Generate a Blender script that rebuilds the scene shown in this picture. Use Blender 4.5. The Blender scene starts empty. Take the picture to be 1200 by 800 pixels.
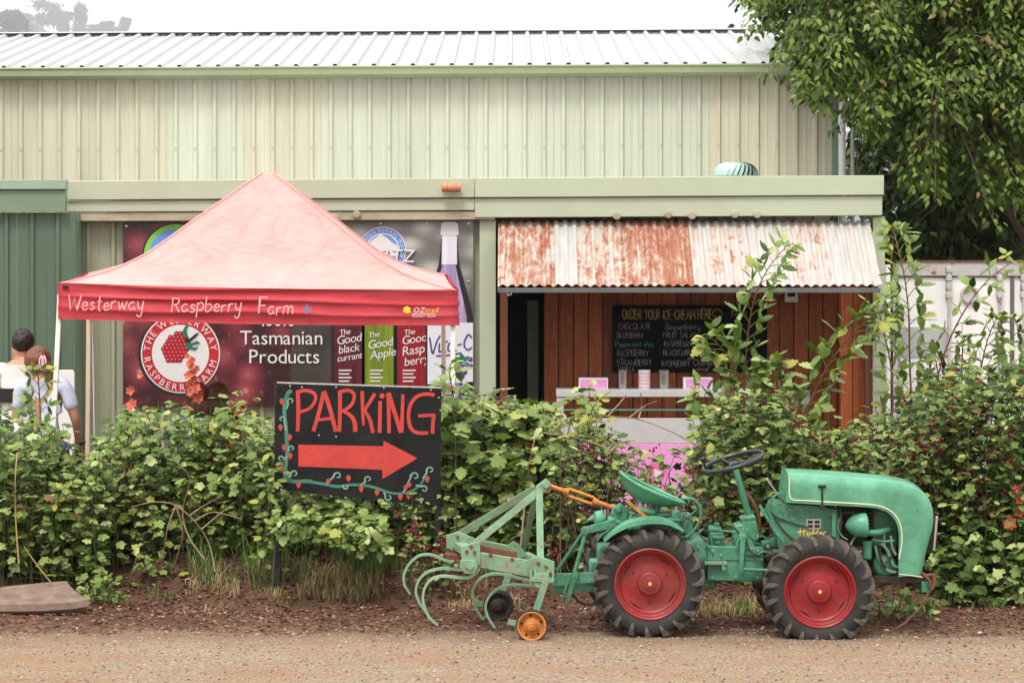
import bpy, math, random
from mathutils import Vector, Matrix, noise

RND = random.Random(11)
U = RND.uniform
PI = math.pi
scene = bpy.context.scene
col = scene.collection

# ------------------------------------------------------------------ camera
F_PX = 3000.0          # focal length in pixels of a 1200 px wide picture (90 mm on 36 mm)
CAM_H = 2.46
HORIZON = 295.0


def P(px, py, D):
    """the point at depth D that the photograph shows at pixel (px, py)"""
    return Vector(((px - 600.0) * D / F_PX, D, CAM_H - (py - HORIZON) * D / F_PX))


cam_data = bpy.data.cameras.new("camera")
cam_data.sensor_width = 36.0
cam_data.lens = F_PX / 1200.0 * 36.0
cam_data.shift_y = -(400.0 - HORIZON) / 1200.0
cam_data.clip_start = 0.1
cam_data.clip_end = 12000.0
cam = bpy.data.objects.new("camera", cam_data)
cam.location = (0, 0, CAM_H)
cam.rotation_euler = (PI / 2, 0, 0)
col.objects.link(cam)
scene.camera = cam

# ------------------------------------------------------------------ sky: bright overcast
SUN_EL, SUN_AZ = math.radians(58), math.radians(200)      # azimuth clockwise from +Y (behind the camera, a little left)
world = bpy.data.worlds.new("World")
scene.world = world
world.use_nodes = True
wn, wl = world.node_tree.nodes, world.node_tree.links
bg = wn["Background"]
bg.inputs["Strength"].default_value = 0.1
sky = wn.new("ShaderNodeTexSky")
sky.sky_type = 'NISHITA'
sky.sun_disc = False
sky.sun_elevation = SUN_EL
sky.sun_rotation = SUN_AZ
sky.air_density = 1.0
sky.dust_density = 4.0
tcw = wn.new("ShaderNodeTexCoord")
sep = wn.new("ShaderNodeSeparateXYZ")
wl.new(tcw.outputs["Generated"], sep.inputs[0])
mr = wn.new("ShaderNodeMapRange")                 # overcast sky: zenith about 2.6 times the horizon
mr.inputs["From Min"].default_value = 0.0
mr.inputs["From Max"].default_value = 1.0
mr.inputs["To Min"].default_value = 9.9
mr.inputs["To Max"].default_value = 21.0
wl.new(sep.outputs["Z"], mr.inputs["Value"])
comb = wn.new("ShaderNodeCombineColor")
for i in range(3):
    wl.new(mr.outputs[0], comb.inputs[i])
mixw = wn.new("ShaderNodeMixRGB")
mixw.inputs[0].default_value = 0.94
wl.new(sky.outputs[0], mixw.inputs[1])
wl.new(comb.outputs[0], mixw.inputs[2])
wl.new(mixw.outputs[0], bg.inputs["Color"])

sun_d = bpy.data.lights.new("sun", 'SUN')
sun_d.energy = 2.4
sun_d.angle = math.radians(16)
sun_d.color = (1.0, 0.95, 0.87)
sun = bpy.data.objects.new("sun", sun_d)
sdir = Vector((math.sin(SUN_AZ) * math.cos(SUN_EL), math.cos(SUN_AZ) * math.cos(SUN_EL), math.sin(SUN_EL)))
sun.rotation_euler = sdir.to_track_quat('Z', 'Y').to_euler()
sun.location = (-4, -6, 12)
col.objects.link(sun)

scene.view_settings.view_transform = 'Standard'
scene.view_settings.look = 'None'
scene.view_settings.exposure = 0.30
scene.view_settings.gamma = 1.0
scene.render.engine = 'CYCLES'
scene.cycles.use_denoising = True
scene.cycles.max_bounces = 6
scene.cycles.transparent_max_bounces = 6

# ------------------------------------------------------------------ helpers: objects
ORG = {}


def origin(parent):
    return ORG.get(parent.name, Vector((0, 0, 0))) if parent else Vector((0, 0, 0))


def tag(o, label=None, cat=None, group=None, kind=None):
    if label: o['label'] = label
    if cat: o['category'] = cat
    if group: o['group'] = group
    if kind: o['kind'] = kind
    return o


def thing(name, label, cat, loc, group=None):
    o = bpy.data.objects.new(name, None)
    o.empty_display_size = 0.1
    o.location = loc
    col.objects.link(o)
    ORG[o.name] = Vector(loc)
    return tag(o, label, cat, group)


class MB:
    """collects shapes in world coordinates, then links them as one mesh object"""

    def __init__(self):
        self.v, self.f, self.m = [], [], []

    def add(self, verts, faces, mi=0):
        b = len(self.v)
        self.v.extend([tuple(p) for p in verts])
        for f in faces:
            self.f.append(tuple(b + i for i in f))
            self.m.append(mi)
        return self

    def box(self, a, b, mi=0):
        (x0, y0, z0), (x1, y1, z1) = a, b
        vs = [(x0, y0, z0), (x1, y0, z0), (x1, y1, z0), (x0, y1, z0), (x0, y0, z1), (x1, y0, z1), (x1, y1, z1), (x0, y1, z1)]
        if (x1 - x0) * (y1 - y0) * (z1 - z0) < 0:
            fs = [(0, 1, 2, 3), (7, 6, 5, 4), (4, 5, 1, 0), (5, 6, 2, 1), (6, 7, 3, 2), (7, 4, 0, 3)]
        else:
            fs = [(3, 2, 1, 0), (4, 5, 6, 7), (0, 1, 5, 4), (1, 2, 6, 5), (2, 3, 7, 6), (3, 0, 4, 7)]
        return self.add(vs, fs, mi)

    def pbox(self, px0, py0, px1, py1, D, depth, mi=0):
        """box whose front face covers the pixel rectangle at depth D and goes back by depth"""
        a, b = P(px0, py1, D), P(px1, py0, D)
        return self.box((a.x, D, a.z), (b.x, D + depth, b.z), mi)

    def bar(self, p0, p1, w, h, up=(0, 1, 0), mi=0, w1=None, h1=None):
        """rectangular bar: w across, h along `up`"""
        p0, p1 = Vector(p0), Vector(p1)
        d = (p1 - p0).normalized()
        up = Vector(up)
        up = (up - d * up.dot(d)).normalized()
        s = d.cross(up)
        w1 = w if w1 is None else w1
        h1 = h if h1 is None else h1
        vs = []
        for p, a, b in ((p0, w, h), (p1, w1, h1)):
            for i, j in ((-1, -1), (1, -1), (1, 1), (-1, 1)):
                vs.append(p + s * (i * a / 2) + up * (j * b / 2))
        return self.add(vs, [(3, 2, 1, 0), (4, 5, 6, 7), (0, 1, 5, 4), (1, 2, 6, 5), (2, 3, 7, 6), (3, 0, 4, 7)], mi)

    def tube(self, pts, r, n=8, mi=0, closed=False, flat=None):
        pts = [Vector(p) for p in pts]
        k = len(pts)
        rr = r if isinstance(r, (list, tuple)) else [r] * k
        vs, fs = [], []
        ref = None
        for i, p in enumerate(pts):
            if closed:
                t = (pts[(i + 1) % k] - pts[i - 1])
            else:
                t = pts[min(i + 1, k - 1)] - pts[max(i - 1, 0)]
            if t.length < 1e-9: t = Vector((0, 0, 1))
            t.normalize()
            if ref is None:
                ref = Vector((0, 0, 1)) if abs(t.z) < 0.9 else Vector((1, 0, 0))
            a = ref - t * ref.dot(t)
            if a.length < 1e-6: a = Vector((0, 1, 0)) - t * t.y
            a.normalize()
            ref = a
            b = t.cross(a)
            for j in range(n):
                q = 2 * PI * j / n
                o = a * math.cos(q) * rr[i] + b * math.sin(q) * rr[i]
                if flat: o = Vector((o.x * flat[0], o.y * flat[1], o.z * flat[2]))
                vs.append(p + o)
        for i in range(k if closed else k - 1):
            i2 = (i + 1) % k
            for j in range(n):
                j2 = (j + 1) % n
                fs.append((i * n + j, i2 * n + j, i2 * n + j2, i * n + j2)[::-1])
        if not closed:
            fs.append(tuple(range(n)))
            fs.append(tuple((k - 1) * n + j for j in range(n))[::-1])
        return self.add(vs, fs, mi)

    def lathe(self, c, axis, prof, n=24, mi=0, caps=3):
        """prof = [(along, radius)]"""
        c, ax = Vector(c), Vector(axis).normalized()
        a = ax.orthogonal().normalized()
        b = ax.cross(a)
        vs, fs = [], []
        for s, r in prof:
            r = max(r, 1e-4)
            for j in range(n):
                q = 2 * PI * j / n
                vs.append(c + ax * s + (a * math.cos(q) + b * math.sin(q)) * r)
        for i in range(len(prof) - 1):
            for j in range(n):
                j2 = (j + 1) % n
                fs.append((i * n + j, i * n + j2, (i + 1) * n + j2, (i + 1) * n + j))
        if caps & 1: fs.append(tuple(range(n))[::-1])
        if caps & 2: fs.append(tuple((len(prof) - 1) * n + j for j in range(n)))
        return self.add(vs, fs, mi)

    def cyl(self, p0, p1, r, n=16, mi=0, r1=None):
        p0, p1 = Vector(p0), Vector(p1)
        d = p1 - p0
        return self.lathe(p0, d, [(0, r), (d.length, r if r1 is None else r1)], n, mi)

    def prism(self, poly, depth, mi=0):
        """poly = world points on one depth plane; goes back by depth"""
        n = len(poly)
        f = [Vector(p) for p in poly]
        area = sum(f[i].x * f[(i + 1) % n].z - f[(i + 1) % n].x * f[i].z for i in range(n))
        if area < 0: f.reverse()
        b = [p + Vector((0, depth, 0)) for p in f]
        fs = [tuple(range(n)), tuple(range(2 * n - 1, n - 1, -1))]
        for i in range(n):
            j = (i + 1) % n
            fs.append((j, i, n + i, n + j))
        return self.add(f + b, fs, mi)

    def pprism(self, pix, D, depth, mi=0):
        return self.prism([P(x, y, D) for x, y in pix], depth, mi)

    def ribbon(self, pts, w, mi=0, w1=None, fn=None):
        """flat painted stroke through 2-D points; fn maps (u, v) to world"""
        pts = [Vector((p[0], p[1])) for p in pts]
        k = len(pts)
        L, Rr = [], []
        for i, p in enumerate(pts):
            t = pts[min(i + 1, k - 1)] - pts[max(i - 1, 0)]
            if t.length < 1e-9: t = Vector((1, 0))
            t.normalize()
            nn = Vector((-t.y, t.x))
            if 0 < i < k - 1:
                t0 = (p - pts[i - 1]); t1 = (pts[i + 1] - p)
                if t0.length > 1e-9 and t1.length > 1e-9:
                    c = max(0.45, abs(t0.normalized().dot(t)))
                    nn = nn / c
            ww = w if w1 is None else w + (w1 - w) * i / (k - 1)
            L.append(fn(*(p + nn * ww / 2)))
            Rr.append(fn(*(p - nn * ww / 2)))
        vs = L + Rr
        return self.add(vs, [(i, i + 1, k + i + 1, k + i) for i in range(k - 1)], mi)

    def disc(self, c, r, fn, n=20, mi=0, r0=0.0, sy=1.0):
        vs, fs = [], []
        if r0 <= 0:
            vs = [fn(c[0] + r * math.cos(2 * PI * i / n), c[1] + sy * r * math.sin(2 * PI * i / n)) for i in range(n)]
            fs = [tuple(range(n))]
        else:
            for rr in (r, r0):
                vs += [fn(c[0] + rr * math.cos(2 * PI * i / n), c[1] + sy * rr * math.sin(2 * PI * i / n)) for i in range(n)]
            fs = [(i, (i + 1) % n, n + (i + 1) % n, n + i) for i in range(n)]
        return self.add(vs, fs, mi)

    def build(self, name, mats, parent=None, loc=None, smooth=True, bevel=0.0, angle=0.6):
        me = bpy.data.meshes.new(name)
        o0 = Vector(loc) if loc is not None else origin(parent)
        me.from_pydata([(x - o0.x, y - o0.y, z - o0.z) for x, y, z in self.v], [], self.f)
        if not isinstance(mats, (list, tuple)): mats = [mats]
        for m in mats: me.materials.append(m)
        if len(mats) > 1: me.polygons.foreach_set('material_index', self.m)
        if smooth:
            me.shade_smooth()
            me.set_sharp_from_angle(angle=angle)
        o = bpy.data.objects.new(name, me)
        if parent:
            o.parent = parent
            ORG[o.name] = o0
        elif loc is not None:
            o.location = loc
            ORG[o.name] = o0
        col.objects.link(o)
        if bevel:
            bv = o.modifiers.new("bevel", 'BEVEL')
            bv.width = bevel
            bv.segments = 2
            bv.limit_method = 'ANGLE'
            bv.angle_limit = 0.7
            bv.harden_normals = False
        return o


def smooth_path(pts, k=6):
    """Catmull-Rom through pts"""
    pts = [Vector(p) for p in pts]
    out = []
    n = len(pts)
    for i in range(n - 1):
        p0, p1, p2, p3 = pts[max(i - 1, 0)], pts[i], pts[i + 1], pts[min(i + 2, n - 1)]
        for j in range(k):
            t = j / k
            out.append(0.5 * ((2 * p1) + (p2 - p0) * t + (2 * p0 - 5 * p1 + 4 * p2 - p3) * t * t + (3 * p1 - p0 - 3 * p2 + p3) * t ** 3))
    out.append(pts[-1])
    return out


def pp(pix, D, D1=None):
    """pixel polyline to world points, depth running from D to D1"""
    n = len(pix)
    return [P(x, y, D if D1 is None else D + (D1 - D) * i / (n - 1)) for i, (x, y) in enumerate(pix)]


# ------------------------------------------------------------------ helpers: materials
def new_mat(name):
    m = bpy.data.materials.new(name)
    m.use_nodes = True
    nt = m.node_tree
    return m, nt.nodes, nt.links, nt.nodes["Principled BSDF"]


def coords(n, l, rnd=True, scale=(1, 1, 1)):
    tc = n.new("ShaderNodeTexCoord")
    mp = n.new("ShaderNodeMapping")
    mp.inputs["Scale"].default_value = scale
    l.new(tc.outputs["Object"], mp.inputs["Vector"])
    if rnd:
        oi = n.new("ShaderNodeObjectInfo")
        mu = n.new("ShaderNodeMath"); mu.operation = 'MULTIPLY'; mu.inputs[1].default_value = 37.0
        l.new(oi.outputs["Random"], mu.inputs[0])
        l.new(mu.outputs[0], mp.inputs["Location"])
    return mp.outputs[0]


def noise_tex(n, l, vec, scale, detail=6, rough=0.6, dist=0.0):
    t = n.new("ShaderNodeTexNoise")
    t.inputs["Scale"].default_value = scale
    t.inputs["Detail"].default_value = detail
    t.inputs["Roughness"].default_value = rough
    t.inputs["Distortion"].default_value = dist
    l.new(vec, t.inputs["Vector"])
    return t.outputs["Fac"]


def ramp(n, l, fac, stops):
    r = n.new("ShaderNodeValToRGB")
    e = r.color_ramp.elements
    while len(e) < len(stops): e.new(0.5)
    for i, (p, c) in enumerate(stops):
        e[i].position = p
        if not isinstance(c, (tuple, list)): c = (c, c, c)
        e[i].color = (c[0], c[1], c[2], 1)
    l.new(fac, r.inputs[0])
    return r.outputs[0]


def mix(n, l, fac, a, b, mode='MIX'):
    m = n.new("ShaderNodeMixRGB")
    m.blend_type = mode
    for k, v in ((0, fac), (1, a), (2, b)):
        if isinstance(v, (int, float)):
            m.inputs[k].default_value = v if k == 0 else (v, v, v, 1)
        elif isinstance(v, (tuple, list)):
            m.inputs[k].default_value = (v[0], v[1], v[2], 1)
        else:
            l.new(v, m.inputs[k])
    return m.outputs[0]


def bump(n, l, b, height, strength, dist=0.01):
    bp = n.new("ShaderNodeBump")
    bp.inputs["Strength"].default_value = strength
    bp.inputs["Distance"].default_value = dist
    l.new(height, bp.inputs["Height"])
    l.new(bp.outputs[0], b.inputs["Normal"])


def mat(name, c, rough=0.6, metal=0.0, var=0.15, vs=4.0, bmp=0.15, bs=60.0, stain=None, sscale=7.0, samt=0.5, rnd=0.0, spec=0.4, stretch=(1, 1, 1), chips=None, camt=0.66, cscale=30.0, grime=None, gamt=0.7, gscale=3.5):
    """painted / plain surface: value variation, optional stains and chips"""
    m, n, l, b = new_mat(name)
    v = coords(n, l, True, stretch)
    f = noise_tex(n, l, v, vs, 8, 0.62)
    lo = tuple(x * (1 - var) for x in c)
    hi = tuple(min(1, x * (1 + var)) for x in c)
    cc = ramp(n, l, f, [(0.3, lo), (0.7, hi)])
    if rnd:
        oi = n.new("ShaderNodeObjectInfo")
        rv = ramp(n, l, oi.outputs["Random"], [(0, 1 - rnd), (1, 1 + rnd * 0.6)])
        cc = mix(n, l, 1.0, cc, rv, 'MULTIPLY')
    if stain:
        s = noise_tex(n, l, v, sscale, 10, 0.72, 0.3)
        s = ramp(n, l, s, [(0.5 - 0.12 * samt, 0.0), (0.85 - 0.15 * samt, samt)])
        cc = mix(n, l, s, cc, stain)
    if grime:
        s = noise_tex(n, l, v, gscale, 10, 0.7, 0.5)
        s2 = noise_tex(n, l, v, gscale * 9, 6, 0.7)
        s = mix(n, l, 0.35, s, s2)
        s = ramp(n, l, s, [(0.45, 0.0), (0.64, gamt)])
        cc = mix(n, l, s, cc, grime)
    if chips:
        s = noise_tex(n, l, v, cscale, 8, 0.7, 0.2)
        s = ramp(n, l, s, [(camt, 0.0), (camt + 0.03, 1.0)])
        cc = mix(n, l, s, cc, chips)
    l.new(cc, b.inputs["Base Color"])
    rr = ramp(n, l, noise_tex(n, l, v, vs * 3, 5, 0.6), [(0.3, rough * 0.85), (0.75, min(1, rough * 1.2))])
    l.new(rr, b.inputs["Roughness"])
    b.inputs["Metallic"].default_value = metal
    b.inputs["Specular IOR Level"].default_value = spec
    if bmp:
        bump(n, l, b, noise_tex(n, l, v, bs, 6, 0.65), bmp, 0.01)
    return m


M = {}
# tractor and implement
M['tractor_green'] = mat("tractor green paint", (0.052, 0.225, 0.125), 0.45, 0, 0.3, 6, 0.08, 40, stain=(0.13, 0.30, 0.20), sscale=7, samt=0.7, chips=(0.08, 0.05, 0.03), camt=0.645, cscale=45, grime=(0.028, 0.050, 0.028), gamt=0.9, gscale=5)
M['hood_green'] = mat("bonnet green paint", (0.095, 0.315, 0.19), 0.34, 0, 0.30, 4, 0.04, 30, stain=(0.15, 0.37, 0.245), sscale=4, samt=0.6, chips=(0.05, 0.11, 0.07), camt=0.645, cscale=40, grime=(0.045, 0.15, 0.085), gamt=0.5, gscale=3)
M['faded_green'] = mat("faded rusty green paint", (0.15, 0.33, 0.20), 0.62, 0, 0.25, 8, 0.15, 60, stain=(0.27, 0.10, 0.05), sscale=13, samt=0.75, chips=(0.20, 0.07, 0.035), camt=0.62, cscale=26)
M['dull_green'] = mat("dull green steel", (0.13, 0.27, 0.17), 0.6, 0, 0.25, 8, 0.15, 60, stain=(0.20, 0.11, 0.05), sscale=9, samt=0.7)
M['wheel_red'] = mat("wheel red paint", (0.25, 0.005, 0.010), 0.4, 0, 0.18, 5, 0.06, 40, stain=(0.17, 0.02, 0.02), sscale=6, samt=0.6, chips=(0.10, 0.03, 0.025), camt=0.68, cscale=50, grime=(0.15, 0.075, 0.05), gamt=0.6, gscale=4)
M['rubber'] = mat("tyre rubber", (0.020, 0.0195, 0.019), 0.7, 0, 0.35, 9, 0.25, 50, stain=(0.085, 0.066, 0.052), sscale=6, samt=0.5, spec=0.3)
M['lug_rubber'] = mat("dusty tyre lugs", (0.085, 0.072, 0.062), 0.85, 0, 0.35, 12, 0.3, 60, stain=(0.13, 0.10, 0.075), sscale=9, samt=0.6, spec=0.2)
M['black'] = mat("black paint", (0.012, 0.012, 0.013), 0.5, 0, 0.3, 8, 0.1, 50)
M['wheel_black'] = mat("worn black bakelite", (0.022, 0.024, 0.03), 0.32, 0, 0.3, 8, 0.05, 50, stain=(0.08, 0.085, 0.1), sscale=12, samt=0.5)
M['dark_iron'] = mat("oily dark iron", (0.035, 0.03, 0.026), 0.6, 0.3, 0.4, 14, 0.3, 60, stain=(0.10, 0.05, 0.03), sscale=12, samt=0.7)
M['orange_rust'] = mat("orange painted rusty steel", (0.56, 0.20, 0.035), 0.6, 0, 0.22, 12, 0.2, 60, stain=(0.20, 0.06, 0.025), sscale=16, samt=0.8)
M['rust'] = mat("rust", (0.15, 0.058, 0.030), 0.85, 0, 0.4, 14, 0.35, 70)
M['steel'] = mat("brushed steel", (0.55, 0.54, 0.52), 0.32, 0.9, 0.12, 10, 0.05, 60)
M['cream_line'] = mat("cream line paint", (0.72, 0.62, 0.40), 0.5, 0, 0.1)
M['gold'] = mat("gold lettering", (0.65, 0.40, 0.08), 0.45, 0, 0.1)
# buildings
M['cream_metal'] = mat("cream sheet metal", (0.545, 0.525, 0.395), 0.5, 0, 0.10, 1.6, 0.03, 20, stain=(0.40, 0.37, 0.27), sscale=4.5, samt=0.6, rnd=0.05, stretch=(1.6, 1, 0.16))
M['mint_metal'] = mat("pale mint sheet metal", (0.525, 0.55, 0.43), 0.5, 0, 0.10, 1.6, 0.03, 20, stain=(0.41, 0.42, 0.32), sscale=4.5, samt=0.6, rnd=0.04, stretch=(1.6, 1, 0.16))
M['olive_metal'] = mat("olive sheet metal", (0.34, 0.345, 0.24), 0.5, 0, 0.08, 2, 0.03, 20, stain=(0.25, 0.25, 0.18), sscale=2, samt=0.5, stretch=(1, 1, 0.3))
M['deep_green_metal'] = mat("deep green sheet metal", (0.085, 0.135, 0.090), 0.45, 0, 0.1, 2, 0.03, 20, stain=(0.13, 0.175, 0.13), sscale=2, samt=0.5, stretch=(1, 1, 0.3))
M['grey_green'] = mat("grey green flashing", (0.27, 0.35, 0.275), 0.5, 0, 0.12, 3, 0.04, 20)
M['mid_green'] = mat("mid green flashing", (0.17, 0.24, 0.16), 0.5, 0, 0.14, 3, 0.04, 20)
M['sage'] = mat("sage green paint", (0.41, 0.46, 0.33), 0.5, 0, 0.07, 1.5, 0.04, 15, stain=(0.52, 0.52, 0.40), sscale=2, samt=0.5, chips=(0.22, 0.09, 0.04), camt=0.76, cscale=18)
M['beige_sage'] = mat("beige sage fascia paint", (0.435, 0.455, 0.33), 0.5, 0, 0.07, 1.5, 0.04, 15, stain=(0.36, 0.38, 0.27), sscale=2, samt=0.4, chips=(0.22, 0.10, 0.05), camt=0.77, cscale=18)
M['dirty_beige'] = mat("weathered beige board", (0.40, 0.36, 0.25), 0.65, 0, 0.15, 3, 0.1, 30, stain=(0.24, 0.15, 0.08), sscale=5, samt=0.75, stretch=(0.5, 1, 2))
M['gutter_green'] = mat("sage gutter paint", (0.29, 0.34, 0.20), 0.45, 0, 0.08, 2, 0.03, 20)
M['roof_white'] = mat("white roof sheet", (0.42, 0.42, 0.425), 0.45, 0, 0.05, 1.0, 0.02, 10, stain=(0.35, 0.345, 0.34), sscale=2, samt=0.3)
M['white'] = mat("white paint", (0.80, 0.79, 0.765), 0.45, 0, 0.05, 3, 0.03, 30, stain=(0.55, 0.53, 0.48), sscale=4, samt=0.35)
M['counter_white'] = mat('greyed white panel', (0.50, 0.49, 0.485), 0.5, 0, 0.08, 3, 0.03, 30, stain=(0.38, 0.36, 0.34), sscale=4, samt=0.5)
M['white_plastic'] = mat("white plastic", (0.78, 0.78, 0.77), 0.4, 0, 0.03, 3, 0.02, 30)
M['grey_pipe'] = mat("grey pipe", (0.42, 0.42, 0.40), 0.5, 0, 0.1)
M['inner_shade'] = mat("near black inner shade", (0.02, 0.02, 0.02), 0.8, 0, 0.2)  # near-black colour standing in for the shade of interiors and gaps
M['floor_concrete'] = mat("concrete floor", (0.28, 0.27, 0.25), 0.85, 0, 0.15, 4, 0.1, 30)
M['edge_grey'] = mat("dark grey edge strip", (0.13, 0.13, 0.13), 0.5, 0.2, 0.2, 6)
M['wood_post'] = mat("red brown timber", (0.19, 0.06, 0.028), 0.6, 0, 0.25, 6, 0.1, 40, stretch=(6, 6, 0.6))
M['terracotta'] = mat("terracotta plastic", (0.52, 0.20, 0.10), 0.6, 0, 0.1)
M['copper_green'] = mat("pale green turbine vent", (0.42, 0.58, 0.50), 0.35, 0.2, 0.12, 6)
M['pink'] = mat("pink panel", (0.74, 0.29, 0.60), 0.5, 0, 0.06, 3, 0.02, 20)
M['pink_dark'] = mat("deep pink print", (0.74, 0.13, 0.36), 0.5, 0, 0.08)
M['chalkboard'] = mat("chalkboard black", (0.006, 0.0065, 0.0065), 0.8, 0, 0.4, 6, 0.05, 30, stain=(0.022, 0.022, 0.022), sscale=4, samt=0.6, spec=0.12)
M['chalk'] = mat("chalk", (0.22, 0.22, 0.205), 0.9, 0, 0.5, 30, 0.0)
M['chalk_gold'] = mat("ochre chalk", (0.32, 0.23, 0.075), 0.9, 0, 0.5, 30, 0.0)
M['chalk_teal'] = mat("teal chalk", (0.07, 0.24, 0.20), 0.9, 0, 0.5, 30, 0.0)
# canopy
M['red_fabric'] = mat("red tent cloth", (0.43, 0.028, 0.040), 0.75, 0, 0.15, 5, 0.1, 30, stain=(0.54, 0.11, 0.12), sscale=4, samt=0.5, stretch=(0.3, 1, 3))
M['pole_cream'] = mat("cream pole paint", (0.70, 0.58, 0.42), 0.5, 0, 0.08, 5)
M['pole_white'] = mat("white pole paint", (0.76, 0.73, 0.67), 0.5, 0, 0.06, 5)
M['hand_white'] = mat("white hand lettering", (0.74, 0.40, 0.42), 0.7, 0, 0.15, 20, 0)
M['blue_star'] = mat("blue grey star", (0.16, 0.20, 0.36), 0.7, 0, 0.2, 20, 0)
M['logo_yellow'] = mat("yellow print", (0.80, 0.55, 0.03), 0.6, 0, 0.05, 20, 0)
M['print_white'] = mat("white print", (0.66, 0.635, 0.62), 0.6, 0, 0.04, 20, 0)
M['print_black'] = mat("black print", (0.015, 0.012, 0.012), 0.6, 0, 0.1, 20, 0)
M['print_red'] = mat("red print", (0.46, 0.012, 0.022), 0.6, 0, 0.1, 8, 0)
M['berry_red'] = mat("printed raspberry red", (0.40, 0.010, 0.022), 0.6, 0, 0.25, 14, 0)
M['berry_light'] = mat("printed raspberry highlight", (0.80, 0.20, 0.24), 0.6, 0, 0.1, 8, 0)
M['print_green'] = mat("printed leaf green", (0.012, 0.16, 0.085), 0.6, 0, 0.1, 8, 0)
M['lime'] = mat("lime print", (0.20, 0.50, 0.08), 0.6, 0, 0.1, 8, 0)
M['print_blue'] = mat("blue print", (0.13, 0.27, 0.62), 0.6, 0, 0.1, 8, 0)
M['print_purple'] = mat("purple print", (0.10, 0.045, 0.22), 0.6, 0, 0.1, 8, 0)
M['glass_lilac'] = mat("printed lilac glass", (0.36, 0.27, 0.46), 0.5, 0, 0.35, 5, 0, stretch=(4, 1, 0.4))
M['glass_pale'] = mat("printed pale bottle neck", (0.66, 0.62, 0.70), 0.5, 0, 0.15, 5, 0, stretch=(4, 1, 0.4))
M['bottle_dark'] = mat("printed blackcurrant bottle", (0.085, 0.008, 0.018), 0.5, 0, 0.6, 5, 0, stretch=(7, 1, 0.3))
M['bottle_green'] = mat("printed apple bottle", (0.15, 0.215, 0.012), 0.5, 0, 0.45, 5, 0, stretch=(7, 1, 0.3))
M['bottle_red'] = mat("printed raspberry bottle", (0.24, 0.006, 0.014), 0.5, 0, 0.55, 5, 0, stretch=(7, 1, 0.3))
# sign
M['sign_black'] = mat("weathered black board", (0.009, 0.009, 0.010), 0.65, 0, 0.3, 5, 0.12, 40, stain=(0.026, 0.025, 0.025), sscale=6, samt=0.6, spec=0.18, chips=(0.35, 0.33, 0.31), camt=0.755, cscale=22)
M['sign_red'] = mat("coral red sign paint", (0.50, 0.045, 0.034), 0.6, 0, 0.16, 9, 0.1, 60, stain=(0.36, 0.028, 0.024), sscale=6, samt=0.6, chips=(0.25, 0.05, 0.04), camt=0.72, cscale=34)
M['vine_green'] = mat("vine green sign paint", (0.05, 0.17, 0.115), 0.6, 0, 0.3, 12, 0.05, 60)
M['curl_green'] = mat("pale vine sign paint", (0.17, 0.30, 0.22), 0.6, 0, 0.25, 12, 0.05, 60)
# plants
M['stem'] = mat("green brown stem", (0.09, 0.095, 0.03), 0.7, 0, 0.3, 10, 0.1, 60)
M['red_stem'] = mat("red cane", (0.20, 0.065, 0.045), 0.6, 0, 0.3, 10, 0.1, 60)
M['dry_stem'] = mat("dry brown cane", (0.26, 0.165, 0.105), 0.8, 0, 0.3, 10, 0.2, 60)
M['bark'] = mat("bark", (0.11, 0.08, 0.055), 0.9, 0, 0.35, 8, 0.5, 25)
M['berry'] = mat("ripening berry", (0.22, 0.012, 0.02), 0.35, 0, 0.4, 40, 0.3, 200)
M['dark_berry'] = mat("dark berry", (0.035, 0.010, 0.015), 0.35, 0, 0.4, 40, 0.3, 200)
M['petal'] = mat("orange red petal", (0.52, 0.10, 0.055), 0.6, 0, 0.25, 12, 0)
M['yellow_petal'] = mat("yellow petal", (0.75, 0.52, 0.04), 0.6, 0, 0.2, 12, 0)
# people
M['skin'] = mat("skin", (0.50, 0.25, 0.16), 0.5, 0, 0.08, 8, 0.05, 60)
M['hair_dark'] = mat("dark brown hair", (0.020, 0.013, 0.010), 0.5, 0, 0.5, 30, 0.6, 60, stretch=(1, 1, 0.3))
M['hair_auburn'] = mat("auburn hair", (0.17, 0.055, 0.028), 0.42, 0, 0.5, 30, 0.6, 60, stretch=(1, 1, 0.3))
M['tee_white'] = mat("white cotton", (0.78, 0.76, 0.75), 0.85, 0, 0.04, 6, 0.3, 12)
M['shirt_blue'] = mat("pale blue tie dye cotton", (0.52, 0.58, 0.74), 0.85, 0, 0.3, 7, 0.3, 12, stain=(0.75, 0.72, 0.78), sscale=6, samt=0.8)
M['denim'] = mat("denim", (0.07, 0.09, 0.15), 0.85, 0, 0.2, 10, 0.2, 80)
M['shirt_blue2'] = mat("blue cotton", (0.28, 0.38, 0.62), 0.85, 0, 0.15, 7, 0.3, 12)
M['shirt_orange'] = mat("orange red cotton", (0.62, 0.10, 0.05), 0.85, 0, 0.15, 7, 0.3, 12)
M['clip_pink'] = mat("pale pink plastic", (0.72, 0.45, 0.55), 0.3, 0, 0.05)
M['shoe'] = mat("dark shoe", (0.03, 0.03, 0.03), 0.6, 0, 0.2)


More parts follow.
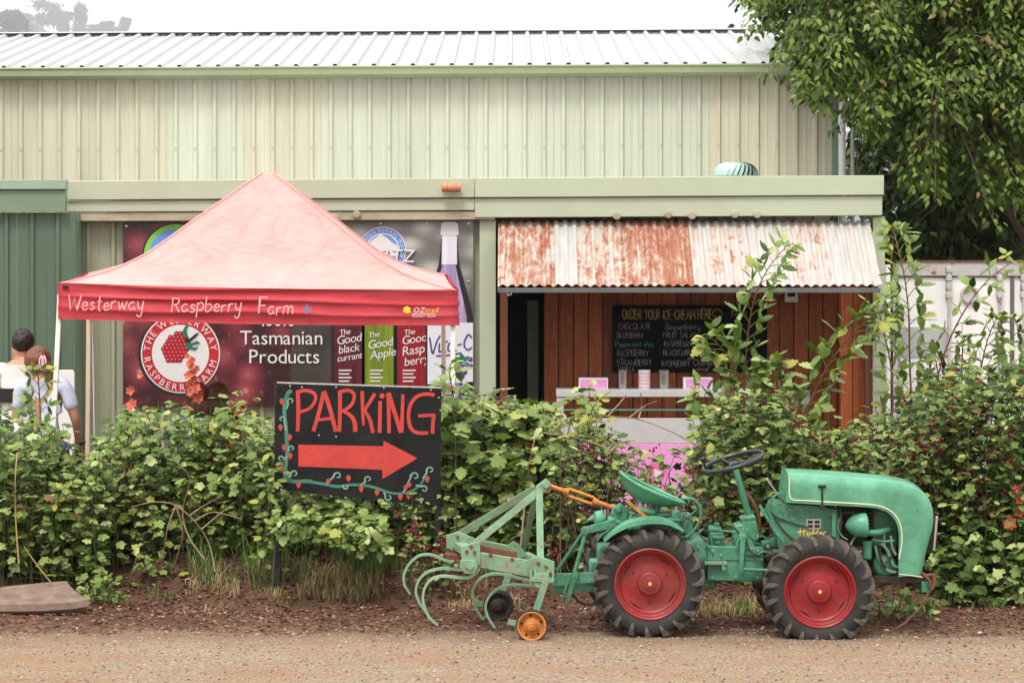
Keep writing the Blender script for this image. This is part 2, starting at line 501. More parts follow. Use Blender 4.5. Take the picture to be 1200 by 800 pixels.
def leaf_mat(name, c, back, var=0.3, spot=None):
    m, n, l, b = new_mat(name)
    v = coords(n, l, True)
    f = noise_tex(n, l, v, 9.0, 6, 0.65)
    cc = ramp(n, l, f, [(0.3, tuple(x * (1 - var) for x in c)), (0.7, tuple(x * (1 + var) for x in c))])
    oi = n.new("ShaderNodeObjectInfo")
    cc = mix(n, l, 1.0, cc, ramp(n, l, oi.outputs["Random"], [(0, 0.8), (1, 1.15)]), 'MULTIPLY')
    if spot:
        s = ramp(n, l, noise_tex(n, l, v, 45, 4, 0.6), [(0.62, 0.0), (0.70, 0.85)])
        cc = mix(n, l, s, cc, spot)
    g = n.new("ShaderNodeNewGeometry")
    cc = mix(n, l, g.outputs["Backfacing"], cc, back)
    l.new(cc, b.inputs["Base Color"])
    b.inputs["Roughness"].default_value = 0.48
    b.inputs["Specular IOR Level"].default_value = 0.2
    tr = n.new("ShaderNodeBsdfTranslucent")
    l.new(mix(n, l, 0.5, cc, (c[0] * 1.3, c[1] * 1.6, c[2] * 0.6)), tr.inputs["Color"])
    ms = n.new("ShaderNodeMixShader")
    ms.inputs[0].default_value = 0.16
    l.new(b.outputs[0], ms.inputs[1])
    l.new(tr.outputs[0], ms.inputs[2])
    l.new(ms.outputs[0], n["Material Output"].inputs["Surface"])
    return m


LEAF = [
    leaf_mat("leaf mid green", (0.062, 0.130, 0.008), (0.13, 0.195, 0.045), 0.4),
    leaf_mat("leaf light green", (0.145, 0.235, 0.020), (0.21, 0.28, 0.08), 0.4),
    leaf_mat("leaf yellow green", (0.31, 0.31, 0.020), (0.31, 0.32, 0.07), 0.35, (0.36, 0.15, 0.03)),
    leaf_mat("leaf deep green", (0.018, 0.048, 0.004), (0.06, 0.10, 0.022), 0.4),
    leaf_mat("leaf pale backed", (0.26, 0.345, 0.070), (0.37, 0.43, 0.17), 0.3),
    leaf_mat("leaf autumn brown", (0.26, 0.075, 0.022), (0.28, 0.14, 0.07), 0.4, (0.10, 0.05, 0.02)),
]
TREE_LEAF = [  # bright and dark copies put front light and shade into the leaf colour
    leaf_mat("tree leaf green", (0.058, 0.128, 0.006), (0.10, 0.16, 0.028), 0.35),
    leaf_mat("tree leaf lit tone", (0.125, 0.220, 0.013), (0.17, 0.245, 0.05), 0.4),
    leaf_mat("tree leaf shade tone", (0.013, 0.034, 0.003), (0.03, 0.052, 0.01), 0.35),
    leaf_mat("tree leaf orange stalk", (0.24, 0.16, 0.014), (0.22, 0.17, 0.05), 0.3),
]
FAR_LEAF = leaf_mat("far tree foliage", (0.055, 0.085, 0.04), (0.08, 0.11, 0.06), 0.3)
GRASS_GREEN = leaf_mat("green grass blade", (0.12, 0.20, 0.045), (0.14, 0.22, 0.06), 0.3)
GRASS_DRY = leaf_mat("dry grass blade", (0.40, 0.29, 0.13), (0.42, 0.31, 0.16), 0.3)


def wood_mat():
    m, n, l, b = new_mat("stained cedar plank")
    v = coords(n, l, True, (9, 9, 0.55))
    f = noise_tex(n, l, v, 5, 9, 0.7, 1.2)
    cc = ramp(n, l, f, [(0.25, (0.09, 0.018, 0.005)), (0.5, (0.37, 0.085, 0.014)), (0.8, (0.56, 0.175, 0.038))])
    oi = n.new("ShaderNodeObjectInfo")
    cc = mix(n, l, 1.0, cc, ramp(n, l, oi.outputs["Random"], [(0, 0.55), (1, 1.25)]), 'MULTIPLY')
    l.new(cc, b.inputs["Base Color"])
    b.inputs["Roughness"].default_value = 0.55
    bump(n, l, b, f, 0.2, 0.006)
    return m


M['plank'] = wood_mat()


def rust_sheet_mat():
    """whitewashed corrugated iron; the object's own property says how rusted that sheet is"""
    m, n, l, b = new_mat("whitewashed rusty iron")
    at = n.new("ShaderNodeAttribute"); at.attribute_type = 'OBJECT'; at.attribute_name = 'rust'
    v = coords(n, l, True, (13.0, 1.0, 0.9))
    a = noise_tex(n, l, v, 1.6, 9, 0.68, 0.6)
    v2 = coords(n, l, True, (6.5, 1.0, 5.5))
    a2 = noise_tex(n, l, v2, 2.0, 8, 0.7, 0.9)
    mx = n.new("ShaderNodeMath"); mx.operation = 'MULTIPLY_ADD'
    l.new(a2, mx.inputs[0]); mx.inputs[1].default_value = 0.55
    m2 = n.new("ShaderNodeMath"); m2.operation = 'MULTIPLY'; l.new(a, m2.inputs[0]); m2.inputs[1].default_value = 0.45
    l.new(m2.outputs[0], mx.inputs[2])
    sb = n.new("ShaderNodeMath"); sb.operation = 'SUBTRACT'
    l.new(mx.outputs[0], sb.inputs[0])
    th = n.new("ShaderNodeMapRange")
    th.inputs["To Min"].default_value = 0.66; th.inputs["To Max"].default_value = 0.32
    l.new(at.outputs["Fac"], th.inputs["Value"])
    l.new(th.outputs[0], sb.inputs[1])
    fac = ramp(n, l, sb.outputs[0], [(0.0, 0.0), (0.03, 0.5), (0.10, 0.95)])
    soft = ramp(n, l, sb.outputs[0], [(0.0, 0.0), (0.12, 1.0)])
    rust = ramp(n, l, a2, [(0.3, (0.16, 0.045, 0.020)), (0.5, (0.31, 0.092, 0.036)), (0.7, (0.20, 0.055, 0.024))])
    base = ramp(n, l, noise_tex(n, l, v, 3, 6, 0.6), [(0.3, (0.33, 0.32, 0.30)), (0.7, (0.47, 0.465, 0.45))])
    tint = ramp(n, l, sb.outputs[0], [(0.0, 0.0), (0.5, 0.0)])
    halo_in = n.new("ShaderNodeMath"); halo_in.operation = 'ADD'; l.new(sb.outputs[0], halo_in.inputs[0]); halo_in.inputs[1].default_value = 0.10
    halo = ramp(n, l, halo_in.outputs[0], [(0.0, 0.0), (0.12, 0.45)])
    base = mix(n, l, halo, base, (0.50, 0.33, 0.22))
    cc = mix(n, l, fac, base, rust)
    l.new(cc, b.inputs["Base Color"])
    b.inputs["Roughness"].default_value = 0.6
    bump(n, l, b, noise_tex(n, l, v, 20, 6, 0.6), 0.15, 0.006)
    return m


M['rust_sheet'] = rust_sheet_mat()


def tent_mat():
    m, n, l, b = new_mat("sun bleached pink tent cloth")
    v = coords(n, l, False)
    f = noise_tex(n, l, v, 1.6, 7, 0.6, 0.5)
    cc = ramp(n, l, f, [(0.3, (0.67, 0.325, 0.30)), (0.5, (0.71, 0.38, 0.352)), (0.72, (0.735, 0.425, 0.395))])
    l.new(cc, b.inputs["Base Color"])
    b.inputs["Roughness"].default_value = 0.8
    b.inputs["Specular IOR Level"].default_value = 0.2
    st = ramp(n, l, noise_tex(n, l, v, 3.2, 8, 0.7, 0.8), [(0.58, 0.0), (0.74, 0.25)])
    cc = mix(n, l, st, cc, (0.66, 0.27, 0.16))
    l.new(cc, b.inputs["Base Color"])
    bump(n, l, b, noise_tex(n, l, v, 3.6, 6, 0.6, 1.6), 0.75, 0.07)
    tr = n.new("ShaderNodeBsdfTranslucent"); l.new(cc, tr.inputs["Color"])
    ms = n.new("ShaderNodeMixShader"); ms.inputs[0].default_value = 0.15
    l.new(b.outputs[0], ms.inputs[1]); l.new(tr.outputs[0], ms.inputs[2])
    l.new(ms.outputs[0], n["Material Output"].inputs["Surface"])
    return m


M['tent'] = tent_mat()


def berry_print_mat():
    m, n, l, b = new_mat("printed berry close up")
    v = coords(n, l, False, (1, 1, 1))
    vo = n.new("ShaderNodeTexVoronoi"); vo.feature = 'SMOOTH_F1'
    vo.inputs["Scale"].default_value = 3.3
    vo.inputs["Smoothness"].default_value = 0.25
    l.new(v, vo.inputs["Vector"])
    big = noise_tex(n, l, v, 1.3, 3, 0.5)
    cc = ramp(n, l, vo.outputs["Distance"], [(0.03, (0.62, 0.30, 0.30)), (0.14, (0.30, 0.055, 0.065)), (0.36, (0.15, 0.02, 0.03)), (0.62, (0.035, 0.008, 0.010))])
    s = ramp(n, l, noise_tex(n, l, v, 16, 5, 0.6), [(0.6, 0.0), (0.72, 0.45)])
    cc = mix(n, l, s, cc, (0.42, 0.22, 0.22))
    cc = mix(n, l, ramp(n, l, big, [(0.45, 0.0), (0.70, 0.6)]), cc, (0.06, 0.018, 0.020))
    l.new(cc, b.inputs["Base Color"])
    b.inputs["Roughness"].default_value = 0.4
    return m


def stone_print_mat():
    m, n, l, b = new_mat("printed grey pebbles")
    v = coords(n, l, False, (1, 1, 1.7))
    vo = n.new("ShaderNodeTexVoronoi"); vo.feature = 'SMOOTH_F1'
    vo.inputs["Scale"].default_value = 3.6
    vo.inputs["Smoothness"].default_value = 0.5
    l.new(v, vo.inputs["Vector"])
    tc = n.new("ShaderNodeTexCoord")
    sp = n.new("ShaderNodeSeparateXYZ"); l.new(tc.outputs["Object"], sp.inputs[0])
    cc = ramp(n, l, vo.outputs["Distance"], [(0.03, (0.62, 0.60, 0.56)), (0.22, (0.44, 0.43, 0.40)), (0.5, (0.22, 0.21, 0.19)), (0.7, (0.14, 0.13, 0.12))])
    lo = ramp(n, l, noise_tex(n, l, v, 3, 5, 0.6), [(0.3, (0.030, 0.024, 0.020)), (0.7, (0.075, 0.062, 0.052))])
    h = n.new("ShaderNodeMapRange")
    h.inputs["From Min"].default_value = 1.75; h.inputs["From Max"].default_value = 2.15
    l.new(sp.outputs["Z"], h.inputs["Value"])
    cc = mix(n, l, h.outputs[0], lo, cc)
    l.new(cc, b.inputs["Base Color"])
    b.inputs["Roughness"].default_value = 0.35
    return m


M['berry_print'] = berry_print_mat()
M['stone_print'] = stone_print_mat()


def smoothstep(a, b, x):
    t = max(0.0, min(1.0, (x - a) / (b - a)))
    return t * t * (3 - 2 * t)
# ------------------------------------------------------------------ ground
def berm(x, y):
    a = 17.55 + 0.22 * noise.noise((x * 0.7, 3.1, 0.0))
    b = 0.27 + 0.05 * noise.noise((x * 0.9, 8.2, 0.0))
    if x > 2.2: b *= 1 - 0.55 * smoothstep(2.2, 3.1, x)
    if x < -2.2: a += 0.35 * smoothstep(-2.2, -3.0, x)
    return b * smoothstep(a, a + 0.95, y) * (1 - smoothstep(19.2, 20.2, y))


def gz(x, y):
    z = berm(x, y)
    if 13 < y < 21 and abs(x) < 7:
        k = smoothstep(16.4, 17.2, y)
        z += k * 0.022 * noise.fractal((x * 3.0, y * 3.0, 0.0), 0.8, 2.0, 4)
        z += 0.006 * noise.noise((x * 1.3, y * 1.3, 5.0))
    return z


def ground_mat():
    m, n, l, b = new_mat("mulchy dirt")
    v = coords(n, l, False)
    f1 = noise_tex(n, l, v, 1.4, 8, 0.6)
    f2 = noise_tex(n, l, v, 14, 10, 0.75)
    f3 = noise_tex(n, l, v, 70, 6, 0.7)
    c = ramp(n, l, f2, [(0.3, (0.045, 0.021, 0.013)), (0.5, (0.100, 0.050, 0.032)), (0.72, (0.175, 0.10, 0.065))])
    c = mix(n, l, ramp(n, l, f1, [(0.45, 0.0), (0.65, 0.6)]), c, (0.15, 0.09, 0.055))
    c = mix(n, l, 0.6, c, ramp(n, l, f3, [(0.3, 0.55), (0.7, 1.3)]), 'MULTIPLY')
    # road dust carried on to the foot of the bank
    sp = n.new("ShaderNodeSeparateXYZ"); l.new(v, sp.inputs[0])
    ad = n.new("ShaderNodeMath"); ad.operation = 'MULTIPLY_ADD'; ad.inputs[1].default_value = 1.3
    l.new(noise_tex(n, l, v, 3.0, 8, 0.7), ad.inputs[0]); l.new(sp.outputs["Y"], ad.inputs[2])
    dm = n.new("ShaderNodeMapRange"); dm.inputs["From Min"].default_value = 16.95; dm.inputs["From Max"].default_value = 17.75
    dm.inputs["To Min"].default_value = 0.75; dm.inputs["To Max"].default_value = 0.0
    l.new(ad.outputs[0], dm.inputs["Value"])
    c = mix(n, l, dm.outputs[0], c, ramp(n, l, f2, [(0.3, (0.13, 0.08, 0.05)), (0.7, (0.29, 0.19, 0.12))]))
    l.new(c, b.inputs["Base Color"])
    b.inputs["Roughness"].default_value = 0.95
    b.inputs["Specular IOR Level"].default_value = 0.15
    bump(n, l, b, f3, 0.6, 0.015)
    return m


def gravel_mat():
    m, n, l, b = new_mat("tan gravel")
    v = coords(n, l, False)
    f1 = noise_tex(n, l, coords(n, l, False, (0.55, 2.2, 1)), 1.6, 9, 0.68)
    vo = n.new("ShaderNodeTexVoronoi"); vo.inputs["Scale"].default_value = 75; l.new(v, vo.inputs["Vector"])
    f3 = noise_tex(n, l, v, 45, 8, 0.75)
    c = ramp(n, l, f3, [(0.30, (0.10, 0.073, 0.051)), (0.5, (0.255, 0.188, 0.130)), (0.72, (0.41, 0.34, 0.265))])
    c = mix(n, l, 0.45, c, vo.outputs["Color"], 'SOFT_LIGHT')
    c = mix(n, l, ramp(n, l, f1, [(0.42, 0.0), (0.62, 0.7)]), c, (0.25, 0.145, 0.080))
    # crumbs of dark bank soil trodden on to the road
    sp = n.new("ShaderNodeSeparateXYZ"); l.new(v, sp.inputs[0])
    ad = n.new("ShaderNodeMath"); ad.operation = 'MULTIPLY_ADD'; ad.inputs[1].default_value = 1.5
    l.new(noise_tex(n, l, v, 2.6, 10, 0.72), ad.inputs[0]); l.new(sp.outputs["Y"], ad.inputs[2])
    dm = n.new("ShaderNodeMapRange"); dm.inputs["From Min"].default_value = 16.6; dm.inputs["From Max"].default_value = 17.35
    dm.inputs["To Min"].default_value = 0.0; dm.inputs["To Max"].default_value = 0.9
    l.new(ad.outputs[0], dm.inputs["Value"])
    c = mix(n, l, dm.outputs[0], c, ramp(n, l, f3, [(0.3, (0.09, 0.05, 0.033)), (0.7, (0.22, 0.14, 0.095))]))
    l.new(c, b.inputs["Base Color"])
    b.inputs["Roughness"].default_value = 0.95
    b.inputs["Specular IOR Level"].default_value = 0.15
    bump(n, l, b, f3, 0.5, 0.012)
    return m


M['ground'] = ground_mat()
M['gravel'] = gravel_mat()


def grid_mesh(xs, ys, fz):  # mostly dark leaves: its shade is put into the colour
    mb = MB()
    nx = len(xs)
    mb.v = [(x, y, fz(x, y)) for y in ys for x in xs]
    for j in range(len(ys) - 1):
        for i in range(nx - 1):
            mb.f.append((j * nx + i, j * nx + i + 1, (j + 1) * nx + i + 1, (j + 1) * nx + i)); mb.m.append(0)
    return mb


fine = [i * 0.05 - 4.6 for i in range(185)]
gx = [-4000, -1500, -500, -150, -50, -20, -10, -6] + fine + [6, 10, 20, 50, 150, 500, 1500, 4000]
gy = [-800, -100, -20, 0, 8, 12, 13.5] + [14 + i * 0.05 for i in range(128)] + [20.7, 21.5, 24, 28, 40, 80, 200, 600, 1500, 4000]
g = grid_mesh(gx, gy, lambda x, y: gz(x, y)).build("ground", M['ground'], loc=(0, 0, 0), angle=3)
tag(g, kind='structure')


def road_edge(x):
    return 16.52 + 0.17 * noise.noise((x * 0.8, 1.7, 0)) + 0.12 * noise.noise((x * 3.1, 2.2, 0)) + 0.05 * noise.noise((x * 13.0, 4.2, 0)) - 0.02 * x


rx = [-200, -40, -12, -6] + [i * 0.03 - 4.5 for i in range(301)] + [6, 12, 40, 200]
mb = MB()
nr = 24
for x in rx:
    e = road_edge(x)
    for j in range(nr):
        t = j / (nr - 1)
        y = e - (1 - t) ** 1.6 * 12
        mb.v.append((x, y, gz(x, y) + 0.006 - 0.004 * (t > 0.99)))
for i in range(len(rx) - 1):
    for j in range(nr - 1):
        mb.f.append((i * nr + j, (i + 1) * nr + j, (i + 1) * nr + j + 1, i * nr + j + 1)); mb.m.append(0)
tag(mb.build("gravel_road", M['gravel'], loc=(0, 0, 0), angle=3), kind='structure')

# loose stones on the road
STONE = [mat("stone %d" % i, c, 0.9, 0, 0.2, 20, 0.2, 80, spec=0.2) for i, c in enumerate([(0.34, 0.26, 0.19), (0.16, 0.13, 0.105), (0.36, 0.31, 0.255), (0.085, 0.072, 0.062), (0.32, 0.17, 0.10)])]
OCT_F = [(0, 2, 4), (2, 1, 4), (1, 3, 4), (3, 0, 4), (2, 0, 5), (1, 2, 5), (3, 1, 5), (0, 3, 5)]
mb = MB()
for i in range(11000):
    y = 14.2 + (RND.random() ** 0.9) * 2.7
    x = U(-1, 1) * (0.21 * y + 0.2)
    if y > road_edge(x) + U(-0.05, 0.45) * U(0, 1): continue
    s = 0.0035 + 0.008 * RND.random() ** 3
    if RND.random() < 0.05: s *= 1.7
    a = U(0, PI)
    ca, sa = math.cos(a) * s, math.sin(a) * s
    z = gz(x, y) + 0.006 + s * 0.2
    k, q = U(0.6, 1), U(0.5, 0.8) * s
    j = lambda: U(0.75, 1.25)
    mb.add([(x + ca * j(), y + sa * j(), z), (x - ca * j(), y - sa * j(), z), (x - sa * k, y + ca * k, z), (x + sa * k * j(), y - ca * k, z), (x + U(-.3, .3) * s, y, z + q), (x, y, z - q)], OCT_F, RND.choice((0, 0, 0, 1, 1, 2, 2, 3, 4)))
tag(mb.build("loose_gravel", STONE, loc=(0, 0, 0), smooth=False), kind='stuff')

# leaf litter and bark on the bank
LIT = [mat("litter %d" % i, c, 0.9, 0, 0.3, 20, 0) for i, c in enumerate([(0.12, 0.05, 0.032), (0.19, 0.095, 0.06), (0.055, 0.028, 0.019), (0.34, 0.22, 0.14), (0.20, 0.045, 0.030), (0.36, 0.29, 0.22)])]
mb = MB()
for i in range(26000):
    y = 16.15 + RND.random() ** 0.8 * 2.7
    x = U(-1, 1) * 3.95
    if y < road_edge(x) and RND.random() < 0.45 + (road_edge(x) - y) * 2.2: continue
    L = U(0.006, 0.02) * (1.5 if RND.random() < 0.15 else 1)
    w = L * U(0.25, 0.8)
    a = U(0, 2 * PI)
    d = Vector((math.cos(a), math.sin(a), U(-.35, .35)))
    s = Vector((-math.sin(a), math.cos(a), U(-.4, .4)))
    c = Vector((x, y, gz(x, y) + 0.004 + RND.random() * 0.012))
    up = Vector((0, 0, L * U(0, .35)))
    mb.add([c - d * L, c + s * w + up, c + d * L, c - s * w + up * 0.3], [(0, 1, 2), (0, 2, 3)], RND.choice((0, 0, 0, 1, 1, 1, 2, 2, 2, 3, 4, 4)) if i % 40 else 5)
tag(mb.build("leaf_litter", LIT, loc=(0, 0, 0), smooth=False), kind='stuff')

# far hill and hazy trees behind the roof
mb = grid_mesh([-3300 + i * 165 for i in range(36)], [3675 + i * 90 for i in range(28)],
               lambda x, y: -1 + (384 + 20 * noise.noise((x * 0.0027, y * 0.0027, 1))) * smoothstep(3750, 4485, y) * (1 - smoothstep(-720, -390, x) * 0.45))
tag(mb.build("hill", mat("hill scrub", (0.06, 0.075, 0.035), 0.95, 0, 0.3, 0.05, 0), loc=(0, 0, 0), angle=3), kind='structure')

# rock slab at the left edge of the road
def slab():
    out = [(-30, 706), (-8, 694), (18, 687), (48, 682), (72, 681), (84, 688), (96, 697), (108, 705), (92, 708), (70, 709), (40, 708), (8, 708)]
    mb = MB()
    b = P(40, 708, 17.45)
    top, bot = [], []
    pts = [(-0.46, 0.06), (-0.40, 0.30), (-0.22, 0.42), (0.0, 0.50), (0.14, 0.50), (0.20, 0.36), (0.28, 0.2), (0.375, 0.02), (0.27, -0.02), (0.08, -0.05), (-0.14, -0.03), (-0.34, -0.02)]
    rnd = random.Random(3)
    n = len(pts)
    zt = lambda x, y: 0.085 + 0.16 * y + 0.03 * x + 0.014 * noise.noise((x * 9, y * 9, 0))
    x0, y0 = -3.25, 17.35
    for x, y in pts:
        top.append((x0 + x, y0 + y, zt(x, y)))
        bot.append((x0 + x * 0.86, y0 + 0.2 + (y - 0.2) * 0.78, 0.0 + 0.10 * y))
    mid = [(x0 + x * 1.01, y0 + y * 1.01 - 0.006, zt(x, y) - 0.045) for x, y in pts]
    inner = [(x0 + x * 0.6 + 0.01, y0 + 0.2 + (y - 0.2) * 0.6, zt(x * 0.6, 0.2 + (y - 0.2) * 0.6) + 0.006) for x, y in pts]
    vs = inner + top + mid + bot
    fs = [tuple(range(n))[::-1]]
    for k in range(3):
        for i in range(n):
            j = (i + 1) % n
            fs.append((k * n + i, k * n + j, (k + 1) * n + j, (k + 1) * n + i))
    mb.add(vs, fs)
    m = mat("weathered slab", (0.21, 0.145, 0.11), 0.9, 0, 0.35, 9, 0.8, 25, stain=(0.13, 0.08, 0.055), sscale=12, samt=0.7)
    o = mb.build("stone_slab", m, loc=(x0, y0, 0), angle=0.5)
    tag(o, "flat brown stone slab lying at the edge of the gravel", "stone slab")


slab()

# ------------------------------------------------------------------ sheet metal
def sheet(mb, x0, x1, prof, path, step, mi=0, tilt=0.0):
    """corrugated sheet: profile prof(x) lifts along the normal, path [(y, z)] runs down the sheet"""
    nx = max(2, int(round((x1 - x0) / step)))
    xs = [x0 + (x1 - x0) * i / nx for i in range(nx + 1)]
    vs = []
    for k, (y, z) in enumerate(path):
        a, b_ = path[max(0, k - 1)], path[min(len(path) - 1, k + 1)]
        t = Vector((0, b_[0] - a[0], b_[1] - a[1])).normalized()
        nrm = Vector((1, 0, 0)).cross(t)
        if nrm.y > 0 and abs(nrm.y) > abs(nrm.z) or (nrm.z < 0 and abs(nrm.z) >= abs(nrm.y)): nrm.negate()
        for x in xs:
            o = prof(x)
            vs.append(Vector((x, y, z + tilt * x)) + nrm * o)
    n1 = nx + 1
    fs = []
    for k in range(len(path) - 1):
        for i in range(nx):
            fs.append((k * n1 + i, k * n1 + i + 1, (k + 1) * n1 + i + 1, (k + 1) * n1 + i))
    return mb.add(vs, fs, mi)


def trap_sheet(mb, x0, x1, pitch, x_ref, path, h=0.03, base=0.07, top=0.03, mi=0, tilt=0.0, thick=True):
    """sheet with trapezoid ribs every pitch; exact corner positions"""
    xs = [(x0, 0.0)]
    k = math.floor((x0 - x_ref) / pitch)
    while True:
        c = x_ref + k * pitch
        if c - base / 2 > x1: break
        for dx, hh in ((-base / 2, 0), (-top / 2, h), (top / 2, h), (base / 2, 0)):
            if x0 < c + dx < x1: xs.append((c + dx, hh))
        # shallow stiffener between ribs
        for dx, hh in ((pitch * 0.42, 0), (pitch * 0.46, 0.004), (pitch * 0.54, 0.004), (pitch * 0.58, 0)):
            if x0 < c + dx < x1: xs.append((c + dx, hh))
        k += 1
    xs.append((x1, 0.0))
    xs.sort()
    vs, fs = [], []
    n1 = len(xs)
    for q, (y, z) in enumerate(path):
        a, b_ = path[max(0, q - 1)], path[min(len(path) - 1, q + 1)]
        t = Vector((0, b_[0] - a[0], b_[1] - a[1])).normalized()
        nrm = Vector((1, 0, 0)).cross(t)
        if (abs(nrm.y) > abs(nrm.z) and nrm.y > 0) or (abs(nrm.z) >= abs(nrm.y) and nrm.z < 0): nrm.negate()
        for x, hh in xs: vs.append(Vector((x, y, z + tilt * x)) + nrm * hh)
    for q in range(len(path) - 1):
        for i in range(n1 - 1):
            fs.append((q * n1 + i, q * n1 + i + 1, (q + 1) * n1 + i + 1, (q + 1) * n1 + i))
    return mb.add(vs, fs, mi)


# ------------------------------------------------------------------ the tall shed behind
TILT = 0.0055      # the shed lines climb slightly to the right in the photograph
SD = 26.5
shed = thing("metal_shed", "tall cream ribbed metal shed with white roof behind the shop front", "shed", (0, SD, 0))
pitch = 0.2005
xr = P(975, 0, SD).x
xl = -8.2
zt = P(600, 83, SD).z
x = xl
xref = P(2, 0, SD).x
edges = []
k = -6
while True:
    e = xref + k * pitch * 4 + pitch * 0.5
    if e > xr: break
    edges.append(e); k += 1
edges.append(xr)
for i in range(len(edges) - 1):
    mb = MB()
    trap_sheet(mb, edges[i], edges[i + 1] - 0.001, pitch, xref, [(SD, 0.0), (SD, zt)], 0.032, 0.062, 0.028, tilt=TILT)
    px = 600 + (edges[i] + edges[i + 1]) / 2 * F_PX / SD
    mint = (165 < px < 250) or (360 < px < 800)
    mb.build("wall_sheet", M['mint_metal'] if mint else M['cream_metal'], shed, smooth=False)
# lap line and screws
mb = MB()

zl = P(600, 172, SD).z
k = -30
while xref + k * pitch < xr:
    xx = xref + k * pitch
    if xx > -6: mb.cyl((xx, SD - 0.032, zl + TILT * xx), (xx, SD - 0.042, zl + TILT * xx), 0.010, 8)
    k += 1
tag(mb.build("screws", M['grey_pipe'], shed), kind='stuff')
mb = MB()
nx = P(975, 0, SD).x
mb.box((nx, SD - 0.05, 0), (nx + 0.06, SD + 0.1, zt + TILT * nx))
mb.build("corner_flashing", M['mid_green'], shed, bevel=0.004)
mb = MB()
mb.box((nx + 0.06, SD + 0.03, 0), (nx + 0.062, SD + 9, zt))
mb.build("side_wall", M['cream_metal'], shed)
# gutter: sage quad profile
mb = MB()
xg0, xg1 = -8.2, P(978, 0, SD - 0.2).x
yg = SD - 0.06
zg = P(600, 90, SD - 0.15).z
prof = [(0, 0), (-0.10, 0), (-0.135, 0.03), (-0.14, 0.085), (-0.155, 0.105), (-0.15, 0.118), (-0.13, 0.118), (-0.125, 0.02), (0, 0.018)]
vs = []
for xx in (xg0, xg1):
    for dy, dz in prof: vs.append((xx, yg + dy, zg + dz + TILT * xx))
n = len(prof)
fs = [(i, (i + 1) % n, n + (i + 1) % n, n + i) for i in range(n)] + [tuple(range(n))[::-1], tuple(range(n, 2 * n))]
mb.add(vs, fs)
mb.build("gutter", M['gutter_green'], shed, smooth=False)
# roof sheets
ry0, ry1 = SD - 0.14, SD + 4.1
rz0 = P(600, 78, ry0).z
rz1 = P(600, 39.5, ry1).z
redges = [xl + i * pitch * 4 for i in range(0, 60)]
redges = [e for e in redges if e < xr + 0.1] + [xr + 0.12]
for i in range(len(redges) - 1):
    mb = MB()
    trap_sheet(mb, redges[i], redges[i + 1] - 0.001, pitch, xref + 0.05, [(ry0, rz0), (ry1, rz1)], 0.036, 0.07, 0.03, tilt=TILT)
    mb.build("roof_sheet", M['roof_white'], shed, smooth=False)
mb = MB()
for (ya, yb, za, zb) in ((ry1 - 0.16, ry1 + 0.02, rz1 + 0.022, rz1 + 0.05), (ry1 + 0.02, ry1 + 0.2, rz1 + 0.05, rz1 + 0.02)):
    mb.add([(xl, ya, za + TILT * xl), (xr + .1, ya, za + TILT * xr), (xr + .1, yb, zb + TILT * xr), (xl, yb, zb + TILT * xl)], [(0, 1, 2, 3)])
mb.build("ridge_cap", M['roof_white'], shed, smooth=False)
mb = MB()
mb.box((xl, ry1 + 0.0, 0), (xr, ry1 + 0.02, rz1 - 0.05))
mb.build("back_wall", M['inner_shade'], shed)
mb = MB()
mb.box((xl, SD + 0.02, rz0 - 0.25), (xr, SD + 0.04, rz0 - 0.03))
mb.build("eave_shade_strip", M['inner_shade'], shed)  # dark strip painting in the shaded gap under the roof edge
mb = MB()
a = P(987, 112, SD - 0.1)
mb.cyl((a.x, a.y, 2.6), (a.x, a.y, a.z), 0.036, 14)
mb.build("downpipe", M['white_plastic'], shed)
mb = MB()
a = P(999, 52, SD - 0.1)
mb.cyl((a.x, a.y, 1.0), (a.x, a.y, a.z), 0.022, 12)
mb.cyl((a.x, a.y, a.z), (a.x, a.y, a.z + 0.03), 0.030, 12)
mb.build("vent_pipe", M['grey_pipe'], shed)

# ------------------------------------------------------------------ the lean-to shop
BD = 24.0
shop = thing("shop_building", "low sage green lean-to shop with an open serving bay and rusty awning", "shop", (0, BD, 0))
FD = BD - 0.16


def fascia(name, px0, px1, py0l, py1l, py0r, py1r, D, depth, m, parent=shop, bevel=0.006):
    mb = MB()
    a, b_, c, d = P(px0, py1l, D), P(px1, py1r, D), P(px1, py0r, D), P(px0, py0l, D)
    mb.prism([a, b_, c, d], depth)
    return mb.build(name, m, parent, bevel=bevel)


# two lengths of fascia: beige at the left, greener at the right
fascia("fascia_cap", 77, 556, 212, 234.5, 208.5, 231.5, FD - 0.05, 0.20, M['beige_sage'])
fascia("fascia_cap", 556.3, 1036, 208.5, 231.5, 205.5, 228.5, FD - 0.05, 0.20, M['sage'])
fascia("fascia_board", 77, 556, 235.5, 248.5, 232.5, 246.5, FD - 0.02, 0.15, M['beige_sage'])
fascia("fascia_board", 556.3, 1034, 232.5, 255, 229.5, 252.5, FD - 0.02, 0.15, M['sage'])
fascia("soffit_board", 75, 580, 249.2, 259.5, 247.5, 257.5, FD - 0.005, 0.14, M['dirty_beige'])
mb = MB()
za, zb = P(600, 212, BD).z, P(600, 186, SD).z
mb.add([(P(75, 0, BD).x, BD, za - 0.06), (P(1036, 0, BD).x, BD, za - 0.03), (P(1036, 0, BD).x, SD - 0.01, za + 0.04), (P(75, 0, BD).x, SD - 0.01, za + 0.02)], [(0, 1, 2, 3)])
mb.build("lean_roof", M['roof_white'], shop)
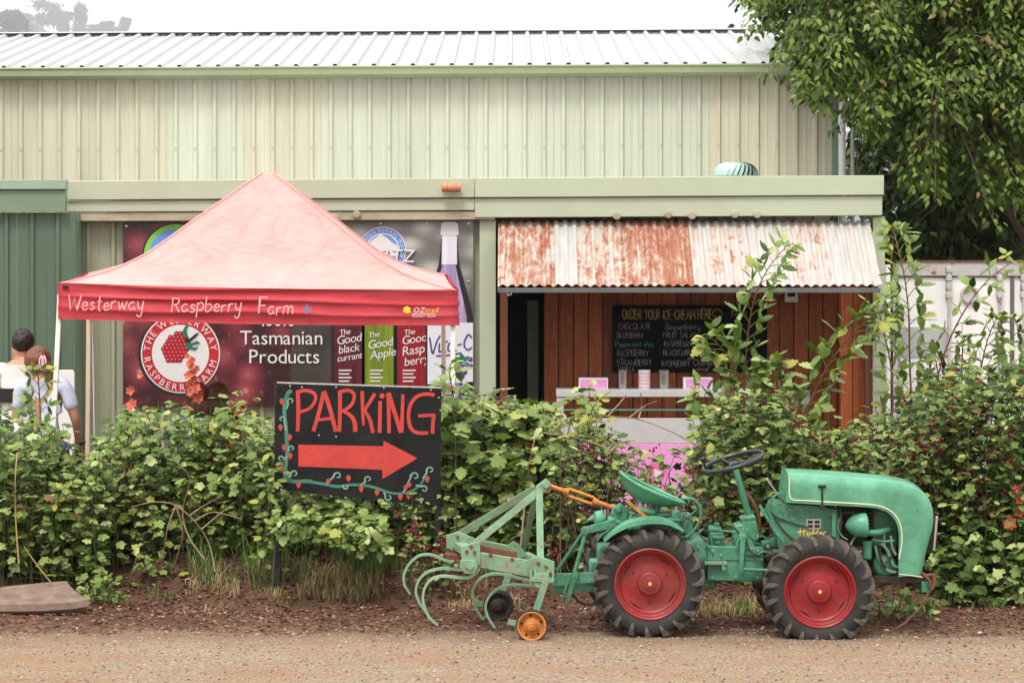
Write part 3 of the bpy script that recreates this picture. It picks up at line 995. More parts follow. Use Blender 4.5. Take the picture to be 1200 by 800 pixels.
# walls behind the banner
wx = [P(px, 0, BD).x for px in (86, 200, 315, 430, 580)]
z1 = P(600, 258, BD).z
for i in range(4):
    mb = MB()
    trap_sheet(mb, wx[i], wx[i + 1] - 0.001, 0.232, P(104, 0, BD).x, [(BD, 0), (BD, z1)], 0.03, 0.06, 0.03)
    mb.build("wall_sheet", M['olive_metal'], shop, smooth=False)
mb = MB(); mb.pbox(562, 258, 581, 640, BD - 0.10, 0.09); mb.build("corner_post", M['sage'], shop, bevel=0.004)
mb = MB(); mb.pbox(1023, 254, 1037, 640, BD - 0.10, 0.12); mb.build("corner_post", M['sage'], shop, bevel=0.004)
mb = MB(); a = P(1040, 310, BD - 0.05); mb.cyl((a.x, a.y, 0), (a.x, a.y, a.z), 0.028, 12); mb.build("downpipe", M['white_plastic'], shop)
mb = MB(); mb.pbox(586, 339, 595, 640, BD - 0.03, 0.07); mb.build("bay_post", M['wood_post'], shop, bevel=0.004)
mb = MB(); mb.pbox(1013.5, 339, 1022.5, 640, BD - 0.04, 0.07); mb.build("bay_post", M['wood_post'], shop, bevel=0.004)
# the bay: lining planks, ceiling, floor, dark doorway to the left
PD = BD + 0.95
z0, z1 = 0.0, P(600, 268, PD).z
px = 637.0
rnd = random.Random(5)
while px < 990:
    w = 17.2 + rnd.uniform(-0.5, 0.5)
    mb = MB()
    a, b_ = P(px + 0.9, 0, PD), P(px + w - 0.2, 0, PD)
    mb.box((a.x, PD + rnd.uniform(-0.004, 0.004), z0 + 0.03), (b_.x, PD + 0.02, z1))
    mb.build("plank", M['plank'], shop, bevel=0.002)
    px += w
mb = MB()
a, b_ = P(637, 0, PD).x, P(1030, 0, PD).x
mb.box((a, PD + 0.024, 0), (b_, PD + 0.05, z1)); mb.build("plank_backing", M['inner_shade'], shop)
for i, px in enumerate((985, 999.5)):
    mb = MB()
    a, b_ = P(px, 0, BD + 0.12), P(px + 13.6, 0, BD + 0.12)
    mb.box((a.x, BD + 0.12, 0.03), (b_.x, BD + 0.14, P(0, 300, BD).z))
    mb.build("plank", M['plank'], shop, bevel=0.002)
xa, xb = P(582, 0, BD).x, P(1023, 0, BD).x
mb = MB(); mb.box((xa, BD, z1), (xb, SD - 0.1, z1 + 0.02)); mb.build("bay_ceiling", M['wood_post'], shop)
mb = MB(); mb.box((xa - 0.4, BD - 0.6, -0.1), (xb, SD - 0.1, 0.012)); mb.build("bay_floor", M['floor_concrete'], shop)
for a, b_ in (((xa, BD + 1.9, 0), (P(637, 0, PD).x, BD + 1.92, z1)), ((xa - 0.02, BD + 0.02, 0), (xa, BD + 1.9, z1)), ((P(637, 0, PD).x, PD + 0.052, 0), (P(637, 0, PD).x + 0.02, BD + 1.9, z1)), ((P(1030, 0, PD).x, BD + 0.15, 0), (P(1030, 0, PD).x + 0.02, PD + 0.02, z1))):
    mb = MB(); mb.box(a, b_); mb.build("bay_lining", M['inner_shade'], shop)  # near-black walls put the darkness of the room into the colour
mb = MB(); mb.pbox(618, 352, 631, 640, BD + 1.3, 0.05); mb.build("door_edge", M['mid_green'], shop, bevel=0.003)
mb = MB(); mb.pbox(920, 340, 935, 354, PD - 0.09, 0.06); mb.pbox(923, 343, 932, 347.5, PD - 0.094, 0.004, 1)
mb.build("sensor_box", [M['white_plastic'], M['print_black']], shop, bevel=0.004)
mb = MB(); a = P(912, 343, PD - 0.03); mb.lathe(a, (0, -1, 0), [(-0.03, 0.03), (0.02, 0.035), (0.05, 0.03), (0.06, 0.0)], 14)
mb.build("amber_lamp", mat("amber lens", (0.30, 0.16, 0.03), 0.3), shop)
# awning: seven overlapping sheets, each with its own rust
AY0, AY1 = BD - 0.06, BD - 0.92
az0, az1 = P(600, 260, AY0).z, P(600, 335, AY1).z
spans = [(583.5, 652, 0.59), (650, 676, 0.19), (674, 736, 0.51), (733, 810, 0.68), (807, 882, 0.36), (880, 926, 0.22), (924, 968, 0.37), (966, 1027, 0.25)]
for i, (a, b_, ru) in enumerate(spans):
    mb = MB()
    lift = 0.004 * (i % 2)
    xa, xb = (a - 600) * (AY1 + 0.4) / F_PX, (b_ - 600) * (AY1 + 0.4) / F_PX
    sheet(mb, xa, xb, lambda xx: 0.0125 * math.cos(2 * PI * xx / 0.083) + lift, [(AY0 + (AY1 - AY0) * t / 6, az0 + (az1 - az0) * t / 6 + 0.012 * math.sin(t * 1.1)) for t in range(7)], 0.0104)
    o = mb.build("awning_sheet", M['rust_sheet'], shop, angle=1.2)
    o['rust'] = ru
mb = MB()
xa, xb = (583 - 600) * AY1 / F_PX, (1031.5 - 600) * AY1 / F_PX
mb.box((xa, AY1 - 0.012, az1 - 0.062), (xb, AY1 + 0.028, az1 - 0.018))
mb.build("awning_rail", M['edge_grey'], shop, bevel=0.003)
for xx in (xa + 0.02, 0.9, 2.1, xb - 0.03):
    mb = MB(); mb.bar((xx, AY1 + 0.03, az1 - 0.04), (xx, AY0, az0 - 0.05), 0.03, 0.04, (0, 0, 1))
    mb.build("awning_rafter", M['wood_post'], shop)
for yy in (AY1 + 0.35, AY1 + 0.62):
    mb = MB()
    zz = az1 + (az0 - az1) * (yy - AY1) / (AY0 - AY1) - 0.035
    mb.box((xa + 0.06, yy, zz - 0.02), (xb - 0.05, yy + 0.04, zz + 0.014))
    mb.build("awning_batten", M['wood_post'], shop)
mb = MB()
mb.tube(pp([(594, 340), (594, 343), (596, 346), (599, 345), (599, 342)], AY1), 0.008, 6)
mb.build("hook", M['steel'], shop)
for px_, py_ in ((723, 252), (783, 250), (811, 251.5), (861, 250), (887, 250), (392, 254.5), (418, 250.5)):
    mb = MB()
    c = P(px_, py_ + 1, FD - 0.03)
    mb.lathe(c, (0, -1, 0), [(-0.02, 0.034), (0.012, 0.038), (0.02, 0.03), (0.022, 0.0)], 14)
    mb.build("cleat", M['dirty_beige'], shop)
mb = MB()
a, b_ = P(517.5, 220, FD - 0.12), P(540, 220, FD - 0.12)
mb.lathe(a, (1, 0, 0), [(0, 0.0), (0.004, 0.040), (0.05, 0.042), (0.054, 0.036), (0.06, 0.042), (b_.x - a.x - 0.05, 0.042), (b_.x - a.x - 0.04, 0.036), (b_.x - a.x - 0.03, 0.042), (b_.x - a.x, 0.038), (b_.x - a.x + 0.003, 0)], 16)
o = mb.build("terracotta_lamp", M['terracotta'], shop)
# turbine vent on the lean roof
tv = thing("turbine_vent", "pale green ribbed turbine vent on the shop roof", "roof vent", P(862, 207, 25.2))
c = P(862, 206, 25.2)
mb = MB()
mb.lathe(c, (0, 0, 1), [(-0.35, 0.17), (-0.02, 0.17), (0.0, 0.19)], 20); mb.build("vent_collar", M['copper_green'], tv)
mb = MB()
for k in range(26):
    q = 2 * PI * k / 26
    pts = []
    for t in range(7):
        e = PI / 2 * t / 6
        r = 0.225 * math.cos(e) ** 0.6 if t < 6 else 0.02
        z = 0.135 * math.sin(e)
        qq = q + 0.45 * (t / 6)
        pts.append((c.x + r * math.cos(qq), c.y + r * math.sin(qq), c.z + z))
    vs = []
    for p in pts:
        d = Vector((p[0] - c.x, p[1] - c.y, 0)); d = d.normalized() if d.length > 1e-6 else Vector((1, 0, 0))
        s = Vector((-d.y, d.x, 0)) * 0.020 * max(0.25, d.length)
        vs += [Vector(p) - s, Vector(p) + s - d * 0.018]
    mb.add(vs, [(2 * i, 2 * i + 1, 2 * i + 3, 2 * i + 2) for i in range(6)])
mb.build("vent_blades", M['copper_green'], tv)
mb = MB(); mb.lathe(c, (0, 0, 1), [(0.0, 0.18), (0.06, 0.17), (0.1, 0.12), (0.12, 0)], 16); mb.build("vent_core", M['inner_shade'], tv)

# ------------------------------------------------------------------ deep green shed at the left
GD = 23.55
gs = thing("green_shed", "deep green ribbed metal shed wall behind the couple", "shed", (P(0, 0, GD).x, GD, 0))
mb = MB(); mb.pbox(-180, 210.5, 77, 222, GD - 0.12, 0.14); mb.build("fascia_cap", M['grey_green'], gs, bevel=0.005)
mb = MB(); mb.pbox(-180, 222.4, 76.5, 248, GD - 0.09, 0.11); mb.build("fascia_board", M['mid_green'], gs, bevel=0.004)
zt2 = P(0, 249, GD).z
for i, (a, b_) in enumerate(((-180, -60), (-60, 20), (20, 88))):
    mb = MB()
    trap_sheet(mb, P(a, 0, GD).x, P(b_, 0, GD).x - 0.001, 0.235, P(38, 0, GD).x, [(GD, 0), (GD, zt2)], 0.028, 0.06, 0.028)
    mb.build("wall_sheet", M['deep_green_metal'], gs, smooth=False)
mb = MB(); mb.box((P(88, 0, GD).x - 0.02, GD + 0.003, 0), (P(88, 0, GD).x, BD + 0.02, zt2)); mb.build("wall_return", M['mid_green'], gs)

# ------------------------------------------------------------------ shipping container at the right
CD = 25.0
cx0, cx1 = P(1044, 0, CD).x, P(1262, 0, CD).x
con = thing("shipping_container", "white shipping container with rusty top rail and lock rods", "shipping container", ((cx0 + cx1) / 2, CD, 0))
zc = P(0, 306, CD).z
mb = MB(); mb.box((cx0, CD + 0.06, 0.12), (cx1, CD + 6, zc - 0.02)); mb.build("container_body", M['white'], con, bevel=0.01)
M['rail'] = mat("rusting pale rail", (0.50, 0.49, 0.47), 0.6, 0, 0.2, 6, 0.1, 40, stain=(0.28, 0.08, 0.04), sscale=6, samt=0.55, chips=(0.24, 0.07, 0.035), camt=0.6, cscale=9)
mb = MB(); mb.box((cx0, CD - 0.03, zc - 0.145), (cx1, CD + 0.1, zc)); mb.build("top_rail", M['rail'], con, bevel=0.006)
mb = MB(); mb.box((cx0 + 0.02, CD - 0.045, zc - 0.006), (cx1, CD + 0.1, zc + 0.008)); mb.build("rust_edge", M['rust'], con)
mb = MB(); mb.box((cx0, CD - 0.04, 0.1), (cx0 + 0.06, CD + 0.1, zc - 0.15)); mb.box((cx1 - 0.06, CD - 0.04, 0.1), (cx1, CD + 0.1, zc - 0.15)); mb.build("corner_frame", M['white'], con, bevel=0.006)
seam = P(1186, 0, CD).x
for a, b_ in ((cx0 + 0.075, seam - 0.012), (seam + 0.012, cx1 - 0.075)):
    mb = MB(); mb.box((a, CD, 0.16), (b_, CD + 0.05, zc - 0.16)); mb.build("container_door", M['white'], con, bevel=0.008)
mb = MB(); mb.box((seam - 0.02, CD - 0.012, 0.16), (seam + 0.02, CD + 0.01, zc - 0.17)); mb.build("door_gasket", M['edge_grey'], con)
for px_ in (1112, 1171.5, 1199.5):
    mb = MB()
    a = P(px_, 322, CD - 0.055)
    mb.cyl((a.x, a.y, 0.25), (a.x, a.y, a.z), 0.017, 10)
    o = mb.build("lock_rod", M['rail'], con)
    mb = MB()
    for k in range(4):
        zz = P(0, 316 + k * 10, CD).z
        mb.box((a.x - 0.026, CD - 0.075, zz - 0.025), (a.x + 0.026, CD - 0.001, zz + 0.025))
    mb.box((a.x - 0.018, CD - 0.066, P(0, 352, CD).z), (a.x + 0.018, CD - 0.04, P(0, 312, CD).z))
    mb.build("rod_bracket", M['rail'], o, bevel=0.004)
mb = MB(); c = P(1136, 345, CD - 0.002)
mb.lathe(c, (0, -1, 0), [(0, 0.088), (0.03, 0.088), (0.034, 0.07), (0.01, 0.065), (0.01, 0.0)], 24); mb.build("round_hatch", M['rail'], con)
mb = MB(); mb.pbox(1047, 383, 1110, 418, CD - 0.012, 0.011); mb.build("grey_patch_panel", mat("grey patch", (0.42, 0.42, 0.41), 0.6, 0, 0.12, 3), con)
mb = MB(); mb.pbox(1060, 360, 1098, 374, CD - 0.006, 0.005); st = mb.build("sticker", M['white_plastic'], con)
mb = MB(); mb.pbox(1050, 434, 1062, 436, CD - 0.03, 0.03); mb.build("door_handle", M['rail'], con)
# ------------------------------------------------------------------ lettering
GL = {}


def glyph(ch):
    if ch in GL: return GL[ch]
    cu = bpy.data.curves.new("glyph", 'FONT')
    cu.body = ch
    cu.size = 1.0
    cu.resolution_u = 3
    o = bpy.data.objects.new("glyph", cu)
    col.objects.link(o)
    bpy.context.view_layer.update()
    dg = bpy.context.evaluated_depsgraph_get()
    me = bpy.data.meshes.new_from_object(o.evaluated_get(dg))
    vs = [(v.co.x, v.co.y) for v in me.vertices]
    fs = [tuple(p.vertices) for p in me.polygons]
    bpy.data.objects.remove(o); bpy.data.curves.remove(cu); bpy.data.meshes.remove(me)
    w = max((v[0] for v in vs), default=0.25) + 0.06
    GL[ch] = (vs, fs, w)
    return GL[ch]


def text_width(s, sp=1.0):
    return sum((0.28 if c == ' ' else glyph(c)[2]) * sp for c in s)


def put_text(mb, s, fn, mi=0, sp=1.0, shear=0.0):
    """set type: fn(u, v) maps unit letters (height about 0.7) to world"""
    u = 0.0
    for c in s:
        if c == ' ': u += 0.28 * sp; continue
        vs, fs, w = glyph(c)
        mb.add([fn(u + x + shear * y, y) for x, y in vs], fs, mi)
        u += w * sp


def pix_fn(px, py, size, D, ang=0.0):
    """text plane: baseline start at pixel, cap height about 0.7*size pixels, ang radians anticlockwise in the picture"""
    ca, sa = math.cos(ang), math.sin(ang)
    return lambda u, v: P(px + (u * ca - v * sa) * size, py - (u * sa + v * ca) * size, D)


def arc_text(mb, s, cx, cy, r, mid, size, D, mi=0, inside=False, sp=1.0):
    """letters round a circle, mid = angle of the middle (radians, 0 right, pi/2 up); inside: reads along the bottom"""
    tot = text_width(s, sp) * size / r
    q = mid - tot / 2 if inside else mid + tot / 2
    for c in s:
        w = (0.28 if c == ' ' else glyph(c)[2]) * sp * size / r
        qc = q + w / 2 if inside else q - w / 2
        if c != ' ':
            vs, fs, gw = glyph(c)
            t = (qc + PI / 2) if inside else (qc - PI / 2)
            rr = r + (0.7 * size if inside else 0)
            bx, by = cx + rr * math.cos(qc), cy - rr * math.sin(qc)
            ca, sa = math.cos(t), math.sin(t)
            out = []
            for x, y in vs:
                x -= gw / 2
                out.append(P(bx + (x * ca - y * sa) * size, by - (x * sa + y * ca) * size, D))
            mb.add(out, fs, mi)
        q = q + w if inside else q - w


ST = {  # hand strokes, unit height
    'A': (.6, [[(0, 0), (.3, 1), (.6, 0)], [(.1, .38), (.5, .38)]]), 'B': (.52, [[(0, 0), (0, 1), (.38, .93), (.42, .72), (.3, .56), (0, .52)], [(.3, .56), (.5, .4), (.5, .18), (.36, .02), (0, 0)]]),
    'C': (.55, [[(.55, .85), (.35, 1), (.1, .85), (0, .5), (.1, .13), (.35, 0), (.55, .15)]]), 'D': (.55, [[(0, 0), (0, 1), (.35, .92), (.55, .5), (.35, .08), (0, 0)]]),
    'E': (.48, [[(.5, 1), (0, 1), (0, 0), (.5, 0)], [(0, .5), (.4, .5)]]), 'F': (.46, [[(.5, 1), (0, 1), (0, 0)], [(0, .5), (.4, .5)]]),
    'G': (.58, [[(.55, .85), (.3, 1), (.08, .8), (0, .45), (.12, .1), (.35, 0), (.58, .12), (.58, .45), (.35, .45)]]), 'H': (.5, [[(0, 0), (0, 1)], [(.5, 0), (.5, 1)], [(0, .5), (.5, .5)]]),
    'I': (.06, [[(.03, 0), (.03, 1)]]), 'K': (.5, [[(0, 0), (0, 1)], [(.5, 1), (0, .45), (.5, 0)]]), 'L': (.45, [[(0, 1), (0, 0), (.45, 0)]]), 'M': (.65, [[(0, 0), (.08, 1), (.32, .35), (.57, 1), (.65, 0)]]),
    'N': (.52, [[(0, 0), (0, 1), (.52, 0), (.52, 1)]]), 'O': (.58, [[(.3, 1), (.06, .8), (0, .5), (.06, .18), (.3, 0), (.52, .18), (.58, .5), (.52, .8), (.3, 1)]]),
    'P': (.48, [[(0, 0), (0, 1), (.36, .95), (.46, .74), (.34, .52), (0, .46)]]), 'R': (.5, [[(0, 0), (0, 1), (.36, .95), (.44, .75), (.3, .55), (0, .5)], [(.2, .52), (.5, 0)]]),
    'S': (.48, [[(.47, .86), (.25, 1), (.03, .84), (.08, .6), (.38, .42), (.46, .2), (.25, 0), (0, .13)]]), 'T': (.55, [[(0, 1), (.55, 1)], [(.28, 1), (.28, 0)]]),
    'U': (.52, [[(0, 1), (0, .25), (.14, 0), (.38, 0), (.52, .25), (.52, 1)]]), 'V': (.52, [[(0, 1), (.26, 0), (.52, 1)]]), 'W': (.8, [[(0, 1), (.2, 0), (.4, .75), (.6, 0), (.82, 1)]]), 'Y': (.52, [[(0, 1), (.26, .5), (.52, 1)], [(.26, .5), (.26, 0)]]),
    'a': (.42, [[(.36, .5), (.16, .52), (0, .28), (.12, .02), (.3, .1), (.38, .5), (.36, .12), (.46, .02)]]), 'b': (.4, [[(0, 1), (0, .05), (.22, 0), (.4, .25), (.25, .5), (0, .4)]]), 'c': (.34, [[(.34, .45), (.15, .52), (0, .27), (.12, 0), (.34, .06)]]),
    'd': (.4, [[(.36, .42), (.14, .5), (0, .25), (.14, 0), (.36, .12)], [(.38, 1), (.38, 0)]]), 'e': (.36, [[(.02, .26), (.34, .32), (.22, .52), (.04, .4), (.04, .12), (.18, 0), (.36, .1)]]), 'f': (.3, [[(.32, .95), (.18, 1), (.12, .8), (.12, 0)], [(0, .5), (.28, .5)]]),
    'g': (.4, [[(.36, .45), (.14, .52), (0, .28), (.14, .04), (.36, .15)], [(.38, .52), (.36, -.3), (.18, -.42), (0, -.3)]]), 'h': (.38, [[(0, 1), (0, 0)], [(0, .32), (.2, .52), (.36, .4), (.38, 0)]]), 'i': (.08, [[(.04, .5), (.04, 0)], [(.03, .68), (.05, .74)]]),
    'j': (.2, [[(.15, .5), (.15, -.3), (0, -.4)]]), 'l': (.08, [[(.04, 1), (.04, 0)]]), 'm': (.6, [[(0, .5), (0, 0)], [(0, .34), (.16, .52), (.28, .4), (.3, 0)], [(.3, .34), (.46, .52), (.58, .4), (.6, 0)]]), 'n': (.38, [[(0, .5), (0, 0)], [(0, .32), (.2, .52), (.36, .4), (.38, 0)]]),
    'o': (.38, [[(.2, .52), (.02, .36), (.04, .1), (.2, 0), (.36, .14), (.36, .38), (.2, .52)]]), 'p': (.4, [[(0, .5), (-.02, -.42)], [(0, .4), (.24, .52), (.4, .28), (.24, .02), (0, .1)]]), 'r': (.3, [[(0, .5), (0, 0)], [(0, .3), (.14, .5), (.3, .46)]]),
    's': (.32, [[(.3, .44), (.14, .52), (.03, .4), (.16, .28), (.3, .16), (.16, 0), (0, .06)]]), 't': (.3, [[(.14, .9), (.12, .1), (.26, .02)], [(0, .55), (.28, .57)]]), 'u': (.38, [[(0, .5), (.02, .1), (.16, 0), (.34, .14), (.36, .5), (.38, 0)]]),
    'w': (.55, [[(0, .5), (.12, 0), (.26, .4), (.4, 0), (.55, .52)]]), 'y': (.38, [[(0, .5), (.06, .14), (.2, .06), (.34, .2)], [(.37, .52), (.3, -.3), (.14, -.42), (0, -.3)]]), '-': (.3, [[(0, .45), (.3, .45)]]),
}


def hand(mb, s, px, py, h, D, w, mi=0, sp=0.16, wide=1.0, fn=None, wob=0.03, slant=0.0, seed=1):
    """hand-drawn letters as flat strokes; pixel baseline start, pixel cap height h, stroke width w (pixels)"""
    rnd = random.Random(seed)
    u = 0.0
    k = 0
    for c in s:
        if c == ' ': u += 0.4; continue
        gw, strokes = ST[c]
        dy = rnd.uniform(-wob, wob) * 1.2
        sc = 1 + rnd.uniform(-wob, wob) * 2
        for st in strokes:
            pts = [(px + (u + (x + slant * y) * 1.0) * h * wide, -(py - (y * sc + dy) * h)) for x, y in st]
            if len(pts) > 2: 
                sm = smooth_path([(p[0], p[1], 0) for p in pts], 3) if c not in 'AEFHIKLMNTVWYR' else [Vector((p[0], p[1], 0)) for p in pts]
            else:
                sm = [Vector((p[0], p[1], 0)) for p in pts]
            k += 1
            off = 0.00012 * (k % 7)
            f = (lambda a, b, off=off: fn(a, -b, off)) if fn else (lambda a, b, off=off: P(a, -b, D) + Vector((0, -off, 0)))
            mb.ribbon(sm, w, mi, fn=f)
        u += gw + sp
    return u * h * wide


# ------------------------------------------------------------------ banner on the shop wall
ND = BD - 0.075
ban = thing("advert_banner", "long printed advertising banner of dark berries and drink bottles on the shop wall", "banner", P(350, 472, ND))
mb = MB(); mb.pbox(144, 261, 341, 474, ND, 0.02); mb.build("berry_sheet", M['berry_print'], ban)
mb = MB(); mb.pbox(341.3, 258.5, 554.5, 474, ND, 0.02); ob = mb.build("stone_sheet", M['stone_print'], None, loc=(0, 0, 0))
ob.parent = ban; ob.location = -ORG[ban.name]; ORG[ob.name] = Vector((0, 0, 0))
L = [ND - 0.003 - 0.002 * k for k in range(10)]
mb = MB()
for x, y in ((343, 264), (395, 262), (446, 262), (500, 262), (549, 262), (549, 330), (549, 400), (148, 265), (220, 263), (148, 340)):
    c = P(x, y, L[0]); mb.lathe(c, (0, -1, 0), [(0, 0.012), (0.004, 0.011), (0.006, 0.004)], 10)
mb.build("eyelets", M['steel'], ban)
# farm roundel
cx, cy, R0 = 211.5, 414.0, 46.5
mb = MB()
f0 = lambda D: (lambda u, v: P(u, v, D))
mb.disc((cx - 1.5, cy + 1.5), R0 + 1.6, f0(L[0]), 56, 2)
mb.disc((cx, cy), R0, f0(L[1]), 56, 0)
mb.disc((cx, cy), R0 - 1.6, f0(L[2]), 56, 1)
mb.disc((cx, cy), 33.5, f0(L[3]), 48, 0)
mb.build("farm_roundel", [M['print_white'], M['print_red'], M['print_black']], ban, smooth=False)
mb = MB()
arc_text(mb, "THE WESTERWAY", cx, cy, 35.6, PI / 2, 11.2, L[4], 0, sp=1.12)
arc_text(mb, "RASPBERRY FARM", cx, cy, 35.6, -PI / 2 - 0.05, 11.2, L[4], 0, True, sp=1.08)
mb.build("roundel_lettering", M['print_white'], ban, smooth=False)
mb = MB()
rnd = random.Random(9)
spots = []
for j in range(8):
    for i in range(7):
        x = 192 + i * 4.5 + (j % 2) * 2.2; y = 391 + j * 4.4
        ex, ey = (x - 207) / 15.0, (y - 407.5) / 18.5
        ex += 0.12 * ey
        if ex * ex + ey * ey < 1.02: spots.append((x - 0.10 * (y - 407), y))
for x, y in spots: mb.disc((x, y), 3.3, f0(L[4]), 12, 0)
for k, (x, y) in enumerate(spots): mb.disc((x, y), 2.7, f0(L[5]), 12, 1)
for x, y in spots: mb.disc((x - 0.7, y - 0.9), 0.9, f0(L[6]), 8, 2)
mb.build("printed_raspberry", [M['print_black'], M['berry_red'], M['berry_light']], ban, smooth=False)
mb = MB()
for k, pl in enumerate(([(215, 394), (214, 388), (217, 382), (222, 380), (219, 385), (219, 391), (222, 397)], [(216, 396), (222, 397), (229, 391), (234, 389), (230, 394), (222, 401), (218, 401)],
                        [(218, 401), (224, 402), (231, 399), (235, 402), (230, 403), (222, 405)], [(217, 402), (222, 404), (228, 407), (233, 405), (229, 410), (219, 408)])):
    mb.add([P(x, y, L[7] - 0.0005 * k) for x, y in pl], [tuple(range(len(pl)))], 0 if k != 1 else 1)
mb.build("printed_leaves", [M['print_green'], M['print_black']], ban, smooth=False)
# round blue and green badge mostly behind the tent
mb = MB()
mb.disc((205, 300), 38.5, f0(L[0]), 48, 2)
mb.disc((206, 300), 37.5, f0(L[1]), 48, 0)
mb.disc((206, 300), 31.5, f0(L[2]), 48, 1)
mb.build("round_badge", [M['lime'], M['print_blue'], M['print_black']], ban, smooth=False)
# words
for s, x, y, sz in (("100%", 303, 382, 21), ("Tasmanian", 281, 403.5, 23.5), ("Products", 290.5, 425.5, 23.5)):
    mb = MB()
    put_text(mb, s, pix_fn(x + 0.9, y + 1.0, sz, L[1]), 1, sp=0.93)
    put_text(mb, s, pix_fn(x, y, sz, L[2]), 0, sp=0.93)
    mb.build("banner_lettering", [M['print_white'], M['print_black']], ban, smooth=False)
# mineral water badge
mb = MB()
mb.disc((448.5, 293), 27.5, f0(L[0]), 48, 0)
mb.disc((448.5, 293), 26.3, f0(L[1]), 48, 1)
mb.disc((448.5, 293), 20.0, f0(L[2]), 48, 0)
mb.disc((448.5, 293), 18.4, f0(L[3]), 48, 1)
mb.add([P(x, y, L[4]) for x, y in ((430, 287), (438, 280), (443, 276.5), (446, 273), (450, 277), (454, 279), (459, 284), (466, 288), (466, 300), (430, 300))], [tuple(range(10))], 0)
arc_text(mb, "TASMANIAN MINERAL WATER", 448.5, 293, 21.2, PI / 2, 5.6, L[4], 0, sp=1.05)
put_text(mb, "HARTZ", pix_fn(414, 307, 23, L[5], -0.03), 2, sp=0.92, shear=0.1)
put_text(mb, "HARTZ", pix_fn(412.6, 306.2, 23, L[6], -0.03), 0, sp=0.92, shear=0.1)
put_text(mb, "HARTZ", pix_fn(413.4, 305.8, 21.5, L[7], -0.03), 2, sp=0.985, shear=0.1)
put_text(mb, "HARTZ", pix_fn(413.6, 305.2, 20.8, L[8], -0.03), 0, sp=1.018, shear=0.1)
mb.build("mineral_water_badge", [M['print_white'], M['print_blue'], M['print_purple']], ban, smooth=False)


# printed bottles
def flat_bottle(x0, x1, top, m, words):
    w = x1 - x0
    mb = MB()
    pl = [(x0, 474), (x1, 474), (x1, top + 28), (x1 - w * .12, top + 18), (x1 - w * .3, top + 8), (x1 - w * .33, top - 30), (x0 + w * .33, top - 30), (x0 + w * .3, top + 8), (x0 + w * .12, top + 18), (x0, top + 28)]
    mb.add([P(x, y, L[1]) for x, y in pl], [tuple(range(len(pl)))])
    sh = [(x0 - 3, 474), (x1 + 3, 474), (x1 + 3, top + 28), (x1 - w * .3 + 2, top + 6), (x0 + w * .3 - 2, top + 6), (x0 - 3, top + 28)]
    b = mb.build("printed_bottle", m, ban, smooth=False)
    mb = MB()
    mb.add([P(x, y, L[0]) for x, y in sh], [tuple(range(len(sh)))])
    mb.build("bottle_shade_print", M['print_black'], b, smooth=False)
    mb = MB()
    a = 0.16
    for k, (s, dx, sz, y) in enumerate(words):
        mb = MB()
        put_text(mb, s, pix_fn(x0 + w * dx, y, sz, L[2] - 0.0004 * k, a), 0, sp=0.88, shear=0.22)
        mb.build("bottle_lettering", M['print_white'], b, smooth=False)
    mb = MB()
    for k in range(4):
        mb.add([P(x, yy, L[2]) for x, yy in ((x0 + 6, 433 + k * 4.2), (x0 + 6 + w * (0.45 - 0.08 * (k % 2)), 433 + k * 4.2), (x0 + 6 + w * (0.45 - 0.08 * (k % 2)), 434.6 + k * 4.2), (x0 + 6, 434.6 + k * 4.2))], [(0, 1, 2, 3)])
    tag(mb.build("small_print", M['print_white'], b, smooth=False), kind='stuff')


flat_bottle(391, 424, 350, M['bottle_dark'], [("The", .20, 9, 393), ("Good", .10, 14, 404), ("black", .16, 13, 414.5), ("currant", .12, 10.5, 424)])
flat_bottle(427.5, 461, 350, M['bottle_green'], [("The", .12, 9, 396), ("Good", .10, 14, 409), ("Apple", .18, 14, 421)])
flat_bottle(466, 499.5, 350, M['bottle_red'], [("The", .22, 9, 393), ("Good", .14, 14, 404), ("Rasp", .14, 15, 417), ("berry", .22, 14, 429)])
# tall cordial bottle at the right end
mb = MB()
pl = [(499, 474), (554.3, 474), (554.3, 371), (550, 352), (544, 330), (538.5, 310), (537, 296), (536, 280), (517, 280), (516, 296), (514, 310), (508, 330), (503, 352), (499, 371)]
mb.add([P(x, y, L[3]) for x, y in pl], [tuple(range(len(pl)))], 0)
pl = [(506, 474), (547, 474), (547, 371), (543, 352), (538, 331), (534, 312), (533, 296), (520, 296), (518, 312), (513, 331), (508, 352), (505, 371)]
mb.add([P(x, y, L[4]) for x, y in pl], [tuple(range(len(pl)))], 1)
pl = [(517.5, 310), (535.5, 310), (535.5, 276), (518, 276)]
mb.add([P(x, y, L[5]) for x, y in pl], [tuple(range(4))], 2)
pl = [(516, 275.5), (537.5, 275.5), (536.5, 262), (533, 260), (520, 260), (517, 262)]
mb.add([P(x, y, L[6]) for x, y in pl], [tuple(range(6))], 3)
bt = mb.build("printed_cordial_bottle", [M['print_black'], M['glass_lilac'], M['glass_pale'], M['print_white']], ban, smooth=False)
mb = MB()
mb.add([P(x, y, L[6]) for x, y in ((501, 378), (554.3, 378), (554.3, 447), (501, 450))], [(0, 1, 2, 3)], 0)
for k, (x, y, r) in enumerate(((535, 432, 4), (541, 430, 4), (538, 436, 4.2), (544, 436, 3.8), (547, 428, 3.6), (541, 441, 3.5), (551, 421, 3), (551.5, 429, 3))):
    mb.disc((x, y), r, f0(L[7] - 0.0003 * k), 14, 2)
    mb.disc((x - 0.8, y - 0.8), r * 0.35, f0(L[8] - 0.0003 * k), 8, 3)
mb.add([P(x, y, L[7]) for x, y in ((533, 424), (532, 417), (538, 419), (540, 413), (545, 418), (550, 417), (546, 424), (540, 426))], [tuple(range(8))], 1)
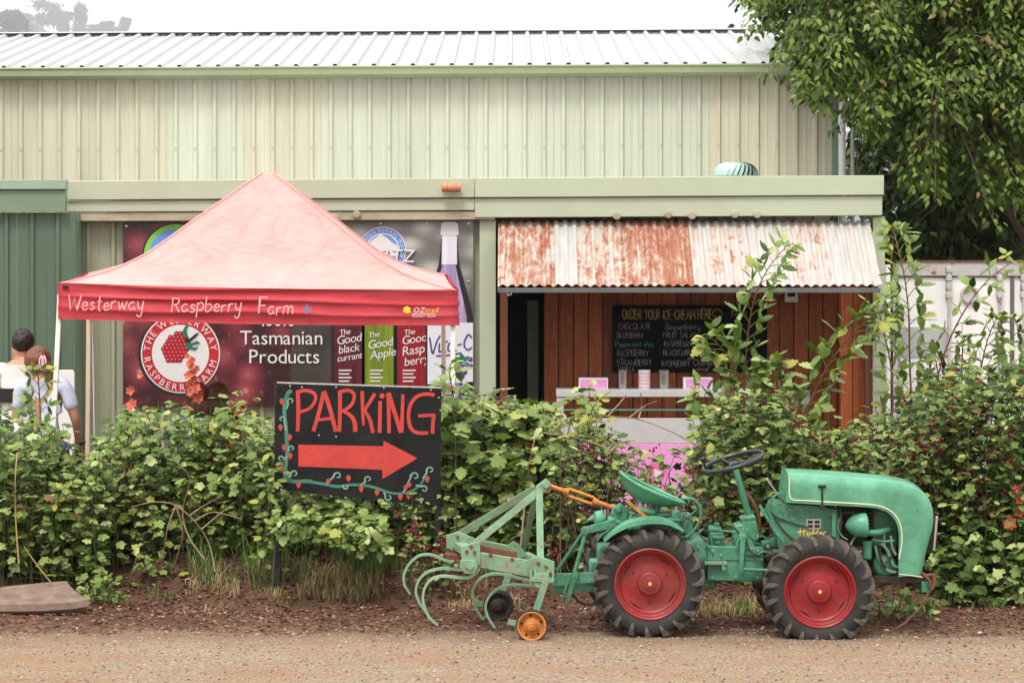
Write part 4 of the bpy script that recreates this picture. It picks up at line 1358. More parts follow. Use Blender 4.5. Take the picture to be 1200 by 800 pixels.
mb.build("cordial_label", [mat("printed label white", (0.66, 0.66, 0.71), 0.5, 0, 0.05), M['print_green'], M['print_purple'], M['glass_lilac']], bt, smooth=False)
mb = MB()
for k, st in enumerate(([(503.5, 395), (505, 405), (507, 414), (512, 400), (516, 393)], [(515, 402), (514.5, 412), (517, 411)], [(521, 395), (520.5, 412), (523, 411)], [(518, 401), (525, 400)],
           [(531, 402), (526, 403), (525, 410), (529, 411), (532, 402), (532, 411), (535, 410)], [(536, 404.5), (541, 403)], [(553, 396), (549, 392), (545, 398), (544, 405), (548, 410), (553, 407)], [(511, 417), (525, 416), (541, 413.5)])):
    mb.ribbon([(p.x, p.y) for p in smooth_path([(x, y, 0) for x, y in st], 3)], 2.0, 0, fn=lambda a, b, k=k: P(a, b, L[7] - 0.0002 * k))
mb.build("cordial_lettering", M['print_purple'], bt, smooth=False)

# ------------------------------------------------------------------ gazebo tent
TA, TB = 19.55, 21.9
tent = thing("gazebo_tent", "faded red pop-up gazebo tent with hand lettered valance", "gazebo", (P(302, 0, TA).x, 20.7, 0))
FL, FR = P(69.5, 333, TA), P(535, 341, TA)
BL, BR = P(104, 321, TB), P(521, 322.5, TB)
APX = P(314, 203.5, 20.68)
def interp1(tab, x):
    for (a, p), (b, q) in zip(tab, tab[1:]):
        if x <= b: return p + (q - p) * (x - a) / (b - a)
    return tab[-1][1]


# roof cloth: concave hips, slightly slack faces
mb = MB()
NS, NT = 36, 34
cs = [FL, FR, BR, BL]
rows = []
for t in range(NT + 1):
    k = t / NT                      # 0 apex .. 1 eave
    h = interp1([(0, 1), (.08, .905), (.266, .665), (.47, .405), (.60, .25), (.71, .145), (.80, .085), (.88, .048), (.95, .018), (1, 0)], k)
    row = []
    for side in range(4):
        a, b_ = cs[side], cs[(side + 1) % 4]
        for s in range(NS):
            q = s / NS
            e = a.lerp(b_, q)
            kk = 0.03 + 0.97 * k
            x = APX.x + (e.x - APX.x) * kk
            y = APX.y + (e.y - APX.y) * kk
            mid = math.sin(PI * q)
            z = e.z + (APX.z - e.z) * h
            z -= 0.10 * mid * math.sin(PI * min(1, k * 1.05)) * (0.6 + 0.4 * k)      # slack between the hips
            z -= 0.016 * mid * k * k
            fold = noise.noise((x * 1.6, y * 1.6, 3.0)) * 0.045 + 0.022 * (1 - abs(math.sin(5 * q * PI + 4 * k + 2 * noise.noise((x * .7, y * .7, 1))))) ** 3 + 0.012 * math.sin(9 * (x + 0.7 * z) + 3 * noise.noise((x, y, z))) * mid
            z += fold * math.sin(PI * k) * (0.35 + 0.65 * mid)
            row.append((x, y, z))
    rows.append(row)
n = 4 * NS
vs = [p for r in rows for p in r]
fs = []
for t in range(NT):
    for i in range(n):
        fs.append((t * n + i, (t + 1) * n + i, (t + 1) * n + (i + 1) % n, t * n + (i + 1) % n))
fs.append(tuple(range(n)))
mb.add(vs, fs)
o = mb.build("canopy", M['tent'], tent, angle=0.9)
# hip seams
mb = MB()
for side in range(4):
    mb.tube([Vector(rows[t][side * NS]) + Vector((0, 0, 0.004)) for t in range(0, NT + 1)], 0.008, 6)
mb.build("hip_seams", mat("pink seam", (0.66, 0.33, 0.31), 0.8), tent)
# valance with drawn-up ripples
mb = MB()
per = []
for side in range(4):
    a, b_ = cs[side], cs[(side + 1) % 4]
    for s in range(40):
        q = s / 40
        p = a.lerp(b_, q)
        nrm = Vector((b_.y - a.y, -(b_.x - a.x), 0)).normalized()
        per.append((p, nrm, math.sin(PI * q), side, q))
VH = 0.262
NV = 30
vs = []
for j in range(NV + 1):
    f = j / NV
    for p, nrm, m_, side, q in per:
        rip = 0.040 * (1 - abs(math.sin(f * 8.5 + 1.3 * noise.noise((p.x * 0.8, p.y, f * 2))))) ** 1.4 * (0.45 + 0.7 * abs(noise.noise((p.x * 0.9, p.y, 7.0)))) * m_ ** 0.3
        rip += 0.010 * noise.noise((p.x * 3.5, p.y * 3.5, f * 3.0))
        off = 0.012 + rip + 0.010 * f
        h = VH * (1.0 if side in (0, 2) else 1.0)
        vs.append(p + nrm * off + Vector((0, 0, -f * h - 0.016 * m_ + 0.012 * (1 - f))))
n = len(per)
fs = []
for j in range(NV):
    for i in range(n):
        fs.append((j * n + i, j * n + (i + 1) % n, (j + 1) * n + (i + 1) % n, (j + 1) * n + i))
mb.add(vs, fs)
val = mb.build("valance", M['red_fabric'], tent, angle=1.5)
# lettering on the valance
vslope = (341 - 333) / (535 - 69.5)
vf = lambda a, b, off=0.0: P(a, b, TA - 0.086 - off)
for w_, x_, y_, sd_ in (("Westerway", 79, 363, 3), ("Raspberry", 201, 365, 4), ("Farm", 303, 368, 6)):
    mb = MB()
    hand(mb, w_, x_, y_, 18, 0, 1.3, fn=vf, sp=0.14, wide=1.0, seed=sd_, slant=0.10, wob=0.05)
    mb.build("hand_lettering", M['hand_white'], val, smooth=False)
mb = MB()
mb.add([vf(360 + (6.5 if k % 2 == 0 else 2.8) * math.sin(PI * k / 6), 362 - (6.5 if k % 2 == 0 else 2.8) * math.cos(PI * k / 6)) for k in range(12)], [tuple(range(12))])
mb.build("painted_star", M['blue_star'], val, smooth=False)
mb = MB()
tfn = lambda x, y, s: (lambda u, v: P(x + u * s, y - v * s, TA - 0.086))
put_text(mb, "OZ", tfn(484, 366, 8.6), 1, sp=1.05, shear=0.25)
put_text(mb, "trail", tfn(497.5, 366, 8.6), 0, sp=1.05, shear=0.25)
put_text(mb, "Outdoor Shade", tfn(482.5, 371.5, 4.3), 1, sp=1.0)
mb.add([P(x, y, TA - 0.086) for x, y in ((472, 361), (477, 358.5), (481.5, 361), (480, 363.5), (482, 365.5), (477, 367), (471.5, 364.5), (474.5, 363))], [tuple(range(8))], 0)
mb.add([P(x, y, TA - 0.085) for x, y in ((483, 367.3), (510, 367.3), (510, 367.9), (483, 367.9))], [(0, 1, 2, 3)], 1)
mb.build("maker_logo", [M['logo_yellow'], M['print_white']], val, smooth=False)
mb = MB(); mb.pbox(73, 334.5, 80, 338, TA - 0.03, 0.01); mb.build("corner_tag", M['print_black'], val)
# legs
def leg(p0, p1, m):
    mb = MB()
    mb.bar(p0, p1, 0.036, 0.036, (0, 1, 0))
    q = Vector(p0)
    mb.bar(q + Vector((0, 0, 0)), q + Vector((0, 0, 0.012)), 0.10, 0.10, (0, 1, 0))
    return mb.build("leg", m, tent, bevel=0.003)
def g0(p): return (p[0], p[1], max(0.0, gz(p[0], p[1])))
a = P(70.5, 345, TA + 0.03); b_ = P(60.5, 560, TA + 0.02); dx = (b_.x - a.x) / (a.z - b_.z)
leg((a.x + dx * a.z, TA + 0.02, gz(a.x, TA)), (a.x, TA + 0.03, a.z), M['pole_white'])
a = P(531, 345, TA + 0.03); leg((a.x - 0.01, TA + 0.03, gz(a.x, TA)), (a.x, TA + 0.03, a.z), M['pole_white'])
a = P(104.5, 325, TB - 0.03); leg((a.x - 0.02, TB - 0.03, 0), (a.x, TB - 0.03, a.z), M['pole_cream'])
a = P(519.5, 325, TB - 0.03); leg((a.x + 0.01, TB - 0.03, 0), (a.x, TB - 0.03, a.z), M['pole_cream'])
mb = MB()
for a, b_ in ((FL, BL), (FR, BR), (BL, BR), (FL, FR)):
    n = 4
    d = (b_ - a)
    for k in range(n):
        p, q = a + d * (k / n), a + d * ((k + 1) / n)
        dz = Vector((0, 0, -0.05)); ez = Vector((0, 0, -0.22))
        ins = Vector(((tent.location.x - p.x) * 0.03, (20.7 - p.y) * 0.03, 0))
        mb.bar(p + ins + dz, q + ins + ez, 0.014, 0.02)
        mb.bar(p + ins + ez, q + ins + dz, 0.014, 0.02)
mb.build("scissor_frame", M['pole_white'], tent)
mb = MB()
s = a = P(109, 378, TB - 0.2)
mb.tube([P(108.5, 378, TB - 0.3), P(110, 480, TB - 0.35), P(112, 580, TB - 0.4)], 0.006, 5)
mb.build("guy_strap", M['pole_white'], tent)

# ------------------------------------------------------------------ parking sign
SGD = 17.9
zx, zy = (lambda u: 310 + u * 0.325), (lambda v: 430 + v * 0.325)
sg = thing("parking_sign", "black hand painted parking sign with red arrow and strawberry vine border", "sign", (P(420, 0, SGD).x, SGD, gz(P(420, 0, SGD).x, SGD)))
mb = MB()
mb.pprism([(324.5, 448), (517.5, 454), (515, 593.5), (321.5, 573)], SGD, 0.018)
mb.build("board", M['sign_black'], sg, bevel=0.002)
mb = MB()
mb.pprism([(324.5, 447.4), (517.5, 453.4), (517.5, 455), (324.5, 449)], SGD - 0.001, 0.022)
mb.build("board_edge", mat("bare ply edge", (0.40, 0.37, 0.33), 0.8, 0, 0.3, 30), sg)
for x0, x1, D in ((321.5, 328.5, SGD + 0.02), (509.5, 516.5, SGD + 0.02)):
    a, b_ = P(x0, 0, D).x, P(x1, 0, D).x
    mb = MB(); mb.box((a, D, gz(a, D) - 0.25), (b_, D + 0.04, P(0, 452, D).z)); mb.build("sign_post", M['black'], sg, bevel=0.002)
sf = lambda d: (lambda a, b: P(zx(a), zy(b), SGD - 0.0025 - d))
mb = MB()
word = [
    [[(120, 83), (122, 160), (119, 232)], 15, 13], [[(117, 90), (150, 84), (180, 96), (182, 122), (160, 150), (124, 162)], 13, 11],
    [[(176, 231), (197, 160), (214, 88)], 14, 15], [[(214, 86), (236, 150), (257, 232)], 16, 14], [[(190, 190), (245, 184)], 12, 10],
    [[(272, 86), (272, 160), (270, 233)], 15, 13], [[(268, 90), (302, 84), (323, 98), (318, 128), (300, 148), (276, 160)], 13, 11], [[(284, 158), (312, 176), (325, 200), (327, 233)], 12, 17],
    [[(352, 86), (354, 160), (357, 210)], 14, 9], [[(398, 95), (378, 128), (356, 162)], 14, 10], [[(362, 158), (380, 190), (391, 237)], 12, 14],
    [[(417, 122), (416, 180), (415, 237)], 13, 14],
    [[(446, 92), (448, 160), (449, 238)], 14, 13], [[(448, 94), (468, 160), (492, 236)], 15, 15], [[(499, 98), (497, 160), (494, 236)], 11, 14],
    [[(613, 101), (582, 97), (550, 106), (527, 134), (519, 176), (527, 218), (550, 236), (590, 237)], 13, 13], [[(606, 240), (607, 205), (611, 170)], 13, 14], [[(614, 173), (585, 174), (554, 176)], 12, 11],
]
for k, (st, w0, w1) in enumerate(word):
    sm = smooth_path([(x, y, 0) for x, y in st], 5)
    mb.ribbon(sm, w0, 0, w1, fn=sf(0.0002 * k))
mb.disc((424, 104), 9.5, sf(0.004), 16, 0)
mb.build("parking_lettering", M['sign_red'], sg, smooth=False)
mb = MB()
mb.add([sf(0)(x, y) for x, y in ((122, 279), (428, 285), (429, 265), (490, 296), (551, 328), (488, 366), (425, 403), (425, 370), (270, 363), (122, 358))], [tuple(range(10))])
mb.build("arrow", M['sign_red'], sg, smooth=False)
mb = MB()
vine = smooth_path([(x, y, 0) for x, y in ((98, 84), (84, 96), (74, 130), (72, 170), (77, 215), (79, 255), (82, 300), (78, 345), (74, 395), (92, 412), (150, 412), (210, 420), (262, 430), (310, 424), (360, 426), (405, 436), (450, 452), (490, 455), (530, 446), (560, 425), (578, 398))], 5)
mb.ribbon(vine, 15, 0, 7, fn=sf(0))
mb.ribbon([(x.x + 10, x.y - 2) for x in vine[38:52]], 9, 0, 12, fn=sf(0.0003))
mb.build("painted_vine", M['vine_green'], sg, smooth=False)
mb = MB()
def curl(x, y, r, a0, turns, flip=1):
    pts = []
    for k in range(15):
        t = k / 14
        q = a0 + flip * turns * 2 * PI * t
        rr = r * (1 - 0.75 * t)
        pts.append((x + rr * math.cos(q), y + rr * math.sin(q)))
    return pts
for k, (p0, c) in enumerate((((80, 150), curl(95, 123, 13, 2.4, 0.9)), ((78, 230), curl(62, 188, 13, 0.8, -0.9)), ((82, 320), curl(58, 330, 12, 0.5, -0.9)), ((84, 300), curl(98, 293, 12, 2.6, 0.9)), ((85, 395), curl(108, 385, 15, 2.6, 0.9)),
    ((222, 420), curl(264, 392, 15, 3.0, 0.9)), ((280, 428), curl(294, 430, 11, 3.4, -0.9)), ((345, 424), curl(374, 404, 14, 2.4, 0.9)), ((430, 450), curl(448, 468, 14, 3.6, -0.9)), ((500, 452), curl(543, 394, 17, 2.9, 0.9)), ((545, 425), curl(575, 440, 14, 3.9, 0.9)), ((570, 402), curl(598, 372, 15, 2.6, 0.9)))):
    mb = MB()
    mb.ribbon([(p.x, p.y) for p in smooth_path([(p0[0], p0[1], 0)] + [(a, b, 0) for a, b in c], 2)], 6.5, 0, 3.5, fn=sf(0.0006 + 0.0002 * k))
    mb.build("painted_curl", M['curl_green'], sg, smooth=False)
mb = MB()
for k, (x, y) in enumerate(((62, 125), (57, 219), (90, 254), (70, 291), (92, 321), (60, 367), (122, 425), (230, 411), (302, 402), (348, 440), (405, 453), (489, 469), (519, 465), (509, 434), (521, 425), (586, 405))):
    h = 12 if x not in (230, 509, 521) else 9
    pl = [(x - 9, y - h * .5), (x - 4, y - h * .85), (x + 1, y - h * .7), (x + 6, y - h * .9), (x + 10, y - h * .45), (x + 7, y + h * .3), (x + 1, y + h * 1.05), (x - 5, y + h * .4)]
    mb = MB()
    mb.add([sf(0.0036)(a, b) for a, b in pl], [tuple(range(8))[::-1]], 0)
    mb.add([sf(0.0042)(a, b) for a, b in ((x - 6, y - h * .75), (x, y - h * 1.25), (x + 6, y - h * .8), (x + 1, y - h * .6))], [(0, 1, 2, 3)[::-1]], 1)
    mb.build("painted_strawberry", [M['sign_red'], M['vine_green']], sg, smooth=False)
mb = MB()
for x, y in ((92, 68), (135, 72), (258, 72), (430, 74), (600, 82), (628, 110), (634, 155), (625, 470), (565, 488), (292, 470), (196, 245), (258, 250), (60, 440)):
    c = sf(0)(x, y); mb.lathe(c, (0, -1, 0), [(0, 0.006), (0.002, 0.006), (0.003, 0.0)], 8)
mb.build("nail_heads", M['grey_pipe'], sg)

# ------------------------------------------------------------------ serving counter and what stands on it
KD = 23.45
ctr = thing("serving_counter", "white framed serving counter with pink front in the shop bay", "counter", (P(766, 0, KD).x, KD, 0))
mb = MB()
mb.pbox(652, 456.5, 883, 465, KD, 0.34)
mb.build("counter_top", M['counter_white'], ctr, bevel=0.004)
for a, b_ in ((652.3, 660.5), (874.5, 882.7)):
    mb = MB(); mb.pbox(a, 465.4, b_, 612, KD + 0.01, 0.05); mb.build("counter_leg", M['counter_white'], ctr, bevel=0.003)
mb = MB(); mb.pbox(661, 490, 874, 519, KD + 0.012, 0.05); mb.build("white_panel", M['counter_white'], ctr, bevel=0.003)
mb = MB(); mb.pbox(661, 479, 874, 481, KD + 0.03, 0.02); mb.build("glass_edge", mat("teal glass edge", (0.10, 0.24, 0.20), 0.2), ctr)
mb = MB(); mb.pbox(648, 519.5, 817, 612, KD + 0.0, 0.05); pk = mb.build("pink_panel", M['pink'], ctr, bevel=0.003)
mb = MB()
fk = lambda d: (lambda u, v: P(u, v, KD - 0.003 - d))
mb.add([fk(0)(x, y) for x, y in ((758, 546), (765, 542), (779, 544), (782, 552), (777, 562), (766, 566), (760, 558))], [tuple(range(7))], 1)
mb.build("panel_print", [M['print_white'], M['pink_dark']], pk, smooth=False)
mb = MB()
mb.add([fk(.002)(x, y) for x, y in ((767, 549), (771, 551), (776, 547), (775, 555), (778, 558), (772, 560), (770, 566), (767, 557))], [tuple(range(8))], 0)
mb.build("panel_print", [M['print_white'], M['pink_dark']], pk, smooth=False)
mb = MB()
mb.add([fk(.0)(x, y) for x, y in ((690, 575), (700, 571), (707, 578), (703, 590), (693, 588))], [tuple(range(5))], 1)
mb.build("panel_print", [M['print_white'], M['pink_dark']], pk, smooth=False)
zc_ = P(0, 456.5, KD).z
def box_item(px0, px1, py0, lab, D):
    a = P(px0, 456.5, D)
    t = thing("carton", lab, "carton", (P((px0 + px1) / 2, 0, D).x, D, zc_))
    x0, x1 = P(px0, 0, D).x, P(px1, 0, D).x
    h = P(0, py0, D).z - zc_
    mb = MB(); mb.box((x0, D, zc_ + 0.001), (x1, D + 0.16, zc_ + h)); mb.build("carton_body", M['white_plastic'], t, bevel=0.003)
    mb = MB(); mb.box((x0 + 0.02, D - 0.003, zc_ + 0.012), (x1 - 0.01, D, zc_ + h - 0.01)); mb.build("pink_print", M['pink'], t)
    mb = MB(); mb.box((x0 + 0.10, D - 0.005, zc_ + h * .45), (x0 + 0.16, D - 0.003, zc_ + h * .6)); mb.build("white_print", M['print_white'], t)
box_item(678.5, 712.5, 443, "pink and white carton at the left end of the white counter", KD + 0.08)
box_item(801, 835, 442.5, "pink and white carton beside the second steel cup on the counter", KD + 0.08)
def cup(px0, px1, py0, lab, m, name, dots=False):
    D = KD + 0.13
    c = P((px0 + px1) / 2, 456.5, D); c.z = zc_ + 0.001
    r = (px1 - px0) / 2 * D / F_PX
    h = P(0, py0, D).z - zc_
    mb = MB()
    mb.lathe(c, (0, 0, 1), [(0, r * .93), (0.004, r * .96), (h - .01, r), (h, r * 1.04), (h, r * .94), (h - 0.06, r * .9), (h - 0.061, 0)], 24)
    o = mb.build(name, m, None, loc=tuple(c))
    tag(o, lab, "cup")
    if dots:
        mb = MB()
        for j in range(5):
            for i in range(14):
                q = 2 * PI * (i + .5 * (j % 2)) / 14
                p = c + Vector((math.cos(q) * r * 1.012, math.sin(q) * r * 1.012, 0.018 + j * (h - 0.03) / 4.6))
                mb.lathe(p - Vector((math.cos(q), math.sin(q), 0)) * 0.004, (math.cos(q), math.sin(q), 0), [(0, 0.0075), (0.0045, 0.007)], 8)
        mb.build("polka_dots", M['pink_dark'], o)
cup(724.5, 735, 434, "steel cup below the left half of the chalkboard menu", M['steel'], "steel_cup")
cup(748, 762, 433.5, "white cup with red polka dots between two steel cups", M['white_plastic'], "dotted_cup", True)
cup(772, 784, 434, "steel cup standing right of the polka dot cup", M['steel'], "steel_cup")
cup(693, 697, 438, "thin steel cup behind the left pink carton", M['steel'], "steel_cup") if False else None

# chalkboard menu
HD = PD - 0.05
cb = thing("chalkboard_menu", "black chalkboard ice cream menu hung on the cedar planks", "menu board", P(808, 436, HD))
mb = MB(); mb.pbox(718, 357.5, 899, 436, HD, 0.02); mb.build("board", M['chalkboard'], cb, bevel=0.002)
CK = [M['chalk'], M['chalk_gold'], M['chalk_teal']]
mb = MB()
hand(mb, "ORDER YOUR ICE-CREAM HERE", 729.5, 374, 11.2, HD - 0.002, 1.25, 1, sp=0.13, wide=0.635, seed=2)
mb.build("chalk_heading", CK, cb, smooth=False)
mb = MB()
mb.ribbon([(840.5 + 5.5 * math.cos(q * PI / 8), 367.5 + 5.5 * math.sin(q * PI / 8)) for q in range(17)], 0.9, 1, fn=lambda a, b: P(a, b, HD - 0.003))
mb.ribbon([(837.5 + 3 * (1 - math.cos(q * PI / 6)), 369 + 2.2 * math.sin(q * PI / 6)) for q in range(7)], 0.8, 1, fn=lambda a, b: P(a, b, HD - 0.0035))
mb.ribbon([(838.3, 364.5), (838.5, 366)], 0.8, 1, fn=lambda a, b: P(a, b, HD - 0.0035)); mb.ribbon([(842.6, 364.5), (842.4, 366)], 0.8, 1, fn=lambda a, b: P(a, b, HD - 0.0035))
mb.build("chalk_smile", CK, cb, smooth=False)
mb = MB()
hand(mb, "EAT IN", 858, 371, 6.5, HD - 0.002, 0.7, 1, wide=0.8, seed=8)
mb.build("chalk_writing", CK, cb, smooth=False)
for s, x, y, h, mi, wd in (("CHOCOLATE", 725, 386, 7.2, 0, 0.86), ("BLUEBERRY", 723.5, 396, 6.6, 0, 0.80), ("Peppermint choc", 721.5, 406, 6.5, 2, 0.92), ("RASPBERRY", 723.5, 417, 7.0, 0, 0.90), ("STRAWBERRY", 723, 428, 7.0, 0, 0.85), ("VANILLA", 725, 435, 5.6, 0, 0.8),
                           ("Boysenberry", 780, 386, 7.6, 0, 0.95), ("FRUIT SALAD", 777.5, 396, 6.6, 0, 0.9), ("RASPBERRY", 778.5, 406, 6.6, 0, 0.85), ("BLACKCURRANT", 777.5, 416, 6.3, 0, 0.84), ("RASPBERRY", 775.5, 429, 6.6, 0, 0.86), ("Charge", 813, 428, 7.2, 0, 0.95), ("cone 3 scoop"[:4], 806, 421, 4, 0, 1.0), ("surcharge", 812, 434, 4, 0, 1.0)):
    mb = MB()
    hand(mb, s, x, y, h, HD - 0.002, 0.75, mi, sp=0.15, wide=wd, seed=len(s) + int(y), wob=0.05)
    mb.build("chalk_writing", CK, cb, smooth=False)
# small notice in the bay
nt_ = thing("notice", "small white notice with red disc on the bay planks", "notice", P(934, 470, PD - 0.03))
mb = MB(); mb.pbox(927, 457, 949, 474, PD - 0.03, 0.008); mb.build("card", M['white_plastic'], nt_)
mb = MB(); mb.disc((934, 465), 4.6, lambda u, v: P(u, v, PD - 0.033), 20, 0, r0=0); mb.add([P(x, y, PD - 0.035) for x, y in ((931.5, 464), (936.5, 464), (936.5, 466), (931.5, 466))], [(0, 1, 2, 3)], 1)
mb.build("red_disc", [M['sign_red'], M['print_white']], nt_, smooth=False)
# white board leaning on the wall beside the couple
wb = MB()
c0, c1 = P(45, 433.5, 22.6), P(87, 600, 22.6)
pts = [(45, 600), (87, 600), (87, 437), (86, 434.5), (84, 433.5), (45, 433.5)]
wb.prism([P(x, y, 22.6) for x, y in pts], 0.03)
tag(wb.build("white_board", M['white'], None, loc=(c0.x, 22.6, 0), bevel=0.004), "blank white board standing behind the woman with a hair clip", "board")
# ------------------------------------------------------------------ people
def skin_mesh(name, nodes, edges, m, parent=None, loc=(0, 0, 0), sub=2):
    """nodes {key: (pos, (rx, ry))}; one continuous surface, root first"""
    keys = list(nodes)
    me = bpy.data.meshes.new(name)
    o0 = origin(parent) if parent else Vector(loc)
    me.from_pydata([Vector(nodes[k][0]) - o0 for k in keys], [(keys.index(a), keys.index(b)) for a, b in edges], [])
    o = bpy.data.objects.new(name, me)
    col.objects.link(o)
    mod = o.modifiers.new("skin", 'SKIN')
    mod.use_smooth_shade = True
    mod.branch_smoothing = 0.5
    for i, k in enumerate(keys):
        sv = me.skin_vertices[0].data[i]
        r = nodes[k][1]
        sv.radius = r if isinstance(r, tuple) else (r, r)
        sv.use_root = (i == 0)
    ss = o.modifiers.new("sub", 'SUBSURF'); ss.levels = sub; ss.render_levels = sub
    bpy.context.view_layer.update()
    dg = bpy.context.evaluated_depsgraph_get()
    out = bpy.data.meshes.new_from_object(o.evaluated_get(dg))
    out.name = name
    bpy.data.objects.remove(o)
    out.materials.clear(); out.materials.append(m)
    out.shade_smooth()
    ob = bpy.data.objects.new(name, out)
    if parent: ob.parent = parent
    else: ob.location = o0
    ORG[ob.name] = o0
    col.objects.link(ob)
    return ob


def person(label, x, D, H, lean=0.0, turn=0.0, head_tilt=0.0, sit=False, hair=None, top=None, trousers=None, group=None, skin=None):
    """figure seen mostly from behind; H standing height, faces +y turned by `turn`, lean moves the head sideways"""
    s = H / 1.75
    ct, st_ = math.cos(turn), math.sin(turn)
    base_z = gz(x, D)
    drop = 0.42 * s if sit else 0.0

    def W(p):
        px, py, pz = p[0] * s, p[1] * s, p[2] * s
        k = max(0, (p[2] - 0.9) / 0.85)
        px += lean * k
        return Vector((x + px * ct - py * st_, D + px * st_ + py * ct, base_z + pz - drop))
    hx = head_tilt
    J = {'pelvis': ((0, 0, .96), (.15 * s, .10 * s)), 'waist': ((0, .0, 1.10), (.135 * s, .095 * s)), 'chest': ((0, -.01, 1.30), (.165 * s, .105 * s)), 'collar': ((0, .0, 1.43), (.10 * s, .075 * s)),
         'neck': ((0, .02, 1.475), .062 * s), 'skull': ((hx * .4, .05, 1.535), (.068 * s, .078 * s)), 'crown': ((hx, .055, 1.615), (.076 * s, .09 * s)), 'top': ((hx * 1.2, .05, 1.668), (.048 * s, .058 * s)),
         'nose': ((hx * .7, .155, 1.555), .011 * s), 'ear_l': ((hx * .7 - .082, .04, 1.57), .014 * s), 'ear_r': ((hx * .7 + .082, .04, 1.57), .014 * s)}
    E = [('pelvis', 'waist'), ('waist', 'chest'), ('chest', 'collar'), ('collar', 'neck'), ('neck', 'skull'), ('skull', 'crown'), ('crown', 'top'), ('skull', 'nose'), ('skull', 'ear_l'), ('skull', 'ear_r')]
    for sd, n in ((-1, 'l'), (1, 'r')):
        J['sh' + n] = ((sd * .19, 0, 1.40), .062 * s)
        J['el' + n] = ((sd * .25, .02, 1.12), .043 * s)
        J['wr' + n] = ((sd * .235, .16, .92), .030 * s)
        J['pa' + n] = ((sd * .23, .21, .86), (.036 * s, .020 * s))
        E += [('collar', 'sh' + n), ('sh' + n, 'el' + n), ('el' + n, 'wr' + n), ('wr' + n, 'pa' + n)]
        for f in range(5):
            fx = sd * (.23 + (f - 2) * .018)
            ln = (.05, .085, .095, .088, .07)[f]
            a, b = 'f%s%da' % (n, f), 'f%s%db' % (n, f)
            J[a] = ((fx, .235 + (.0 if f else -.015), .835), .009 * s)
            J[b] = ((fx, .235 + ln * .45, .835 - ln * .75), .0075 * s)
            E += [('pa' + n, a), (a, b)]
        if sit:
            J['hip' + n] = ((sd * .10, .02, .90), .085 * s); J['kn' + n] = ((sd * .13, .46, .90), .058 * s); J['an' + n] = ((sd * .13, .46, .50), .040 * s); J['to' + n] = ((sd * .13, .62, .455), .032 * s)
        else:
            J['hip' + n] = ((sd * .10, 0, .88), .088 * s); J['kn' + n] = ((sd * .105, .02, .50), .058 * s); J['an' + n] = ((sd * .10, -.02, .085), .040 * s); J['to' + n] = ((sd * .12, .14, .035), .033 * s)
        E += [('pelvis', 'hip' + n), ('hip' + n, 'kn' + n), ('kn' + n, 'an' + n), ('an' + n, 'to' + n)]
    root = thing("person", label, "person", (x, D, base_z), group)
    nodes = {k: (W(v[0]), v[1]) for k, v in J.items()}
    skin_mesh("body", nodes, E, skin or M['skin'], root)
    g = lambda k, f=1.0, add=0.012: (nodes[k][0], tuple(q * f + add for q in nodes[k][1]) if isinstance(nodes[k][1], tuple) else nodes[k][1] * f + add)
    tn = {k: g(k) for k in ('chest', 'waist', 'pelvis')}
    tn['hem'] = (nodes['pelvis'][0] + Vector((0, 0, -.09 * s)), (.165 * s, .12 * s))
    tn['yoke'] = (W((0, 0, 1.435)), (.105 * s, .078 * s))
    te = [('chest', 'waist'), ('waist', 'pelvis'), ('pelvis', 'hem'), ('chest', 'yoke')]
    for n, sd in (('l', -1), ('r', 1)):
        tn['s' + n] = (nodes['sh' + n][0], .074 * s)
        tn['m' + n] = (nodes['sh' + n][0].lerp(nodes['el' + n][0], .75), .068 * s)
        te += [('yoke', 's' + n), ('s' + n, 'm' + n)]
    tp = skin_mesh("shirt", tn, te, top, root)
    pn = {'pelvis': g('pelvis', 1, .006)}
    pe = []
    for n in 'lr':
        for k in ('hip', 'kn', 'an'): pn[k + n] = g(k + n, 1.02, .012)
        pe += [('pelvis', 'hip' + n), ('hip' + n, 'kn' + n), ('kn' + n, 'an' + n)]
    skin_mesh("trousers", pn, pe, trousers or M['denim'], root)
    for n in 'lr':
        a, b = nodes['an' + n][0], nodes['to' + n][0]
        skin_mesh("shoe", {'h': (a + Vector((0, 0, -.035 * s)), .045 * s), 't': (b, .042 * s)}, [('h', 't')], M['shoe'], root)
    return root, nodes, W, s


def hair_cap(parent, c, rx, ry, rz, m, strands=(), name="hair", wob=0.006, front=0.3):
    mb = MB()
    nu, nv = 56, 34
    vs = []
    for j in range(nv + 1):
        e = PI * j / nv
        for i in range(nu):
            q = 2 * PI * i / nu
            d = Vector((math.sin(e) * math.cos(q), math.sin(e) * math.sin(q), math.cos(e)))
            k = 1 + wob * 5 * noise.noise((d.x * 30, d.y * 30, d.z * 9)) + wob * 8 * noise.noise((d.x * 5, d.y * 5, d.z * 3 + c.x)) + wob * 4 * noise.noise((d.x * 14, d.y * 14, d.z * 5))
            y = d.y * ry
            if d.y > front: y = front * ry + (d.y - front) * ry * 0.25      # open over the face
            vs.append(c + Vector((d.x * rx * k, y * k, d.z * rz * k)))
    fs = []
    for j in range(nv):
        for i in range(nu):
            fs.append((j * nu + i, (j + 1) * nu + i, (j + 1) * nu + (i + 1) % nu, j * nu + (i + 1) % nu))
    mb.add(vs, fs)
    for pts, r in strands:
        mb.tube(smooth_path(pts, 4), [r * (1 - 0.55 * abs(2 * i / (len(pts) * 4 - 4) - 0.6)) for i in range(len(pts) * 4 - 3)], 8)
    return mb.build(name, m, parent, angle=2)


